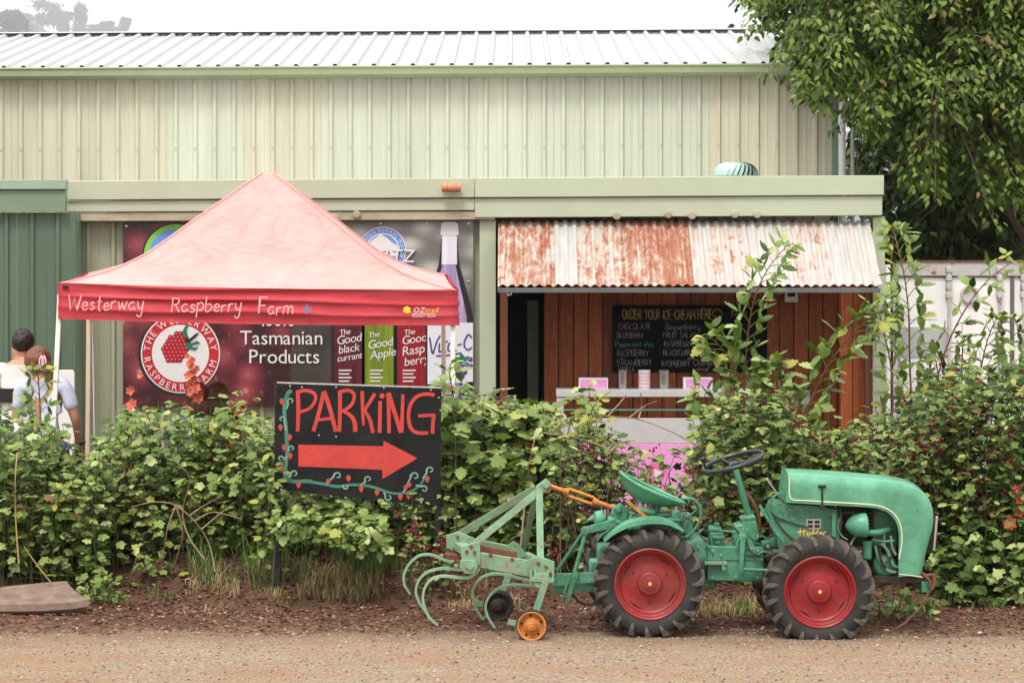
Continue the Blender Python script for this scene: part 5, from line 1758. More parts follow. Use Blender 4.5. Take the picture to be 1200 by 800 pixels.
# man, back to the camera, white tee with a black band
mx, MDp = P(23, 0, 20.9).x, 20.9
man, nd, W, s = person("man seen from behind in a white tee with black chest band and short dark hair", mx, MDp, 1.86, lean=0.0, head_tilt=0.02, top=M['tee_white'])
c = nd['crown'][0]
hair_cap(man, c + Vector((0, -0.022, 0.015)), .090, .105, .105, M['hair_dark'], front=0.45, wob=0.012)
mb = MB()
bx = nd['chest'][0]
zb0, zb1 = P(0, 470.5, MDp).z, P(0, 454, MDp).z
vs = []
nn = 28
for z in (zb0, zb1):
    for i in range(nn):
        q = 2 * PI * i / nn
        vs.append((mx + .193 * math.cos(q), MDp - 0.008 + .137 * math.sin(q), z))
mb.add(vs, [(i, (i + 1) % nn, nn + (i + 1) % nn, nn + i) for i in range(nn)])
band = mb.build("black_band", M['black'], man)
mb = MB()
put_text(mb, "E", lambda u, v: P(14.2 + u * 9, 466.2 - v * 9, MDp - 0.155), 0)
mb.build("band_letter", M['logo_yellow'], band, smooth=False)
# woman leaning her head on him
wx_, WD = P(56, 0, 20.8).x, 20.8
wom, nd, W, s = person("woman with long auburn hair and pink claw clip leaning towards the man", wx_, WD, 1.70, lean=-0.07, head_tilt=-0.03, top=M['shirt_blue'])
c = nd['crown'][0]
tail = [c + Vector((.03, -.085, .01)), c + Vector((.09, -.10, -.05)), c + Vector((.14, -.105, -.16)), c + Vector((.165, -.11, -.28)), c + Vector((.18, -.10, -.38))]
tail2 = [c + Vector((.05, -.07, .02)), c + Vector((.11, -.075, -.06)), c + Vector((.165, -.09, -.18)), c + Vector((.195, -.09, -.30)), c + Vector((.20, -.09, -.42))]
hair_cap(wom, c + Vector((0, -0.02, 0.005)), .108, .112, .115, M['hair_auburn'], [(tail, .045), (tail2, .035), ([c + Vector((-.08, -.02, -.02)), c + Vector((-.085, -.01, -.1)), c + Vector((-.07, 0, -.16))], .03)], front=0.5)
mb = MB()
cc = c + Vector((.062, -.125, -.01))
for sd in (-1, 1):
    mb.tube(smooth_path([cc + Vector((sd * .006, 0, .055)), cc + Vector((sd * .022, -.012, .03)), cc + Vector((sd * .024, -.016, -.02)), cc + Vector((sd * .008, -.004, -.06))], 4), 0.008, 8)
mb.bar(cc + Vector((0, -.01, .05)), cc + Vector((0, -.012, -.05)), 0.02, 0.016)
mb.build("hair_clip", M['clip_pink'], wom, bevel=0.002)
M['hair_brown'] = mat('brown hair', (0.075, 0.032, 0.018), 0.45, 0, 0.5, 30, 0.6, 60, stretch=(1, 1, 0.3))
# two people sitting at a table under the tent, mostly behind the hedge
for (px_, py_, H, hm, tm, lab, ht) in ((231, 441.5, 1.70, M['hair_auburn'], M['shirt_blue2'], "seated person with brown hair and blue top behind the hedge under the roundel", 0.0),
                                      (257, 443, 1.70, M['hair_brown'], M['shirt_orange'], "seated person with darker brown hair and orange red top behind the hedge", -0.02)):
    D = 20.75
    p = P(px_, py_, D)
    pr, nd, W, s = person(lab, p.x, D, H, sit=True, head_tilt=ht, top=tm)
    dz = p.z - (nd['top'][0].z + 0.055)
    pr.location.z += dz if abs(dz) < 0.12 else max(-0.12, min(0.12, dz))
    hair_cap(pr, nd['crown'][0] + Vector((0, -0.02, 0.012)), .10, .108, .112, hm, [([nd['crown'][0] + Vector((k * .03, -.085, -.02)), nd['crown'][0] + Vector((k * .036, -.09, -.12)), nd['crown'][0] + Vector((k * .04, -.085, -.24))], .05) for k in (-2, -1, 0, 1, 2)], front=0.45)
bt = thing("bench", "plain timber bench under the two seated people", "bench", (P(245, 0, 20.75).x, 20.75, 0))
zs = 0.40 + gz(P(245, 0, 20.75).x, 20.75)
mb = MB(); mb.box((bt.location.x - .55, 20.55, zs - .0), (bt.location.x + .55, 20.9, zs + .04)); mb.build("seat", M['wood_post'], bt, bevel=0.004)
for xx in (-.45, .45):
    mb = MB(); mb.box((bt.location.x + xx - .03, 20.58, 0), (bt.location.x + xx + .03, 20.87, zs)); mb.build("leg", M['wood_post'], bt)
# ------------------------------------------------------------------ tractor
TD = 16.28                 # outer face of the near wheels
TC = 16.68                 # middle of the tractor
tr = thing("tractor", "small vintage green tractor with red wheels parked on the gravel edge", "tractor", (P(862, 0, TC).x, TC, 0))
G, HG = M['tractor_green'], M['hood_green']


def wheel_parts(c_h):
    """returns tyre, lug, rim, slot meshes collected at the origin; axle along y, outer face at -y; flattened at z = -c_h"""
    R0 = 0.350
    def squash(p):
        x, y, z = p
        d = -c_h + 0.0
        if z < d + 0.05:
            k = smoothstep(d + 0.05, d - 0.03, z)
            y *= 1 + 0.10 * k
            x *= 1 + 0.012 * k
            if z < d: z = d + 0.002
        return (x, y, z)
    ty = MB()
    ty.lathe((0, 0, 0), (0, 1, 0), [(-.070, .222), (-.084, .228), (-.094, .25), (-.100, .28), (-.097, .305), (-.088, .326), (-.070, .340), (-.03, .347), (.03, .347), (.070, .340), (.088, .326), (.097, .305), (.100, .28), (.094, .25), (.084, .228), (.07, .222)], 72, 0, 0)
    NL = 19
    for sd in (-1, 1):
        for k in range(NL):
            q0 = 2 * PI * (k + (0.5 if sd > 0 else 0)) / NL
            secs = [(.0975, .272, .003, -.01, .036), (.0995, .308, .013, .010, .052), (.092, .340, .018, .035, .060), (.060, .349, .0225, .09, .052), (.020, .352, .024, .175, .044), (-.004, .352, .023, .225, .040)]
            prev = None
            vs, fs = [], []
            for j, (yy, rr, hh, da, hw) in enumerate(secs):
                for off in (-hw, hw):
                    q = q0 + da + off
                    ro = rr + hh
                    if j < 2:
                        yo = yy + hh; ro = rr; yi = yy - .012; ri = rr
                    else:
                        yo = yy + (.006 if j == 2 else 0); yi = yy; ri = rr - .014
                    vs.append((ri * math.cos(q), sd * yi, ri * math.sin(q)))
                    q2 = q - off * .28
                    vs.append((ro * math.cos(q2), sd * yo, ro * math.sin(q2)))
            for j in range(len(secs) - 1):
                a, b_ = j * 4, j * 4 + 4
                fs += [(a + 1, a + 3, b_ + 3, b_ + 1), (a, a + 1, b_ + 1, b_), (a + 3, a + 2, b_ + 2, b_ + 3)]
            fs += [(0, 2, 3, 1), tuple(len(vs) - 4 + i for i in (0, 1, 3, 2))]
            if sd < 0: fs = [f[::-1] for f in fs]
            ty.add(vs, fs, 1)
    def shrink(p):
        r = math.hypot(p[0], p[2])
        if r <= .25: return p
        k = (.25 + (r - .25) * .85) / r
        return (p[0] * k, p[1], p[2] * k)
    ty.v = [squash(shrink(p)) for p in ty.v]
    rim = MB()
    rim.lathe((0, 0, 0), (0, 1, 0), [(-.066, .232), (-.088, .230), (-.092, .222), (-.086, .212), (-.070, .206), (-.066, .198), (-.046, .192), (-.036, .184), (-.030, .172), (-.034, .12), (-.040, .090), (-.042, .080), (-.056, .076), (-.062, .068), (-.062, .046), (-.068, .040), (-.070, .012), (-.076, .010), (-.078, 0)], 64, 0, 2)
    rim.lathe((0, 0, 0), (0, 1, 0), [(-.02, .20), (.04, .205), (.086, .212), (.092, .222), (.088, .230), (.066, .232)], 64, 0, 0)
    sl = MB()  # black patches on the disc, painted as the dark of open slots and holes
    for k in range(4):
        q = PI / 4 + 0.22 + k * PI / 2
        a = Vector((math.cos(q), 0, math.sin(q))); t = Vector((-math.sin(q), 0, math.cos(q)))
        pts = []
        for u in range(7):
            w = (u - 3) / 3
            pts.append(a * (.176 * math.cos(w * .30) - 0.003) + t * .176 * math.sin(w * .30) + Vector((0, -.0335, 0)))
        inner = [a * (.163 + 0.004 * abs(u - 3) / 3) + t * (u - 3) / 3 * .050 + Vector((0, -.0365, 0)) for u in range(7)]
        sl.add(pts + inner, [(i, i + 1, 8 + i, 7 + i) for i in range(6)])
    for k in range(3):
        q = 0.5 + k * 2 * PI / 3
        sl.lathe((.125 * math.cos(q), -.034, .125 * math.sin(q)), (0, -1, 0), [(0, .008), (.004, .008), (.004, 0)], 8)
    hb = MB()
    hb.lathe((0, 0, 0), (0, 1, 0), [(-.074, .013), (-.082, .011), (-.083, 0)], 12)
    return ty, rim, sl, hb


def make_wheel(c_h):
    ty, rim, sl, hb = wheel_parts(c_h)
    me = rim.build("wheel", M['wheel_red'], None, loc=(0, 0, 0), angle=0.7)
    parts = [ty.build("tyre", [M['rubber'], M['lug_rubber']], None, loc=(0, 0, 0), angle=0.5),
             sl.build("rim_slot_darks", M['print_black'], None, loc=(0, 0, 0)),
             hb.build("hub_cap", M['gold'], None, loc=(0, 0, 0))]
    for p in parts: p.parent = me
    return me, parts


def place_wheel(proto, first, cx, cy, cz, flip, roll):
    me, parts = proto
    if not first:
        m2 = me.copy(); col.objects.link(m2)
        for p in parts:
            q = p.copy(); q.parent = m2; col.objects.link(q)
        me = m2
    me.parent = tr
    me.location = Vector((cx, cy, cz)) - ORG[tr.name]
    me.rotation_euler = (0, 0, PI if flip else 0)
    return me


cr = P(762, 684.7, TD); cf = P(961.5, 694.0, TD - 0.08)
rear = make_wheel(cr.z); front = make_wheel(cf.z)
place_wheel(rear, True, cr.x, TD + 0.10, cr.z, False, 0)
place_wheel(rear, False, P(746, 0, TD + 0.8).x, TD + 0.80, cr.z, True, 0)
place_wheel(front, True, cf.x, TD - 0.08 + 0.10, cf.z, False, 0)
place_wheel(front, False, P(944, 0, TD + 0.74).x, TD + 0.74, cf.z, True, 0)

# bonnet: side outline swept across with rounded shoulders
HD0, HD1 = TC - 0.235, TC + 0.235
outer = [(924, 554.5), (960, 556), (1000, 558.8), (1036, 562), (1052, 563.8), (1066, 567), (1078, 572.5), (1087, 580.5), (1093, 591), (1096, 604), (1095.5, 617), (1092, 630), (1088, 645), (1084.5, 660), (1081.5, 677)]
inner = [(920.5, 588.5), (945, 590), (975, 591.8), (1000, 593), (1018, 594), (1030, 596), (1040, 600), (1047, 606.5), (1051.5, 615), (1053.5, 626), (1053.6, 638), (1053.4, 650), (1053.2, 660), (1053.1, 668), (1053, 675.5)]
o3 = smooth_path([P(x, y, HD0) for x, y in outer], 4)
i3 = smooth_path([P(x, y, HD0) for x, y in inner], 4)
n = len(o3)
def inset(pts, s):
    out = []
    for i, p in enumerate(pts):
        t = pts[min(i + 1, n - 1)] - pts[max(i - 1, 0)]
        t.normalize()
        nn = Vector((t.z, 0, -t.x))
        if nn.dot(Vector((P(1000, 640, HD0).x, p.y, P(1000, 640, HD0).z)) - p) < 0: nn.negate()
        out.append(p + nn * s)
    return out
RR = 0.085
layers = [[p + Vector((0, 0.028, 0)) for p in inset(i3, 0.0)], i3]
for k in range(7):
    q = PI / 2 * k / 6
    layers.append([p + Vector((0, RR * (1 - math.cos(q)) * 0.8, 0)) for p in inset(o3, RR * (1 - math.sin(q)))])
mid_y = TC
half = [[Vector(p) for p in lay] for lay in layers]
crown_ = [Vector((p.x, mid_y, p.z)) + (Vector((0, 0, 0.012))) for p in o3]
far = [[Vector((p.x, 2 * mid_y - p.y, p.z)) for p in lay] for lay in reversed(half)]
alll = half + [crown_] + far
mb = MB()
vs = [p for lay in alll for p in lay]
fs = []
for k in range(len(alll) - 1):
    for i in range(n - 1):
        fs.append((k * n + i, k * n + i + 1, (k + 1) * n + i + 1, (k + 1) * n + i))
mb.add(vs, fs)
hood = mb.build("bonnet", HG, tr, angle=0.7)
# rear closing panel of the bonnet
mb = MB()
back = [lay[0] for lay in alll[1:-1]]
mb.add(back, [tuple(range(len(back)))])
mb.build("bonnet_back", HG, tr)
mb = MB()
st = smooth_path(pp([(925.2, 559), (925, 575), (926, 582), (930, 585.5), (945, 586.4), (975, 588.2), (1000, 589.6), (1018, 590.8), (1031, 592.8), (1042, 597.3), (1050, 604.5), (1055, 614), (1057, 626), (1056.6, 638), (1054.8, 648), (1053.5, 655)], HD0 - 0.001), 4)
mb.tube(st, 0.0042, 6)
st2 = smooth_path(pp([(1054, 672.5), (1068, 674), (1081, 676)], HD0 - 0.001), 3)
mb.tube(st2, 0.003, 6)
mb.build("pinstripe", M['cream_line'], hood)
mb = MB()
mb.bar(P(963.5, 569, HD0 - 0.006), P(963.5, 596, HD0 - 0.004), 0.012, 0.012)
mb.cyl(P(959, 569.5, HD0 - 0.008), P(968, 569.5, HD0 - 0.008), 0.010, 10)
mb.pbox(960.5, 592, 967, 597.5, HD0 - 0.012, 0.014)
mb.build("bonnet_latch", M['black'], tr, bevel=0.002)
mb = MB()
for y in (HD0 + 0.06, TC, HD1 - 0.06):
    pass
g0_, g1_ = P(1089.5, 601, TC), P(1087.5, 641, TC)
for k in range(9):
    yy = HD0 + 0.07 + k * (HD1 - HD0 - 0.14) / 8
    mb.bar((g0_.x + 0.010, yy, g0_.z), (g1_.x + 0.004, yy, g1_.z), 0.008, 0.008)
mb.build("grille_bars", M['dark_iron'], tr)
mb = MB()
pts = [(g0_.x + 0.016, HD0 + 0.05, g0_.z), (g0_.x + 0.016, HD1 - 0.05, g0_.z), (g1_.x + 0.008, HD1 - 0.05, g1_.z), (g1_.x + 0.008, HD0 + 0.05, g1_.z)]
for i in range(4): mb.bar(pts[i], pts[(i + 1) % 4], 0.014, 0.014)
mb.build("grille_frame", M['steel'], tr, bevel=0.002)

# engine under the bonnet
ED = TC - 0.16
mb = MB()
mb.pprism([(905, 592), (912, 588.5), (926, 590.5), (958, 592), (981, 597), (984, 610), (984, 660), (915, 660), (910, 628), (901, 603)], ED, 0.30)
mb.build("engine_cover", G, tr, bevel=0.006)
mb = MB(); mb.pbox(945, 608, 962, 619.5, ED - 0.004, 0.004); pl_ = mb.build("data_plate", M['steel'], tr)
mb = MB()
for k in range(4): mb.pbox(946.5 + (k % 2) * 8, 609.5 + (k // 2) * 5, 952.5 + (k % 2) * 8, 613 + (k // 2) * 5, ED - 0.005, 0.001)
mb.build("plate_print", M['print_black'], pl_)
mb = MB()
for k, st in enumerate(([(938, 621), (937.5, 630)], [(942.5, 620.5), (942, 630)], [(934, 626), (946, 624.5)], [(948, 626), (945.6, 628), (947, 630), (949.5, 628), (948, 626)], [(951, 629), (954, 621.5), (952.6, 629.5)], [(959, 621), (957, 629.5)], [(957.5, 626.5), (954.8, 628), (956, 630), (958, 628)],
           [(960.5, 628), (963, 627), (961.5, 625.8), (960, 628.6), (962.5, 630), (964, 628)], [(965, 630), (965.5, 626.5), (968, 626)])):
    sm = smooth_path([(x, y, 0) for x, y in st], 3)
    mb.ribbon([(p.x, p.y) for p in sm], 1.35, 0, fn=lambda a, b, k=k: P(a, b - 2.8, ED - 0.003 - 0.0003 * k))
mb.build("gold_lettering", M['gold'], tr, smooth=False)
mb = MB()
mb.pbox(984, 594, 1053, 676, TC + 0.04, 0.14)
mb.build("engine_bay", M['dark_iron'], tr)
mb = MB()
mb.pbox(1022, 597, 1052, 640, TC - 0.06, 0.1)
mb.build("fan_shroud", G, tr, bevel=0.012)
mb = MB()
for k in range(7): mb.pbox(1018, 600 + k * 4.2, 1025, 602.2 + k * 4.2, TC - 0.10, 0.1)
mb.build("cooling_fins", M['dark_iron'], tr)
mb = MB()
mb.lathe(P(990.5, 616, ED - 0.03), (1, 0, 0.05), [(0, 0.004), (0.008, 0.022), (0.025, 0.045), (0.055, 0.066), (0.09, 0.077), (0.125, 0.081), (0.136, 0.079), (0.143, 0.070), (0.147, 0.0)], 28)
mb.build("air_cleaner", HG, tr)
mb = MB()
mb.tube(smooth_path([P(1016, 624, ED - 0.03), P(1026, 624, ED - 0.03), P(1034, 622.5, ED - 0.01), P(1042, 620, ED + 0.02)], 4), [0.021] * 13, 12)
mb.build("intake_pipe", G, tr)
mb = MB()
mb.lathe(P(1016.5, 655, ED - 0.01), (0, 0, 1), [(0, 0.020), (0.01, 0.028), (0.09, 0.030), (0.10, 0.034), (0.118, 0.034), (0.12, 0.02)], 18)
mb.build("filter_cup", G, tr)
mb = MB()
mb.lathe(P(1037, 662, ED + 0.03), (0, -1, 0), [(-.04, .075), (0.0, .075), (.02, .06), (.03, .03), (.03, 0)], 24)
mb.build("crank_case", G, tr)
mb = MB()
for pts, r in (([(1008, 622), (1000, 632), (996, 640), (992, 650)], .007), ([(1022, 632), (1036, 634), (1048, 633)], .007), ([(1033, 637), (1040, 645), (1047, 662), (1053, 664)], .010), ([(1026, 640), (1030, 655), (1040, 668), (1050, 670)], .010), ([(1036, 620), (1037, 640), (1042, 646)], .005), ([(985, 606), (982, 618), (987, 628), (993, 632)], .006), ([(990, 640), (1002, 646), (1010, 646)], .009), ([(1044, 628), (1046, 642), (1050, 650)], .009)):
    mb = MB()
    mb.tube(smooth_path([P(x, y, ED - 0.02 + 0.01 * (i % 2)) for i, (x, y) in enumerate(pts)], 4), r, 7)
    mb.build("fuel_line", M['dull_green'], tr)
mb = MB()
for pts, r in (([(1031, 640), (1032, 655), (1038, 665)], .008), ([(984, 596), (986, 610), (984, 622)], .007), ([(1000, 598), (997, 612)], .006), ([(1000, 640), (1003, 652), (1001, 668)], .012), ([(1046, 650), (1038, 660)], .008)):
    mb = MB()
    mb.tube(smooth_path([P(x, y, ED - 0.03) for x, y in pts], 4), r, 7)
    mb.build("hose", M['dark_iron'], tr)
mb = MB()
mb.pbox(1003, 640, 1012, 650, ED - 0.02, 0.08); mb.pbox(1040, 640, 1050, 648, ED, 0.06)
mb.build("pump_block", M['dark_iron'], tr)
mb = MB()
for x0, y0, x1, y1 in ((975, 600, 980, 640), (920, 640, 975, 662)): mb.pbox(x0, y0, x1, y1, ED - 0.02, 0.02)
mb.lathe(P(948, 640, ED - 0.005), (0, -1, 0), [(-.01, .05), (.012, .05), (.02, .04), (.02, 0)], 20)
mb.lathe(P(915, 606, ED - 0.002), (0, -1, 0), [(-.01, .02), (.01, .02), (.012, .012), (.012, 0)], 14)
mb.lathe(P(935, 600, ED - 0.002), (0, -1, 0), [(-.01, .012), (.012, .012), (.012, 0)], 10)
mb.build("cover_fittings", G, tr, bevel=0.003)
for D in (TC - 0.17, TC + 0.12):
    mb = MB(); mb.pbox(1025, 674.5, 1092, 683, D, 0.05); mb.build("front_rail", M['dark_iron'], tr, bevel=0.003)
mb = MB(); mb.pbox(1080, 681, 1092, 694, TC - 0.19, 0.36); mb.build("front_hitch", G, tr, bevel=0.004)
mb = MB()
mb.tube(smooth_path(pp([(1080, 671), (1086, 674), (1093, 673), (1095, 681), (1092, 690), (1088, 684)], TC - 0.2), 4), 0.011, 8)
mb.tube(smooth_path(pp([(1082, 674), (1088, 678), (1091, 684)], TC - 0.21), 4), 0.008, 6)
mb.build("tow_hook", M['rust'], tr)
mb = MB()
mb.tube(pp([(1088, 694), (1078, 712), (1060, 730), (1044, 739)], TC - 0.2, TC - 0.25), 0.007, 6)
mb.tube(pp([(1070, 692), (1069, 702)], TC - 0.2), 0.009, 6)
mb.build("tow_chain", M['rust'], tr)

# gearbox, frame and steering
mb = MB()
mb.pprism([(829, 639), (895, 641), (895, 681), (829, 680.5)], TC - 0.14, 0.28)
mb.build("gearbox", G, tr, bevel=0.008)
mb = MB()
mb.lathe(P(800, 652, TC), (1, 0, 0), [(0, .10), (.02, .15), (.10, .145), (.155, .125), (.165, .125)], 28)
mb.build("bell_housing", G, tr, angle=0.5)
mb = MB()
mb.pbox(700, 640, 803, 700, TC - 0.13, 0.26)
mb.pbox(690, 655, 840, 690, TC - 0.05, 0.1)
mb.build("rear_axle_case", G, tr, bevel=0.02)
mb = MB()
a, b_ = P(762, 684.7, TC), P(962, 694, TC)
mb.cyl((a.x, TC - 0.27, a.z), (a.x, TC + 0.27, a.z), 0.05, 16)
mb.cyl((b_.x, TC - 0.27, b_.z), (b_.x, TC + 0.27, b_.z), 0.05, 16)
mb.pbox(893, 660, 1010, 690, TC - 0.08, 0.16)
mb.build("axles", M['dark_iron'], tr)
mb = MB()
mb.pbox(826, 658, 852, 661.5, TC - 0.19, 0.05); mb.pbox(846, 662, 851, 668, TC - 0.19, 0.04)
mb.cyl(P(850, 660, TC - 0.2), P(850, 660, TC - 0.14), 0.012, 10)
mb.build("step_bracket", M['dull_green'], tr, bevel=0.002)
for x, y in ((835, 645), (888, 645), (835, 676), (888, 676), (862, 676), (845, 650), (818, 640), (812, 662), (826, 634), (876, 620), (884, 612), (888, 628), (900, 640), (915, 655), (925, 597), (975, 602), (930, 650), (965, 652)):
    mb = MB(); mb.lathe(P(x, y, TC - (0.166 if x > 895 else 0.148)), (0, -1, 0), [(-.012, .011), (.010, .010), (.012, 0)], 6)
    mb.build("bolt", M['dull_green'], tr)
for pts, D, r in (([(800, 604), (812, 612), (822, 628), (830, 636)], TC - .17, .005), ([(846, 622), (856, 616), (864, 622), (868, 634)], TC - .13, .005), ([(874, 634), (880, 646), (892, 652), (902, 650)], TC - .17, .006),
                  ([(905, 600), (914, 616), (930, 632), (948, 640)], ED - .012, .005), ([(984, 602), (994, 600), (1004, 602), (1010, 610)], ED - .03, .004), ([(740, 604), (752, 600), (768, 606), (786, 604)], TC - .15, .006)):
    mb = MB(); mb.tube(smooth_path([P(x, y, D) for x, y in pts], 5), r, 7); mb.build("cable", M['dark_iron'], tr)
for x0, y0, x1, y1, D in ((870, 606, 886, 608.5, TC - .095), (829, 655, 895, 656.6, TC - .146), (906, 644, 918, 647, ED - .006), (838, 633, 844, 637, TC - .125)):
    mb = MB(); mb.pbox(x0, y0, x1, y1, D, 0.02); mb.build("flange", G, tr, bevel=0.002)
mb = MB()
mb.pbox(832, 624, 848, 640, TC - 0.10, 0.18); mb.pbox(830, 618, 846, 624, TC - 0.08, 0.14); mb.pbox(835, 628, 850, 632, TC - 0.12, 0.2)
mb.cyl(P(840, 612, TC - 0.03), P(840, 620, TC - 0.03), 0.02, 10)
mb.build("valve_block", G, tr, bevel=0.006)
mb = MB()
mb.pprism([(861.5, 616), (871, 613), (889, 648), (887, 655), (872, 655), (860, 634)], TC - 0.12, 0.2)
mb.pprism([(868, 607), (885, 603), (891, 630), (884, 636), (872, 622)], TC - 0.09, 0.16)
mb.build("steering_box", G, tr, bevel=0.010)
SW = P(859.3, 540.5, TC)
colm = P(878.5, 606, TC)
mb = MB()
mb.cyl(colm, SW + (colm - SW) * 0.07, 0.0235, 14, r1=0.020)
mb.cyl(colm + (colm - SW) * 0.02, colm + (SW - colm) * 0.06, 0.034, 14)
mb.build("steering_column", G, tr)
ax = (SW - colm).normalized()
e1 = Vector((0, 1, 0))
ax = (ax + Vector((0, -0.10, 0))).normalized()
e1 = (e1 - ax * e1.dot(ax)).normalized()
e2 = ax.cross(e1)
mb = MB()
RS = 0.202
mb.tube([SW + (e1 * math.cos(q) + e2 * math.sin(q)) * RS for q in [2 * PI * i / 40 for i in range(40)]], 0.0145, 10, closed=True)
wh = mb.build("steering_wheel", M['wheel_black'], tr)
mb = MB()
for q in (0.3, 0.3 + 2 * PI / 3, 0.3 + 4 * PI / 3):
    d = e1 * math.cos(q) + e2 * math.sin(q)
    mb.tube([SW - ax * 0.02 + d * 0.02, SW - ax * 0.018 + d * 0.1, SW + d * RS], 0.009, 8)
mb.lathe(SW - ax * 0.05, ax, [(0, 0.022), (0.02, 0.034), (0.04, 0.034), (0.05, 0.02), (0.052, 0)], 16)
mb.build("wheel_spokes", M['wheel_black'], wh)
kq = -e2 * RS if (-e2 * RS).x < 0 else e2 * RS
mb = MB()
kb = SW + kq * 0.92
mb.cyl(kb, kb + ax * 0.06, 0.008, 10)
mb.lathe(kb + ax * 0.055, ax, [(0, 0.012), (0.008, 0.021), (0.022, 0.023), (0.03, 0.016), (0.033, 0)], 14)
mb.build("spinner_knob", M['black'], wh)
mb = MB()
mb.tube(smooth_path(pp([(873, 576), (880, 584), (887, 598), (890, 612), (888, 624)], TC + 0.06), 4), 0.012, 8)
mb.build("brown_hose", M['rust'], tr)
mb = MB()
pv = P(870.5, 629, TC - 0.16)
mb.lathe(pv, (0, -1, 0), [(-.06, .03), (0, .03), (.012, .024), (.014, .012), (.02, .012), (.02, 0)], 18)
mb.bar(P(870.5, 630, TC - 0.17), P(868.5, 666, TC - 0.17), 0.034, 0.016, w1=0.026)
mb.bar(P(862, 640, TC - 0.165), P(872, 618, TC - 0.165), 0.012, 0.014)
mb.build("steering_arm", G, tr, bevel=0.004)
mb = MB()
mb.cyl(P(866, 666.5, TC - 0.18), P(902, 668, TC - 0.18), 0.011, 10)
mb.lathe(P(868.5, 667, TC - 0.2), (0, 1, 0), [(0, 0.0), (0.002, .02), (.03, .022), (.034, 0)], 12)
mb.build("drag_link", G, tr)
mb = MB()
mb.tube(smooth_path(pp([(890, 592), (900, 608), (910, 624), (917, 634), (919, 642)], TC - 0.22), 4), [0.010] * 6 + [0.014] * 11, 8)
mb.build("clutch_lever", G, tr)
mb = MB()
mb.tube(smooth_path(pp([(917, 577), (911, 579), (905, 584), (902.5, 592), (904, 598), (912, 605), (930, 612), (947, 617)], TC - 0.17), 4), 0.009, 8)
mb.lathe(P(915, 580, TC - 0.17), (0, -1, 0), [(-.02, .02), (.01, .02), (.01, 0)], 12)
mb.build("coolant_pipe", G, tr)
mb = MB()
mb.tube(pp([(899, 562), (911, 578)], TC - 0.14), 0.006, 6); mb.lathe(P(899, 562, TC - 0.14), (-0.6, 0, .8), [(-.008, .004), (0, .012), (.01, .012), (.014, 0)], 10)
mb.build("throttle_rod", M['steel'], tr)
mb = MB()
mb.tube(smooth_path(pp([(872, 648), (885, 650), (895, 646), (903, 648)], TC - 0.15), 4), 0.007, 6)
mb.tube(smooth_path(pp([(890, 625), (900, 631), (912, 629)], TC - 0.1), 4), 0.006, 6)
mb.build("thin_pipes", G, tr)
mb = MB()
mb.lathe(P(903, 652, TC - 0.08), (1, 0, 0), [(-.04, .03), (-.03, .05), (.02, .055), (.05, .05), (.06, .03)], 18)
mb.pbox(893, 640, 912, 646, TC - 0.1, 0.18); mb.pbox(893, 658, 905, 672, TC - 0.1, 0.2)
mb.build("front_joint", M['dark_iron'], tr, bevel=0.004)
mb = MB(); mb.pprism([(893, 636), (912, 630), (920, 648), (905, 655), (893, 650)], TC - 0.04, 0.12); mb.build("joint_housing", G, tr, bevel=0.006)

# seat pan
mb = MB()
L0, L1 = P(724.5, 557.5, TC), P(801.5, 590.5, TC)
ctr_, hx_ = (L0 + L1) / 2, (L1 - L0) / 2
hl = hx_.length
ux = hx_.normalized(); uy = Vector((0, 1, 0)); uz = Vector((-ux.z, 0, ux.x))
vs, fs = [], []
NA, NRr = 40, 9
def seatpt(r, q, dz=0.0):
    x = r * math.cos(q); y = r * math.sin(q)
    w = 0.215 * (1.0 - 0.10 * x)
    depth = 0.088 * (1 - r ** 2.6) * (1 - 0.25 * x) + 0.004
    back_ = 0.024 * max(0, -x) ** 2 * r
    return ctr_ + ux * (x * hl) + uy * (y * w) + uz * (-depth + back_ + 0.006 + dz)
for sfc, dz in ((0, 0.0), (1, -0.006)):
    for j in range(NRr + 1):
        for i in range(NA): vs.append(seatpt(max(j / NRr, 0.02), 2 * PI * i / NA, dz))
off = (NRr + 1) * NA
for j in range(NRr):
    for i in range(NA):
        i2 = (i + 1) % NA
        fs.append((j * NA + i, j * NA + i2, (j + 1) * NA + i2, (j + 1) * NA + i)[::-1] if False else (j * NA + i, (j + 1) * NA + i, (j + 1) * NA + i2, j * NA + i2))
        fs.append((off + j * NA + i, off + j * NA + i2, off + (j + 1) * NA + i2, off + (j + 1) * NA + i))
mb.add(vs, fs)
mb.tube([seatpt(1.0, 2 * PI * i / NA, 0.004) for i in range(NA)], 0.011, 8, closed=True)
mb.build("seat", HG, tr, angle=1.0)
mb = MB()
mb.tube(smooth_path(pp([(768, 592), (772, 602), (785, 612), (800, 620)], TC), 4), 0.022, 8)
mb.pbox(755, 601, 800, 612, TC - 0.10, 0.16)
mb.build("seat_spring", G, tr, bevel=0.01)
mb = MB()
mb.cyl(P(737, 594, TC - 0.12), P(768, 601, TC - 0.12), 0.024, 12)
mb.cyl(P(748, 606, TC - 0.14), P(800, 610, TC - 0.14), 0.016, 10)
mb.pbox(737, 604, 812, 626, TC - 0.12, 0.26)
mb.pbox(787, 598, 797, 622, TC - 0.15, 0.04)
mb.build("lift_housing", G, tr, bevel=0.012)
mb = MB()
mb.tube(smooth_path(pp([(799, 584), (810, 584), (818, 590), (821.5, 600), (819, 612), (812, 622), (804, 630)], TC - 0.18), 4), 0.010, 8)
mb.build("grab_handle", G, tr)
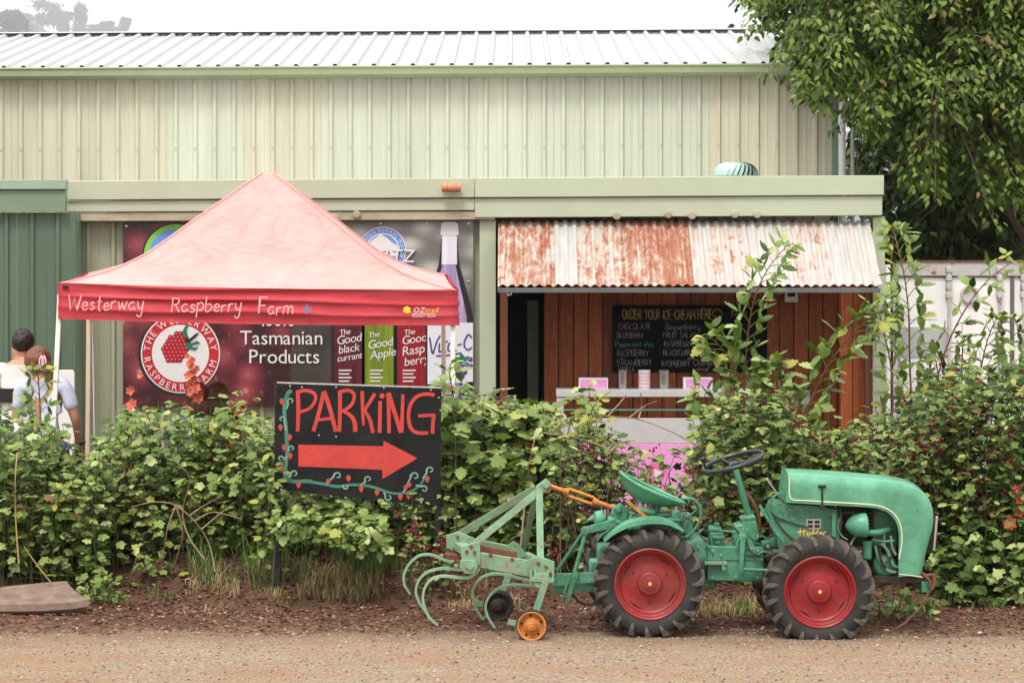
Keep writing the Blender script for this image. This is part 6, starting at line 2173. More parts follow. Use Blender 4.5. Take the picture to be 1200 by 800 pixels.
def lever(pts, D, knob, lab="gear_lever"):
    mb = MB(); p = pp(pts, D); mb.tube(smooth_path(p, 4), 0.007, 8); o = mb.build(lab, G, tr)
    d = (p[-1] - p[-2]).normalized()
    mb = MB(); mb.lathe(p[-1], d, [(-.012, .008), (-.006, .016), (.008, .018), (.016, .012), (.018, 0)], 12); mb.build("lever_knob", M['black'], o)
lever([(802, 608), (812, 601), (825, 590)], TC - 0.15, True)
lever([(806, 632), (816, 626), (827, 617)], TC - 0.17, True)
mb = MB(); mb.tube(smooth_path(pp([(801, 630), (807, 625), (814, 621), (834, 621), (862, 623)], TC - 0.16), 4), 0.008, 7); mb.build("control_rod", G, tr)

# mudguards: curved sheets over the rear wheels
def mudguard(D0, D1, dx):
    mb = MB()
    up = smooth_path([P(x + dx, y, D0) for x, y in ((708, 634), (716, 625.5), (727, 617.5), (740, 611.5), (754, 608.6), (768, 608), (781, 610), (792, 615), (801, 621.5))], 4)
    k = len(up)
    lowr = []
    for i, p in enumerate(up):
        t = i / (k - 1)
        w = 0.006 + 0.026 * math.sin(PI * min(1, t * 1.0)) ** 0.8
        lowr.append(p + Vector((0, 0, -w)))
    near = (D0 if dx == 0 else D1)
    sgn = 1
    A = [Vector((p.x, D0, p.z)) for p in up]; B = [Vector((p.x, D1, p.z)) for p in up]
    Lp = [Vector((p.x, D0, p.z)) for p in lowr] if dx == 0 else [Vector((p.x, D1, p.z)) for p in lowr]
    th = Vector((0, 0, -0.004))
    vs = A + B + Lp + [p + th for p in A] + [p + th for p in B]
    fs = []
    for i in range(k - 1):
        fs.append((i, k + i, k + i + 1, i + 1)); fs.append((3 * k + i, 3 * k + i + 1, 4 * k + i + 1, 4 * k + i))
        s = 0 if dx == 0 else k
        fs.append((s + i, s + i + 1, 2 * k + i + 1, 2 * k + i))
    mb.add(vs, fs)
    return mb.build("mudguard", HG, tr, angle=0.6)
mudguard(TD + 0.0, TD + 0.21, 0)
mudguard(TD + 0.62, TD + 0.80, -8)
# rear lamp and its cone
mb = MB()
c = P(703, 606.5, TC - 0.20)
mb.lathe(c, (-0.98, -0.15, 0), [(-.045, .0), (-.04, .012), (-.02, .034), (.005, .044), (.03, .044), (.034, .038), (.036, 0)], 22)
mb.lathe(P(708, 603, TC - 0.05), (-0.9, 0, -0.3), [(0, .034), (.03, .04), (.09, .018), (.12, .004)], 16)
mb.lathe(P(712, 609, TC - 0.2), (0.95, 0, -0.2), [(0, .03), (.05, .02), (.09, .003)], 14)
mb.build("rear_lamp", HG, tr)
mb = MB()
a, b_ = P(707, 604, TC + 0.15), P(698, 604, TC + 0.15)
mb.cyl(P(704, 594, TC + 0.12), P(694, 593, TC + 0.12), 0.026, 12)
mb.build("far_rear_lamp", M['dark_iron'], tr)
mb = MB()
mb.pprism([(718, 596), (727, 590), (738, 598), (733, 612), (712, 618), (714, 606)], TC - 0.04, 0.08)
mb.lathe(P(724.5, 597, TC - 0.07), (0, 1, 0), [(0, .0), (.002, .022), (.14, .022), (.142, 0)], 14)
mb.build("top_link_bracket", G, tr, bevel=0.005)
mb = MB(); mb.bar(P(734, 586, TC - 0.16), P(772, 618, TC - 0.16), 0.022, 0.012); mb.build("orange_stay", M['orange_rust'], tr, bevel=0.002)
# three point linkage
for D in (TC - 0.27, TC + 0.27):
    mb = MB()
    mb.bar(P(684, 622, D), P(722, 612, D + 0.06), 0.045, 0.03, w1=0.06)
    mb.lathe(P(686, 622, D - 0.03), (0, 1, 0), [(0, 0), (0.002, .028), (.06, .028), (.062, 0)], 14)
    mb.build("lift_arm", G, tr, bevel=0.004)
for D, pts in ((TC - 0.28, ((686, 625), (668, 690))), (TC + 0.25, ((683, 624), (653, 668)))):
    mb = MB(); mb.tube(pp(pts, D), 0.013, 8); mb.build("lift_rod", G, tr)
for D in (TC - 0.25, TC + 0.22):
    mb = MB(); mb.pprism([(648, 672), (700, 670), (745, 669), (745, 680), (700, 682), (648, 687)], D, 0.016); mb.build("lower_link", G, tr, bevel=0.003)
mb = MB(); mb.pprism([(648, 683), (700, 681), (745, 680), (745, 688), (700, 692), (648, 696)], TC - 0.20, 0.02); mb.build("draw_bar", G, tr, bevel=0.003)
mb = MB(); mb.bar(P(676, 669, TC - 0.29), P(664, 707, TC - 0.29), 0.03, 0.02)
mb.bar(P(668, 672, TC - 0.30), P(658, 704, TC - 0.30), 0.012, 0.02); mb.build("link_plate", G, tr, bevel=0.003)
mb = MB()
pth = smooth_path(pp([(672, 697), (678, 704), (688, 708), (698, 706)], TC - 0.2), 5)
for i in range(len(pth) - 1):
    c = (pth[i] + pth[i + 1]) / 2
    d = (pth[i + 1] - pth[i]).normalized(); s = Vector((0, 1, 0)) if i % 2 else Vector((-d.z, 0, d.x))
    mb.tube([c + d * .014 * math.cos(q) + s * .008 * math.sin(q) for q in [2 * PI * k / 8 for k in range(8)]], 0.003, 5, closed=True)
mb.build("check_chain", M['dark_iron'], tr)

# ------------------------------------------------------------------ cultivator behind the tractor
C0, C1 = 16.36, 17.12
cu = thing("cultivator", "rusty pale green spring tine cultivator hitched behind the tractor", "cultivator", (P(585, 0, 16.7).x, 16.7, 0))
FG = M['faded_green']
CM = 16.72
def part(name, m, bevel=0.003, **k):
    global mb
    return mb.build(name, m, cu, bevel=bevel, **k)
mb = MB(); mb.bar(P(551, 641, C0 + 0.06), P(638, 570, CM - 0.04), 0.046, 0.014); part("brace", FG)
mb = MB(); mb.bar(P(533, 629, C1 - 0.02), P(628, 572, CM + 0.05), 0.05, 0.014); part("brace", FG)
mb = MB(); mb.bar(P(633.5, 664, C0 + 0.10), P(632, 573, CM - 0.06), 0.046, 0.014); part("upright", FG)
mb = MB(); mb.bar(P(612, 648, C1 - 0.05), P(629, 578, CM + 0.06), 0.040, 0.014); part("upright", M['dull_green'])
mb = MB()
mb.pprism([(628, 571), (640, 562), (646, 568), (640, 577), (630, 579)], CM - 0.06, 0.12)
mb.cyl(P(640.5, 568, CM - 0.08), P(640.5, 568, CM + 0.08), 0.022, 14)
part("apex_block", FG)
mb = MB(); mb.pprism([(560, 647), (622, 657), (622, 676), (560, 664.5)], C0, 0.05); part("side_beam", FG)
mb = MB(); mb.pprism([(560, 638.5), (560, 645.5), (606, 653.5), (606, 646.5)], C0 + 0.09, 0.05); part("top_flange", M['rust'])
mb = MB(); mb.pprism([(548, 630), (612, 642), (612, 654), (548, 642)], C1, 0.05); part("side_beam", FG)
mb = MB()
a0, a1 = P(532, 634, C1 + 0.05), P(552, 648, C0)
mb.bar(a0, a1, 0.08, 0.05, (0, 0, 1)); part("rear_beam", FG)
mb = MB()
b0, b1 = P(616, 654, C1 + 0.02), P(640, 667, C0)
mb.bar(b0, b1, 0.05, 0.09, (0, 0, 1)); part("front_beam", FG)
mb = MB(); mb.pprism([(540, 640), (562, 634), (563.5, 662), (541, 661)], C0 - 0.01, 0.03); part("corner_plate", FG)
mb = MB(); mb.pprism([(523, 627), (537, 623), (555, 630), (551, 640), (523, 643)], C0 + 0.5, 0.03); part("corner_plate", FG)
mb = MB(); mb.pprism([(619, 655), (633, 652), (650, 658), (648, 680), (620, 676)], C0 - 0.012, 0.03); part("corner_plate", FG)
mb = MB()
mb.pprism([(540, 656), (556, 656), (560, 664), (556, 672), (545, 672), (538, 664)], C0 - 0.05, 0.05)
mb.pprism([(550, 658.5), (556, 663.5), (551, 669), (545, 664)], C0 - 0.062, 0.012)
mb.bar(P(537, 663, C0 - 0.03), P(532, 662, C0 - 0.03), 0.02, 0.02)
part("tine_clamp", FG)
mb = MB()
mb.pprism([(627, 672), (642, 672), (644, 680), (640, 690), (628, 688), (624, 680)], C0 - 0.06, 0.06)
for x in (622, 627, 642, 648): mb.cyl(P(x, 668, C0 - 0.05), P(x, 686, C0 - 0.05), 0.008, 8)
mb.pprism([(622, 676), (650, 678), (649, 683), (622, 681)], C0 - 0.07, 0.03)
part("stem_clamp", FG)
mb = MB()
for x, y, D in ((523, 646, C0 + .5), (528, 652, C0 + .4), (535, 656, C0 + .2)): mb.pprism([(x, y), (x + 16, y + 2), (x + 16, y + 5), (x, y + 4)], D, 0.06)
mb.pprism([(521, 648), (536, 650), (538, 657), (523, 655)], C0 + 0.3, 0.05)
part("clamp_stack", M['rust'])
for x, y, D in ((552, 640, C0 - .012), (556, 647, C0 - .012), (547, 646, C0 - .012), (631, 660, C0 - .014), (640, 664, C0 - .014), (626, 670, C0 - .014), (646, 672, C0 - .014), (632, 577, CM - .065), (536, 629, C0 + .49), (600, 655, C0), (575, 650, C0)):
    mb = MB(); mb.lathe(P(x, y, D), (0, -1, 0), [(-.003, .013), (.008, .012), (.010, 0)], 6)
    part("bolt", M['rust'], 0)
mb = MB(); mb.pprism([(594, 640), (602, 634), (612, 642), (618, 652), (602, 656)], C1 - 0.1, 0.04); part("far_bracket", FG)
tines = [
    ([(530, 659), (522, 656), (507, 650), (496, 649.5), (488, 652.5), (479, 661), (473.5, 672), (474, 684), (477, 690), (481, 696)], C1 - 0.02),
    ([(545, 667), (538, 667), (522, 665.5), (510, 667), (499, 671), (490.5, 680), (487.3, 692), (490.5, 703), (493.5, 709), (497, 714)], CM),
    ([(562.5, 655), (562, 664), (558, 671), (550, 676), (540, 676.5), (520, 674.5), (507, 677.5), (499.5, 685), (496, 695), (496.3, 706), (501, 719), (506, 726), (513, 732)], C0 + 0.03),
    ([(626, 680), (614, 678.5), (592, 673), (577, 672), (564, 676.5), (556.5, 685), (554, 695), (556.5, 708), (561, 718), (567, 726)], CM + 0.12),
    ([(632, 687), (618, 686), (603, 685), (592, 686), (582.5, 690), (573.5, 698), (569, 708), (570, 717), (574, 726), (580, 735)], C0 + 0.16)]
for pts, D in tines:
    mb = MB()
    p = smooth_path(pp(pts, D), 6)
    kk = len(p)
    for i in range(kk - 1):
        pass
    # flat spring steel: wide across, thin in the bend
    vs, fs = [], []
    for i, q in enumerate(p):
        t = (p[min(i + 1, kk - 1)] - p[max(i - 1, 0)]).normalized()
        nn = Vector((-t.z, 0, t.x))
        th = 0.0075 * (1 if i < kk - 8 else 0.8)
        w = 0.022 if i < kk - 10 else 0.016 + 0.0006 * (kk - i)
        for a, b_ in ((-1, -1), (1, -1), (1, 1), (-1, 1)):
            vs.append(q + Vector((0, 1, 0)) * a * w + nn * b_ * th)
    for i in range(kk - 1):
        for j in range(4):
            fs.append((i * 4 + j, i * 4 + (j + 1) % 4, (i + 1) * 4 + (j + 1) % 4, (i + 1) * 4 + j))
    fs += [(3, 2, 1, 0), tuple(4 * (kk - 1) + j for j in range(4))]
    mb.add(vs, fs)
    zmin = min(v[2] for v in mb.v)
    part("tine", M['tine'] if 'tine' in M else M.setdefault('tine', mat("tine green paint", (0.20, 0.38, 0.24), 0.5, 0, 0.2, 8, 0.1, 50, stain=(0.25, 0.20, 0.10), sscale=8, samt=0.6)), 0)
def gauge(px, py, D, r, m, mt, leg_top, arm):
    c = P(px, py, D + 0.03)
    mb_ = MB()
    mb_.lathe(c, (0, 1, 0), [(-.035, r * .80), (-.040, r * .88), (-.038, r * .93), (-.012, r * .9), (-.006, r * .62), (-.014, r * .50), (-.02, r * .40), (-.022, r * .36), (-.05, r * .30), (-.056, r * .24), (-.056, r * .12), (-.068, r * .10), (-.07, 0)], 36, 0, 2)
    w = mb_.build("gauge_wheel", m, cu)
    mb_ = MB()
    mb_.lathe(c, (0, 1, 0), [(-.034, r * .90), (-.036, r * .985), (-.03, r), (.03, r), (.036, r * .985), (.034, r * .88)], 40, 0, 0)
    mb_.build("tyre", mt, w)
    mb_ = MB()
    for k in range(5):
        q = 0.4 + 2 * PI * k / 5
        mb_.lathe(c + Vector((math.cos(q) * r * .66, -.0085, math.sin(q) * r * .66)), (0, -1, 0), [(0, r * .085), (.002, r * .085), (.002, 0)], 10)
    mb_.build("wheel_hole_darks", M['print_black'], w)  # black discs painting the dark of open holes
    mb_ = MB()
    mb_.bar(P(leg_top[0], leg_top[1], D + 0.075), c + Vector((0, 0.05, 0)), 0.042, 0.014)
    mb_.cyl(c + Vector((0, -0.02, 0)), c + Vector((0, 0.07, 0)), 0.018, 12)
    mb_.build("wheel_stem", FG, cu, bevel=0.002)
    if arm:
        mb_ = MB(); mb_.bar(P(arm[0], arm[1], D + 0.06), P(arm[2], arm[3], D + 0.06), 0.036, 0.014); mb_.build("scraper_arm", FG, cu, bevel=0.002)
gauge(623, 732.5, 16.2, 0.100, M['orange_rust'], M['rubber'], (639, 682), (595, 728, 610, 731))
gauge(584, 709.0, 17.02, 0.102, M['dark_iron'], M['dark_iron'], (598, 668), (557, 706, 584, 711))
# orange top link with its turnbuckle body
mb = MB()
p0, p1 = P(641, 568, CM), P(725, 597, CM)
d = (p1 - p0).normalized(); s = Vector((-d.z, 0, d.x)); Lk = (p1 - p0).length
A = lambda t, k=0.0: p0 + d * (Lk * t) + s * k
mb.cyl(A(0.02), A(0.26), 0.0135, 12); mb.cyl(A(0.70), A(0.97), 0.0165, 12)
mb.lathe(A(0.0) - Vector((0, .03, 0)), (0, 1, 0), [(0, 0), (.001, .026), (.06, .026), (.061, 0)], 16)
mb.lathe(A(1.0) - Vector((0, .035, 0)), (0, 1, 0), [(0, 0), (.001, .026), (.07, .026), (.071, 0)], 16)
for k in (-.022, .022):
    mb.tube([A(.25, k * .4), A(.30, k), A(.63, k), A(.69, k * .45)], 0.0105, 10)
mb.cyl(A(.23), A(.30), 0.022, 12); mb.cyl(A(.64), A(.71), 0.022, 12)
part("top_link", M['orange_rust'], 0.002)
mb = MB(); mb.lathe(A(1.0) - Vector((0, .045, 0)), (0, 1, 0), [(0, 0), (.001, .016), (.01, .018)], 12); part("link_pin", M['rust'], 0)
# ------------------------------------------------------------------ leaves
def leaf_template(kind):
    if kind == 'ovate':        # toothed, pointed, folded along the midrib
        rib = [(0, 0), (.22, .0), (.45, .02), (.70, .01), (1.0, -.06)]
        edge = [(.04, .14), (.24, .33), (.27, .25), (.50, .35), (.52, .25), (.73, .26), (.75, .16), (.93, .11)]
        vs = [(x, 0, z) for x, z in rib]
        fs = []
        for sd in (1, -1):
            b = len(vs)
            vs += [(x, sd * y, -.10 + .35 * y * .5 + .02 * (i % 2)) for i, (x, y) in enumerate(edge)]
            e = lambda i: b + i
            tri = [(0, 1, e(0)), (1, e(1), e(0)), (1, 2, e(2), e(1)), (2, e(3), e(2)), (2, 3, e(4), e(3)), (3, e(5), e(4)), (3, e(6), e(5)), (3, 4, e(7), e(6))]
            fs += [t if sd < 0 else t[::-1] for t in tri]
        return vs, fs
    if kind == 'lobed':        # three to five lobed currant / vine leaf
        out = [(0, .03), (-.10, .20), (.02, .42), (.20, .40), (.24, .34), (.42, .52), (.60, .46), (.62, .30), (.80, .22), (1.02, 0)]
        vs = [(.0, 0, 0), (.30, 0, .0), (.62, 0, .02)]
        fs = []
        for sd in (1, -1):
            b = len(vs)
            vs += [(x, sd * y, -.16 * y + .05 * ((i % 3) == 1) - .05 * max(0, x - .5)) for i, (x, y) in enumerate(out)]
            e = lambda i: b + i
            tri = [(0, 1, e(1)), (1, e(2), e(1)), (1, e(3), e(2)), (1, e(4), e(3)), (1, 2, e(5), e(4)), (2, e(6), e(5)), (2, e(7), e(6)), (2, e(8), e(7)), (2, e(9), e(8))]
            fs += [t if sd < 0 else t[::-1] for t in tri]
        return vs, fs
    if kind == 'poplar':       # broad, pointed
        rib = [(0, 0), (.3, .02), (.65, .0), (1.0, -.10)]
        edge = [(.02, .08), (.16, .22), (.38, .27), (.62, .19), (.84, .07)]
        vs = [(x, 0, z) for x, z in rib]
        fs = []
        for sd in (1, -1):
            b = len(vs)
            vs += [(x, sd * y, .14 * y) for x, y in edge]
            e = lambda i: b + i
            tri = [(0, 1, e(1), e(0)), (1, e(2), e(1)), (1, 2, e(3), e(2)), (2, 3, e(4), e(3))]
            fs += [t if sd < 0 else t[::-1] for t in tri]
        return vs, fs


TPL = {k: leaf_template(k) for k in ('ovate', 'lobed', 'poplar')}
LEAF_MESH = {}


def leaf_mesh(kind, m):
    key = (kind, m.name)
    if key not in LEAF_MESH:
        vs, fs = TPL[kind]
        me = bpy.data.meshes.new("leaf")
        me.from_pydata(vs, [], fs)
        me.materials.append(m)
        me.shade_smooth()
        LEAF_MESH[key] = me
    return LEAF_MESH[key]


def basis(d, nrm):
    d = d.normalized()
    nrm = nrm - d * nrm.dot(d)
    if nrm.length < 1e-4: nrm = d.orthogonal()
    nrm.normalize()
    return d, nrm.cross(d), nrm


def emit_leaves(leaves, mats, parent, n_single=300, name="leaf"):
    """leaves = [(pos, dir, normal, size, kind, material index)]; the largest seen ones become parts, the rest one mesh"""
    leaves.sort(key=lambda t: -t[3] / max(0.5, (t[0].y - 14.0)) ** 1.0 + t[0].y * 0.02)
    o0 = origin(parent)
    for pos, d, nn, s, kind, mi in leaves[:n_single]:
        a, b_, c = basis(d, nn)
        o = bpy.data.objects.new(name, leaf_mesh(kind, mats[mi]))
        q = pos - o0
        o.matrix_basis = Matrix(((a.x * s, b_.x * s, c.x * s, q.x), (a.y * s, b_.y * s, c.y * s, q.y), (a.z * s, b_.z * s, c.z * s, q.z), (0, 0, 0, 1)))
        o.parent = parent
        col.objects.link(o)
    rest = leaves[n_single:]
    if rest:
        mb = MB()
        for pos, d, nn, s, kind, mi in rest:
            a, b_, c = basis(d, nn)
            vs, fs = TPL[kind]
            mb.add([pos + (a * x + b_ * y + c * z) * s for x, y, z in vs], fs, mi)
        o = mb.build("foliage", mats, parent, angle=3)
        tag(o, kind='stuff')


def berry(mb, c, r, mi=0):
    t = (1 + 5 ** .5) / 2
    vs = [(-1, t, 0), (1, t, 0), (-1, -t, 0), (1, -t, 0), (0, -1, t), (0, 1, t), (0, -1, -t), (0, 1, -t), (t, 0, -1), (t, 0, 1), (-t, 0, -1), (-t, 0, 1)]
    fs = [(0, 11, 5), (0, 5, 1), (0, 1, 7), (0, 7, 10), (0, 10, 11), (1, 5, 9), (5, 11, 4), (11, 10, 2), (10, 7, 6), (7, 1, 8), (3, 9, 4), (3, 4, 2), (3, 2, 6), (3, 6, 8), (3, 8, 9), (4, 9, 5), (2, 4, 11), (6, 2, 10), (8, 6, 7), (9, 8, 1)]
    mb.add([c + Vector(v) * (r / 1.9) for v in vs], fs, mi)


def interp(tops, x):
    for (x0, y0), (x1, y1) in zip(tops, tops[1:]):
        if x0 <= x <= x1: return y0 + (y1 - y0) * (x - x0) / (x1 - x0)
    return tops[0][1] if x < tops[0][0] else tops[-1][1]


def bush(name, label, cat, tops, yb, D0, D1, n_shoots, size, kinds, weights, berries=0, seed=1, step=0.05, group=None, low=0.82, bare=0.12, stem_m=None, fill=1.0):
    rnd = random.Random(seed)
    x0, x1 = tops[0][0], tops[-1][0]
    Dm = (D0 + D1) / 2
    xm = P((x0 + x1) / 2, 0, Dm).x
    root = thing(name, label, cat, (xm, Dm, gz(xm, Dm)), group)
    leaves, st, bm = [], MB(), MB()
    for i in range(n_shoots):
        D = rnd.uniform(D0, D1)
        px = rnd.uniform(x0, x1)
        top = interp(tops, px)
        f = rnd.random() ** 1.35 * low
        py = top + (yb - top) * f + rnd.uniform(-4, 10) - (rnd.uniform(4, 26) if rnd.random() < .10 else 0)
        bx = px + rnd.gauss(0, 16)
        base = P(min(max(bx, x0), x1), 0, D); base.z = gz(base.x, D) - 0.02
        tipD = D + rnd.uniform(-0.42, 0.25) * (0.25 + 0.75 * (1 - f))
        tip = P(px, py, tipD)
        if tip.z < base.z + 0.1: tip.z = base.z + 0.12
        h = tip.z - base.z
        mid = base.lerp(tip, 0.5) + Vector((rnd.gauss(0, .05), rnd.gauss(0, .08), h * 0.20))
        pts = [(base * ((1 - t) ** 2) + mid * (2 * t * (1 - t)) + tip * t * t) for t in [k / 7 for k in range(8)]]
        st.tube(pts, [0.0048 * (1 - .6 * k / 7) for k in range(8)], 4)
        L = sum((pts[k + 1] - pts[k]).length for k in range(7))
        nl = int(L / step * fill)
        for k in range(nl):
            t = bare + (1 - bare) * (k + rnd.random()) / nl
            q = min(6.999, t * 7); j = int(q)
            p = pts[j].lerp(pts[j + 1], q - j)
            ax = (pts[j + 1] - pts[j]).normalized()
            ang = k * 2.4 + rnd.uniform(-.6, .6)
            side = Vector((math.cos(ang), math.sin(ang) - 0.25, rnd.uniform(-.1, .45)))
            side = (side - ax * side.dot(ax) * 0.7).normalized()
            pet = rnd.uniform(.03, .085) * size / .08
            c = p + side * pet
            nlf = 3 if rnd.random() < 0.45 else 1
            for m_ in range(nlf):
                s = size * rnd.uniform(.62, 1.2) * (0.8 if nlf == 3 else 1)
                d = side + Vector((rnd.gauss(0, .35), rnd.gauss(0, .35), rnd.uniform(-.75, .05)))
                if nlf == 3 and m_: d = d + ax.cross(side) * (1.1 if m_ == 1 else -1.1)
                nn = Vector((rnd.gauss(0, .38), rnd.gauss(-0.38, .38), 1.0 + rnd.uniform(-.3, .3)))
                mi = rnd.choices(range(6), weights)[0]
                leaves.append((c, d, nn, s, rnd.choice(kinds), mi))
        if berries and rnd.random() < berries:
            for _ in range(rnd.randint(1, 3)):
                t = rnd.uniform(.45, 1)
                q = min(6.99, t * 7); j = int(q)
                p = pts[j].lerp(pts[j + 1], q - j) + Vector((rnd.gauss(0, .05), rnd.uniform(-.14, -.02), rnd.uniform(-.05, .05)))
                mi = 0 if rnd.random() < .75 else 1
                for _k in range(rnd.randint(4, 9)):
                    berry(bm, p + Vector((rnd.gauss(0, .022), rnd.gauss(0, .018), rnd.gauss(0, .022))), rnd.uniform(.0075, .0115), mi if rnd.random() < .8 else 1 - mi)
    emit_leaves(leaves, LEAF, root)
    tag(st.build("stems", stem_m or M['stem'], root), kind='stuff')
    if bm.v: tag(bm.build("berries", [M['berry'], M['dark_berry']], root, angle=3), kind='stuff')
    return root


W_CUR = (34, 28, 10, 16, 11, 1)
W_RAS = (36, 22, 7, 22, 12, 1)
W_BLK = (38, 14, 7, 32, 7, 2)
bush("bush", "broad leafy bush at the left edge in front of the couple", "bush", [(-40, 480), (0, 474), (14, 480), (35, 462), (55, 500), (80, 515), (112, 520)], 690, 18.12, 19.0, 240, 0.076, ['lobed', 'lobed', 'ovate'], W_CUR, 0, 21, low=1.0)
bush("bush", "leafy currant bush under the raspberry farm roundel", "bush", [(104, 545), (126, 505), (150, 462), (166, 468), (182, 480), (205, 470), (228, 482), (250, 472), (272, 476), (292, 470), (316, 498), (330, 535)], 662, 18.42, 19.2, 270, 0.078, ['lobed', 'lobed', 'ovate'], W_CUR, 0.05, 22, low=0.74)
bush("bush", "low straggly bush underneath the black parking sign", "bush", [(300, 560), (322, 500), (345, 520), (400, 540), (470, 545), (520, 560)], 650, 18.5, 19.1, 190, 0.078, ['ovate', 'lobed'], W_RAS, 0.15, 23)
bush("bush", "large lobed vine leaf bush to the right of the parking sign", "bush", [(508, 500), (520, 462), (538, 446), (556, 450), (574, 455), (596, 470), (618, 460), (634, 470), (650, 520)], 660, 18.35, 19.1, 190, 0.122, ['lobed', 'lobed', 'lobed', 'ovate'], (34, 30, 12, 13, 10, 1), 0.05, 24, low=0.86)
bush("bush", "yellowish sprig of leaves rising before the serving counter", "bush", [(655, 520), (672, 470), (690, 450), (708, 466), (722, 500)], 640, 18.5, 18.9, 16, 0.085, ['lobed', 'ovate'], (22, 32, 32, 6, 8, 0), 0, 25, low=0.45)
bush("bramble", "sparse bramble with dark berries in front of the pink counter", "bramble", [(640, 490), (680, 508), (720, 512), (742, 540), (780, 562), (805, 545), (822, 520)], 665, 18.0, 18.8, 74, 0.066, ['ovate'], W_BLK, 0.7, 26, stem_m=M['dry_stem'], low=1.0, fill=0.8)
bush("bramble", "loose bramble sprays crossing the white panel of the counter", "bramble", [(640, 480), (690, 492), (740, 500), (790, 515), (826, 495)], 640, 18.2, 18.7, 24, 0.074, ['ovate', 'lobed'], (30, 30, 16, 14, 10, 0), 0.6, 38, stem_m=M['dry_stem'], low=0.45, bare=0.5, fill=0.8)
bush("bramble", "bramble thicket behind the cultivator and orange link", "bramble", [(600, 570), (640, 566), (690, 596), (740, 618), (800, 620), (850, 605)], 690, 18.15, 18.9, 170, 0.066, ['ovate', 'lobed'], W_BLK, 0.55, 27, stem_m=M['dry_stem'])
bush("bramble", "dense bramble behind the steering wheel under tall shoots", "bramble", [(806, 560), (822, 525), (838, 470), (858, 445), (880, 436), (902, 446), (920, 470), (940, 488), (962, 486)], 690, 18.0, 18.9, 250, 0.074, ['ovate', 'ovate', 'lobed'], W_RAS, 0.55, 28)
bush("bramble", "berry laden bramble hedge behind the tractor bonnet", "bramble", [(940, 500), (970, 500), (1000, 495), (1030, 482), (1060, 480), (1084, 470)], 700, 18.0, 18.9, 270, 0.072, ['ovate', 'ovate', 'lobed'], W_RAS, 0.5, 29)
bush("bramble", "tallest dark leafed bramble hedge at the right edge before the container", "bramble", [(1060, 455), (1082, 440), (1096, 430), (1115, 420), (1134, 424), (1158, 416), (1178, 410), (1200, 402), (1240, 404)], 715, 17.95, 18.9, 300, 0.071, ['ovate', 'ovate', 'lobed'], W_BLK, 0.35, 30)
bush("bush", "pale downy bush low beside the tractor grille", "bush", [(1090, 640), (1110, 612), (1140, 606), (1170, 615), (1215, 620)], 712, 17.7, 18.2, 46, 0.088, ['lobed'], (34, 12, 2, 30, 20, 1), 0, 31, low=1.0)
bush("weed", "small leafy weed growing beside the front tractor wheel", "weed", [(1020, 690), (1040, 676), (1066, 690), (1084, 716)], 742, 17.0, 17.4, 16, 0.060, ['ovate', 'lobed'], W_RAS, 0, 32, low=1.0)
bush("weed", "bright green leafy sprays hanging across the lower edge of the parking sign", "weed", [(318, 590), (345, 584), (385, 594), (420, 602), (446, 606)], 640, 17.66, 17.86, 17, 0.090, ['ovate', 'lobed'], (34, 40, 10, 8, 8, 0), 0, 33, low=0.32, bare=0.62)
bush("weed", "thin leafy shoot climbing beside the left end of the parking sign", "weed", [(300, 470), (308, 448), (322, 470)], 640, 17.95, 18.05, 4, 0.075, ['ovate'], (36, 40, 10, 8, 6, 0), 0, 34, low=0.5)
bush("weed", "low sprawling weed on the bare bank near the stone slab", "weed", [(92, 668), (110, 664), (140, 668)], 680, 17.75, 17.9, 9, 0.055, ['lobed'], (30, 36, 16, 10, 8, 0), 0, 35, low=0.9)
bush("weed", "clump of leaves sprouting at the foot of the currant bush", "weed", [(150, 640), (175, 632), (205, 642)], 664, 18.15, 18.3, 7, 0.06, ['lobed'], (24, 48, 14, 8, 6, 0), 0, 36, low=0.9)
bush("weed", "leafy weed with red leaves beside the right sign post", "weed", [(478, 580), (500, 560), (520, 545), (530, 570)], 670, 17.72, 17.88, 12, 0.055, ['ovate'], (34, 30, 8, 10, 6, 12), 0.9, 37, low=0.9)


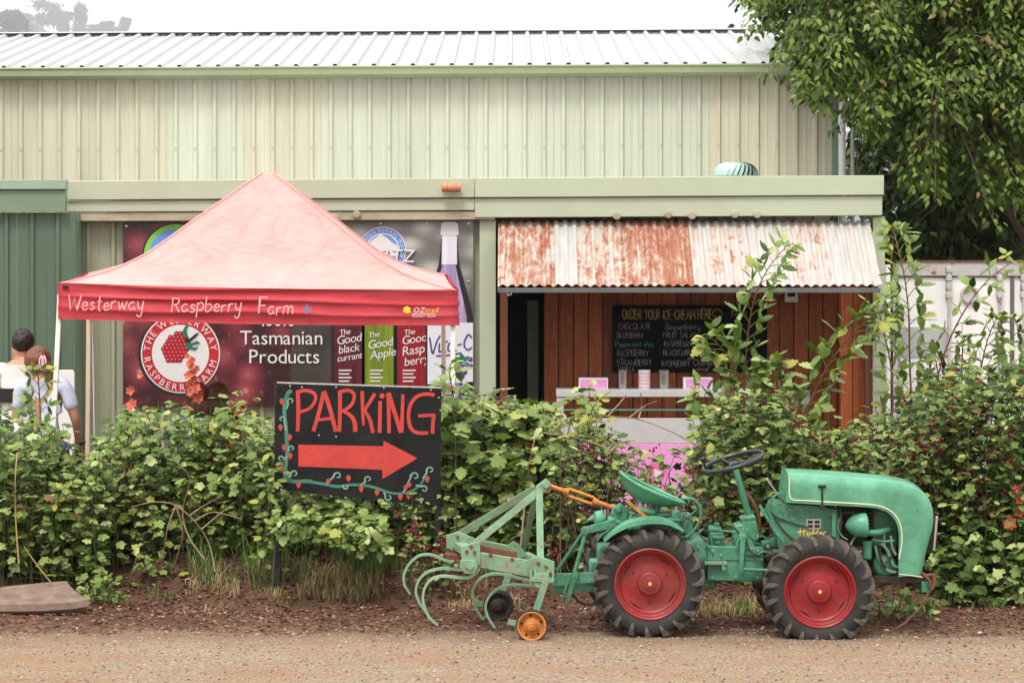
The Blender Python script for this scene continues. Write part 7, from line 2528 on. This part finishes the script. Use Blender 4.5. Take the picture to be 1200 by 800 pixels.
# tall arching shoots, each leaf a part
def shoot(label, pix, D, size, stem_m, weights, seed, step=0.052, start=0.15, group=None, dirx=0):
    rnd = random.Random(seed)
    pts = smooth_path([P(x, y, D + 0.12 * math.sin(i)) for i, (x, y) in enumerate(pix)], 6)
    base = pts[0]
    n = len(pts)
    low = Vector((base.x, D, gz(base.x, D) - 0.02))
    root = thing("bramble_shoot", label, "bramble shoot", tuple(low), group)
    mb = MB()
    path = [low] + pts
    mb.tube(path, [0.0095] + [0.0085 * (1 - 0.65 * k / (n - 1)) for k in range(n)], 6)
    st = mb.build("cane", stem_m, root)
    pm = MB()
    leaves = []
    L = sum((pts[k + 1] - pts[k]).length for k in range(n - 1))
    m = int(L / step)
    for k in range(m):
        t = start + (1 - start) * k / max(1, m - 1)
        q = min(n - 1.001, t * (n - 1)); j = int(q)
        p = pts[j].lerp(pts[j + 1], q - j)
        ax = (pts[j + 1] - pts[j]).normalized()
        sd = 1 if k % 2 else -1
        side = (Vector((ax.z, 0, -ax.x)) * sd * rnd.uniform(.7, 1) + Vector((0, rnd.uniform(-.7, .5), .35)) + ax * 0.35).normalized()
        sz = size * 1.38 * (1.0 - 0.35 * t) * rnd.uniform(.8, 1.15)
        pl = sz * rnd.uniform(.7, 1.2)
        c = p + side * pl
        pm.tube([p, p.lerp(c, .5) + Vector((0, 0, .01)), c], [.0035, .003, .0025], 4)
        for m_ in range(3):
            d = side + Vector((rnd.gauss(0, .15), rnd.gauss(0, .15), rnd.uniform(-.75, -.15)))
            if m_: d = d * .5 + ax.cross(Vector((0, 1, 0))).normalized() * 0 + (ax * (1 if m_ == 1 else -1)) * .95 + Vector((0, rnd.uniform(-.4, .3), -.2))
            nn = Vector((rnd.gauss(0, .3), rnd.gauss(-.5, .3), 1))
            leaves.append((c if m_ == 0 else p + side * pl * .78, d, nn, sz * (1.05 if m_ == 0 else .82), 'ovate', rnd.choices(range(6), weights)[0]))
    for m_ in range(4):
        leaves.append((pts[-1], Vector((rnd.gauss(0, .7), rnd.gauss(0, .5), rnd.uniform(-.2, .8))), Vector((0, -.5, 1)), size * .6, 'ovate', 1))
    emit_leaves(leaves, LEAF, root, 300)
    pm.build("leaf_stalks", LEAF[1], root)


WS = (34, 40, 10, 8, 8, 0)
shoot("leaning green shoot in front of the chalkboard menu", [(900, 560), (886, 500), (874, 460), (860, 430), (846, 408), (830, 393)], 18.35, 0.105, M['red_stem'], WS, 51)
shoot("upright shoot whose tip crosses the lower edge of the awning", [(872, 560), (871, 492), (873, 440), (876, 395), (884, 350), (900, 315), (922, 288)], 18.3, 0.10, M['red_stem'], WS, 52)
shoot("long shoot slanting right across the cedar planks", [(920, 580), (936, 508), (952, 464), (972, 426), (1000, 390), (1024, 370), (1050, 355)], 18.25, 0.105, M['red_stem'], WS, 53)
shoot("tallest red stemmed shoot beside the corner of the shop building", [(1070, 520), (1068, 470), (1066, 420), (1065, 370), (1060, 325), (1052, 290), (1047, 268)], 18.45, 0.10, M['red_stem'], WS, 54)
shoot("slanting shoot reaching up across the container door", [(1090, 500), (1098, 446), (1112, 400), (1134, 358), (1160, 326), (1188, 306)], 18.4, 0.095, M['red_stem'], WS, 55, step=0.10)
shoot("thin shoot standing before the container lock rods", [(1192, 480), (1188, 430), (1185, 395), (1184, 372)], 18.4, 0.075, M['red_stem'], (40, 10, 6, 36, 6, 2), 56)
shoot("short shoot with a yellow leaf standing before the grey container patch", [(1128, 500), (1127, 450), (1128, 410), (1130, 395)], 18.45, 0.075, M['red_stem'], (30, 20, 26, 18, 6, 0), 57)
shoot("short shoot rising over the hedge near the building corner", [(1102, 500), (1101, 462), (1098, 430), (1094, 415)], 18.5, 0.075, M['red_stem'], (40, 20, 6, 26, 8, 0), 58)
shoot("small upright sprig rising from the left bush beside the tent pole", [(52, 560), (48, 500), (46, 460), (44, 432)], 18.2, 0.080, M['stem'], WS, 59)
shoot("small sprig standing in front of the tall cordial bottle print", [(534, 500), (532, 470), (528, 445), (526, 432)], 18.2, 0.085, M['stem'], WS, 60, step=0.07)


shoot("short leafy shoot left of the small white notice", [(884, 560), (892, 510), (902, 470), (906, 446), (904, 424)], 18.4, 0.10, M['red_stem'], WS, 61)
shoot("bushy shoot leaning left over the counter's right end", [(868, 570), (856, 520), (842, 490), (826, 470), (814, 462)], 18.3, 0.095, M['red_stem'], WS, 62)
shoot("short shoot standing in front of the small white notice", [(944, 560), (940, 520), (936, 490), (926, 470), (916, 462)], 18.3, 0.095, M['red_stem'], WS, 63)
shoot("arching leafy shoot above the steering wheel", [(880, 600), (868, 550), (850, 515), (830, 500), (812, 502)], 18.15, 0.085, M['red_stem'], WS, 64)


shoot("shoot leaning right over the hedge beneath the round container hatch", [(1140, 520), (1146, 470), (1150, 430), (1158, 396), (1168, 372)], 18.3, 0.085, M['red_stem'], WS, 65)
shoot("leafy shoot beside the white downpipe of the shop building", [(1040, 540), (1046, 480), (1044, 430), (1036, 390), (1030, 366)], 18.3, 0.09, M['red_stem'], WS, 66)


# dry bare canes
def dry(label, lines, D, m, r=0.007):
    p0 = P(lines[0][0][0], lines[0][0][1], D)
    root = None
    mb = MB()
    for ln in lines:
        mb.tube(smooth_path([P(x, y, D + 0.10 * math.sin(i * 1.7 + x * .05)) for i, (x, y) in enumerate(ln)], 5), [r * (1 - .55 * k / (5 * (len(ln) - 1))) for k in range(5 * (len(ln) - 1) + 1)], 5)
    o = mb.build("dry_cane", m, None, loc=(p0.x, D, gz(p0.x, D)))
    tag(o, label, "dry cane")


dry("long brown bare cane arching across the pink counter", [[(632, 660), (636, 540), (660, 494), (690, 487), (720, 488), (748, 491), (790, 507), (822, 527), (836, 545)], [(690, 487), (700, 470), (716, 458)], [(712, 488), (728, 470), (734, 462)], [(748, 491), (752, 476), (751, 460)], [(736, 490), (757, 475), (770, 470)], [(700, 487), (690, 470), (680, 462)]], 18.2, M['dry_stem'])
dry("second brown bare cane slanting down behind the tractor seat", [[(610, 640), (625, 520), (650, 509), (690, 517), (716, 528), (742, 545), (768, 563), (790, 580), (800, 640)], [(716, 528), (728, 518), (744, 516)], [(742, 545), (756, 552), (760, 566)]], 18.05, M['dry_stem'])
dry("tangle of pale dry canes low in the currant bush", [[(252, 670), (246, 640), (232, 615), (206, 592), (180, 588), (154, 594)], [(228, 610), (250, 600), (284, 608)], [(206, 592), (196, 620), (190, 660)], [(206, 592), (214, 625), (204, 662)], [(236, 620), (262, 598), (275, 588)], [(222, 604), (236, 594), (262, 580)], [(240, 655), (222, 630), (214, 600), (222, 560), (205, 540)]], 17.85, M['dry_stem'], 0.006)
dry("thin yellow dry cane leaning in the left bush", [[(22, 660), (18, 600), (18, 560), (20, 530)], [(66, 690), (46, 665), (28, 640)]], 17.75, mat("straw cane", (0.45, 0.30, 0.12), 0.7), 0.006)
dry("dark thin dry twigs sprawling over the pink panel", [[(780, 640), (770, 600), (758, 585), (730, 590)], [(770, 600), (790, 580), (806, 570), (812, 560)], [(758, 585), (770, 572), (786, 568)], [(764, 590), (752, 572), (738, 570)], [(700, 600), (690, 575), (684, 556), (668, 545)], [(690, 575), (704, 562), (712, 548)], [(786, 570), (784, 556), (790, 545)]], 18.3, M['bark'], 0.005)

# red orange gladioli
def gladiolus(label, px, y0, y1, D, n, seed):
    rnd = random.Random(seed)
    a, b_ = P(px, y1, D), P(px + rnd.uniform(-6, 8), y0, D - .05)
    low = Vector((a.x, D, gz(a.x, D)))
    root = thing("gladiolus", label, "flower", tuple(low))
    mb = MB(); mb.tube([low, a, b_], [.007, .006, .003], 6); mb.build("stem", LEAF[0], root)
    for k in range(n):
        t = k / max(1, n - 1)
        c = a.lerp(b_, t) + Vector((rnd.uniform(-.05, .05), rnd.uniform(-.06, .0), 0))
        s = 0.054 * (1 - .45 * t)
        mb = MB()
        f = Vector((rnd.uniform(-.7, .7), -1, rnd.uniform(.0, .5))).normalized()
        u = f.orthogonal().normalized(); v = f.cross(u)
        for m_ in range(6):
            q = m_ * PI / 3 + rnd.uniform(-.2, .2)
            e = u * math.cos(q) + v * math.sin(q); e2 = f.cross(e)
            mb.add([c, c + e * s * .5 + e2 * s * .42 + f * s * .35, c + e * s + f * s * (.35 + rnd.uniform(-.15, .15)), c + e * s * .5 - e2 * s * .42 + f * s * .35], [(0, 1, 2, 3)])
        mb.build("blossom", M['petal'], root, angle=2)
gladiolus("tallest red orange gladiolus in front of the raspberry farm roundel", 228, 418, 466, 19.35, 14, 1)
gladiolus("red gladiolus flowers at the left top of the currant bush", 150, 440, 474, 18.9, 3, 2)
gladiolus("red orange gladiolus between the currant bush and the parking sign", 283, 478, 560, 19.2, 13, 3)
gladiolus("low red orange flower spike glimpsed at the bonnet end hedge", 1190, 572, 612, 17.86, 4, 4)
# pale bindweed flowers
# grass tufts under the sign
def grass(name, spots, m, seed, hmul=1.0):
    rnd = random.Random(seed)
    mb = MB()
    for px0, px1, D0, D1, cnt, h in spots:
        tufts = [(rnd.uniform(px0, px1), rnd.uniform(D0, D1), rnd.uniform(.5, 1.2)) for _ in range(max(4, cnt // 22))]
        for i in range(cnt):
            tx, tD, th = rnd.choice(tufts)
            D = tD + rnd.gauss(0, .03)
            x = P(tx + rnd.gauss(0, 4.5), 0, D).x
            b = Vector((x, D, gz(x, D) - .005))
            L = h * th * rnd.uniform(.35, 1.2) * hmul
            q = rnd.uniform(0, 2 * PI); ln = rnd.uniform(.15, 1.25)
            d = Vector((math.cos(q), math.sin(q), 0))
            s = Vector((-d.y, d.x, 0)) * rnd.uniform(.0016, .0036)
            p1 = b + d * L * ln * .3 + Vector((0, 0, L * .6)); p2 = b + d * L * ln + Vector((0, 0, L * rnd.uniform(.15, 1.0)))
            p15 = p1.lerp(p2, .55) + Vector((0, 0, L * .14))
            mb.add([b - s, b + s, p1 + s * .8, p1 - s * .8, p15 + s * .55, p15 - s * .55, p2], [(0, 1, 2, 3), (3, 2, 4, 5), (5, 4, 6)])
    tag(mb.build(name, m, None, loc=(0, 0, 0), angle=3), kind='stuff')


grass("green_grass", [(225, 330, 18.0, 18.35, 360, .30), (330, 470, 18.0, 18.35, 460, .34), (470, 560, 18.0, 18.3, 160, .22), (560, 640, 18.0, 18.3, 120, .2), (830, 880, 17.3, 17.7, 200, .14), (100, 215, 17.75, 18.0, 120, .12), (1060, 1180, 17.5, 17.8, 120, .10)], GRASS_GREEN, 1)
grass("dry_grass", [(225, 300, 17.85, 18.2, 230, .17), (355, 445, 17.75, 18.15, 420, .22), (300, 360, 17.75, 18.0, 140, .13), (820, 900, 17.2, 17.6, 260, .13), (520, 620, 17.6, 18.0, 160, .14), (180, 330, 17.35, 17.6, 160, .06)], GRASS_DRY, 2)

# trellis wires along the hedge
wt = thing("trellis", "wire trellis with thin dark posts running through the hedge", "trellis", (0, 18.45, gz(0, 18.45)))
for z in (0.58, 0.68):
    mb = MB(); mb.cyl((-3.9, 18.5, z - .03), (3.9, 18.55, z), 0.0018, 5); mb.build("wire", M['grey_pipe'], wt)
for x in (-2.35, -0.1, 1.4, 3.2):
    mb = MB(); mb.cyl((x, 18.7, gz(x, 18.7) - .1), (x, 18.7, 0.95), 0.02, 8); mb.build("post", M['bark'], wt)


# ------------------------------------------------------------------ trees
def in_poly(x, y, poly):
    c = False
    j = len(poly) - 1
    for i in range(len(poly)):
        if (poly[i][1] > y) != (poly[j][1] > y) and x < (poly[j][0] - poly[i][0]) * (y - poly[i][1]) / (poly[j][1] - poly[i][1]) + poly[i][0]: c = not c
        j = i
    return c


def big_tree(label, trunk_px, D, height_y, poly, D0, D1, n_tw, per, size, weights, seed, n_single=300, front=0.0, clump=0.0):
    rnd = random.Random(seed)
    bx = P(trunk_px, 0, D).x
    root = thing("tree", label, "tree", (bx, D, 0))
    top = P(trunk_px - 20, height_y, D)
    mb = MB()
    tr_pts = smooth_path([(bx, D, -.1), (bx + .08, D, 1.2), (bx - .06, D + .1, 2.6), (bx + .1, D, 4.0), (top.x, D, top.z)], 5)
    mb.tube(tr_pts, [0.24 * (1 - .8 * k / (len(tr_pts) - 1)) + .02 for k in range(len(tr_pts))], 12)
    mb.build("trunk", M['bark'], root)
    xs = [p[0] for p in poly]; ys = [p[1] for p in poly]
    tips = []
    hubs = []
    while len(hubs) < max(12, n_tw // 9):
        px, py = rnd.uniform(min(xs), max(xs)), rnd.uniform(min(ys), max(ys))
        if in_poly(px - 5, py + 4, poly) and in_poly(px, py, poly): hubs.append((px, py, D0 + (D1 - D0) * rnd.random() ** (1 + front)))
    while len(tips) < n_tw:
        if rnd.random() < clump:
            hx, hy, hd = rnd.choice(hubs)
            px, py, d = hx + rnd.gauss(0, 13), hy + rnd.gauss(0, 11) + 4, hd + rnd.gauss(0, .18)
        else:
            px, py = rnd.uniform(min(xs), max(xs)), rnd.uniform(min(ys), max(ys))
            d = D0 + (D1 - D0) * rnd.random() ** (1 + front)
            if not in_poly(px, py, poly): continue
        tips.append((P(px, py, max(D0 - .1, d)), px, py))
    # limbs
    limbs = []
    lm = MB()
    for k in range(40):
        t = tips[(k * 37) % len(tips)][0]
        s = tr_pts[int(len(tr_pts) * (.45 + .5 * k / 40))]
        mid = s.lerp(t, .5) + Vector((0, 0, .35))
        pth = smooth_path([s, s.lerp(mid, .6) + Vector((0, 0, .08)), mid, t], 4)
        lm.tube(pth, [.05 * (1 - .88 * i / (len(pth) - 1)) for i in range(len(pth))], 6)
        limbs += pth
    leaves = []
    for t, px, py in tips:
        near = min(limbs, key=lambda q: (q - t).length_squared)
        v = t - near
        if v.length > 1.3: near = t - v.normalized() * 1.3
        d = (t - near)
        d = d.normalized() if d.length > 1e-3 else Vector((0, -1, 0))
        end = t + Vector((d.x * .25, d.y * .25, -.22))
        pth = smooth_path([near, near.lerp(t, .6) + Vector((0, 0, .07)), t, end], 3)
        lm.tube(pth, [.012 * (1 - .8 * i / (len(pth) - 1)) for i in range(len(pth))], 4)
        n = len(pth)
        for k in range(per):
            q = (.25 + .75 * k / per) * (n - 1.01); j = int(q)
            p = pth[j].lerp(pth[j + 1], q - j)
            an = k * 2.4 + rnd.random()
            side = Vector((math.cos(an), math.sin(an), rnd.uniform(-.2, .4)))
            c = p + side * rnd.uniform(.04, .13)
            dd = side * .55 + Vector((rnd.gauss(0, .2), rnd.gauss(0, .2), -rnd.uniform(.35, 1.0)))
            nn = Vector((rnd.gauss(0, .5), rnd.gauss(-.45, .5), .75))
            leaves.append((c, dd, nn, size * rnd.uniform(.65, 1.15), 'poplar', rnd.choices(range(4), weights)[0]))
    tag(lm.build("limbs", M['bark'], root), kind='stuff')
    emit_leaves(leaves, TREE_LEAF, root, n_single)


big_tree("large leafy poplar overhanging the shed corner and the container", 1226, 27.6, -120,
         [(888, -60), (890, 15), (900, 44), (922, 78), (946, 98), (972, 110), (1000, 112), (1020, 140), (1060, 185), (1110, 235), (1150, 240), (1180, 210), (1300, 230), (1300, -120), (902, -120)], 25.1, 29.0, 1450, 38, 0.091, (46, 36, 14, 4), 71, front=.5, clump=.8)
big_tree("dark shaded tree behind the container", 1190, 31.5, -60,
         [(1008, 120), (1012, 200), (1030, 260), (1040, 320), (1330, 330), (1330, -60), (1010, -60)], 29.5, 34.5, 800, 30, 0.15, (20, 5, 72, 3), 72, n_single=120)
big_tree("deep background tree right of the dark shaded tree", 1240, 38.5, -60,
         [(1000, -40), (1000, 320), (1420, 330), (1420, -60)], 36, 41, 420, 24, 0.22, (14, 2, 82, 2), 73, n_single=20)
# pale flowering spray beside the pipes at the shed corner
# hazy trees on the far hill
def far_tree(label, px, ytop, ybase, D, w, seed, kindw=1.0):
    rnd = random.Random(seed)
    b = P(px, ybase + 30, D); t = P(px, ytop, D)
    root = thing("far_tree", label, "tree", tuple(b))
    mb = MB(); mb.tube([b, b.lerp(t, .5), t], [3.0, 2.1, .4], 6); mb.build("trunk", M['bark'], root)
    mb = MB()
    H = t.z - P(px, ybase, D).z
    W_ = w * D / F_PX
    blobs = [(rnd.gauss(0, .32) * W_, rnd.gauss(0, .3) * W_, rnd.random() ** .8) for _ in range(9)]
    for i in range(1500):
        bx_, by_, bt_ = rnd.choice(blobs)
        zz = P(px, ybase, D).z + H * min(1, max(0.02, bt_ + rnd.gauss(0, .07)))
        k = (1.1 - bt_ * .55 * kindw)
        r = rnd.gauss(0, .16) * W_
        c = Vector((b.x + bx_ * k + r, D + by_ * k + rnd.gauss(0, .16) * W_, zz))
        s = rnd.uniform(2.6, 5.4)
        a = Vector((rnd.gauss(0, 1), rnd.gauss(0, 1), rnd.gauss(0, 1))).normalized(); e = a.orthogonal().normalized()
        mb.add([c - a * s, c + e * s * .5, c + a * s, c - e * s * .5], [(0, 1, 2, 3)])
    tag(mb.build("crown", FAR_LEAF, root, smooth=False))
far_tree("tallest hazy round crowned tree on the far hill behind the shed roof", 50, 3, 45, 4500, 30, 1, .6)
far_tree("slim pointed hazy tree on the far hill behind the shed roof", 93, 2, 45, 4507, 11, 2, 1.5)
far_tree("low hazy tree at the left end of the far hill row", 10, 14, 45, 2995, 26, 3, .8)
far_tree("hazy tree between the round crowned and slim far trees", 73, 15, 45, 4512, 16, 4, 1)
far_tree("small hazy tree just right of the slim pointed far tree", 125, 27, 45, 4503, 13, 5, 1)
far_tree("last small hazy tree at the right end of the far hill row", 146, 22, 45, 4515, 11, 6, 1.4)
far_tree("bushy hazy tree beside the low left far tree", 28, 18, 45, 4515, 20, 7, .8)

far_tree("wide low hazy tree between the slim pointed far tree and the small one", 108, 31, 48, 4520, 22, 8, .6)
far_tree("faint low hazy tree just left of the last far tree", 137, 32, 48, 4560, 18, 9, .6)
# ------------------------------------------------------------------ haze
mb = MB()
mb.box((-7000, -7000, -2.0), (7000, 7000, 490))
hz = mb.build("haze", [], None, loc=(0, 0, 0), smooth=False)
tag(hz, kind='stuff')
hm = bpy.data.materials.new("haze")
hm.use_nodes = True
hn, hl = hm.node_tree.nodes, hm.node_tree.links
hn.remove(hn["Principled BSDF"])
vp = hn.new("ShaderNodeVolumePrincipled")
vp.inputs["Color"].default_value = (0.95, 0.96, 1.0, 1)
vp.inputs["Density"].default_value = 0.00020
vp.inputs["Anisotropy"].default_value = 0.2
hl.new(vp.outputs[0], hn["Material Output"].inputs["Volume"])
hz.data.materials.append(hm)
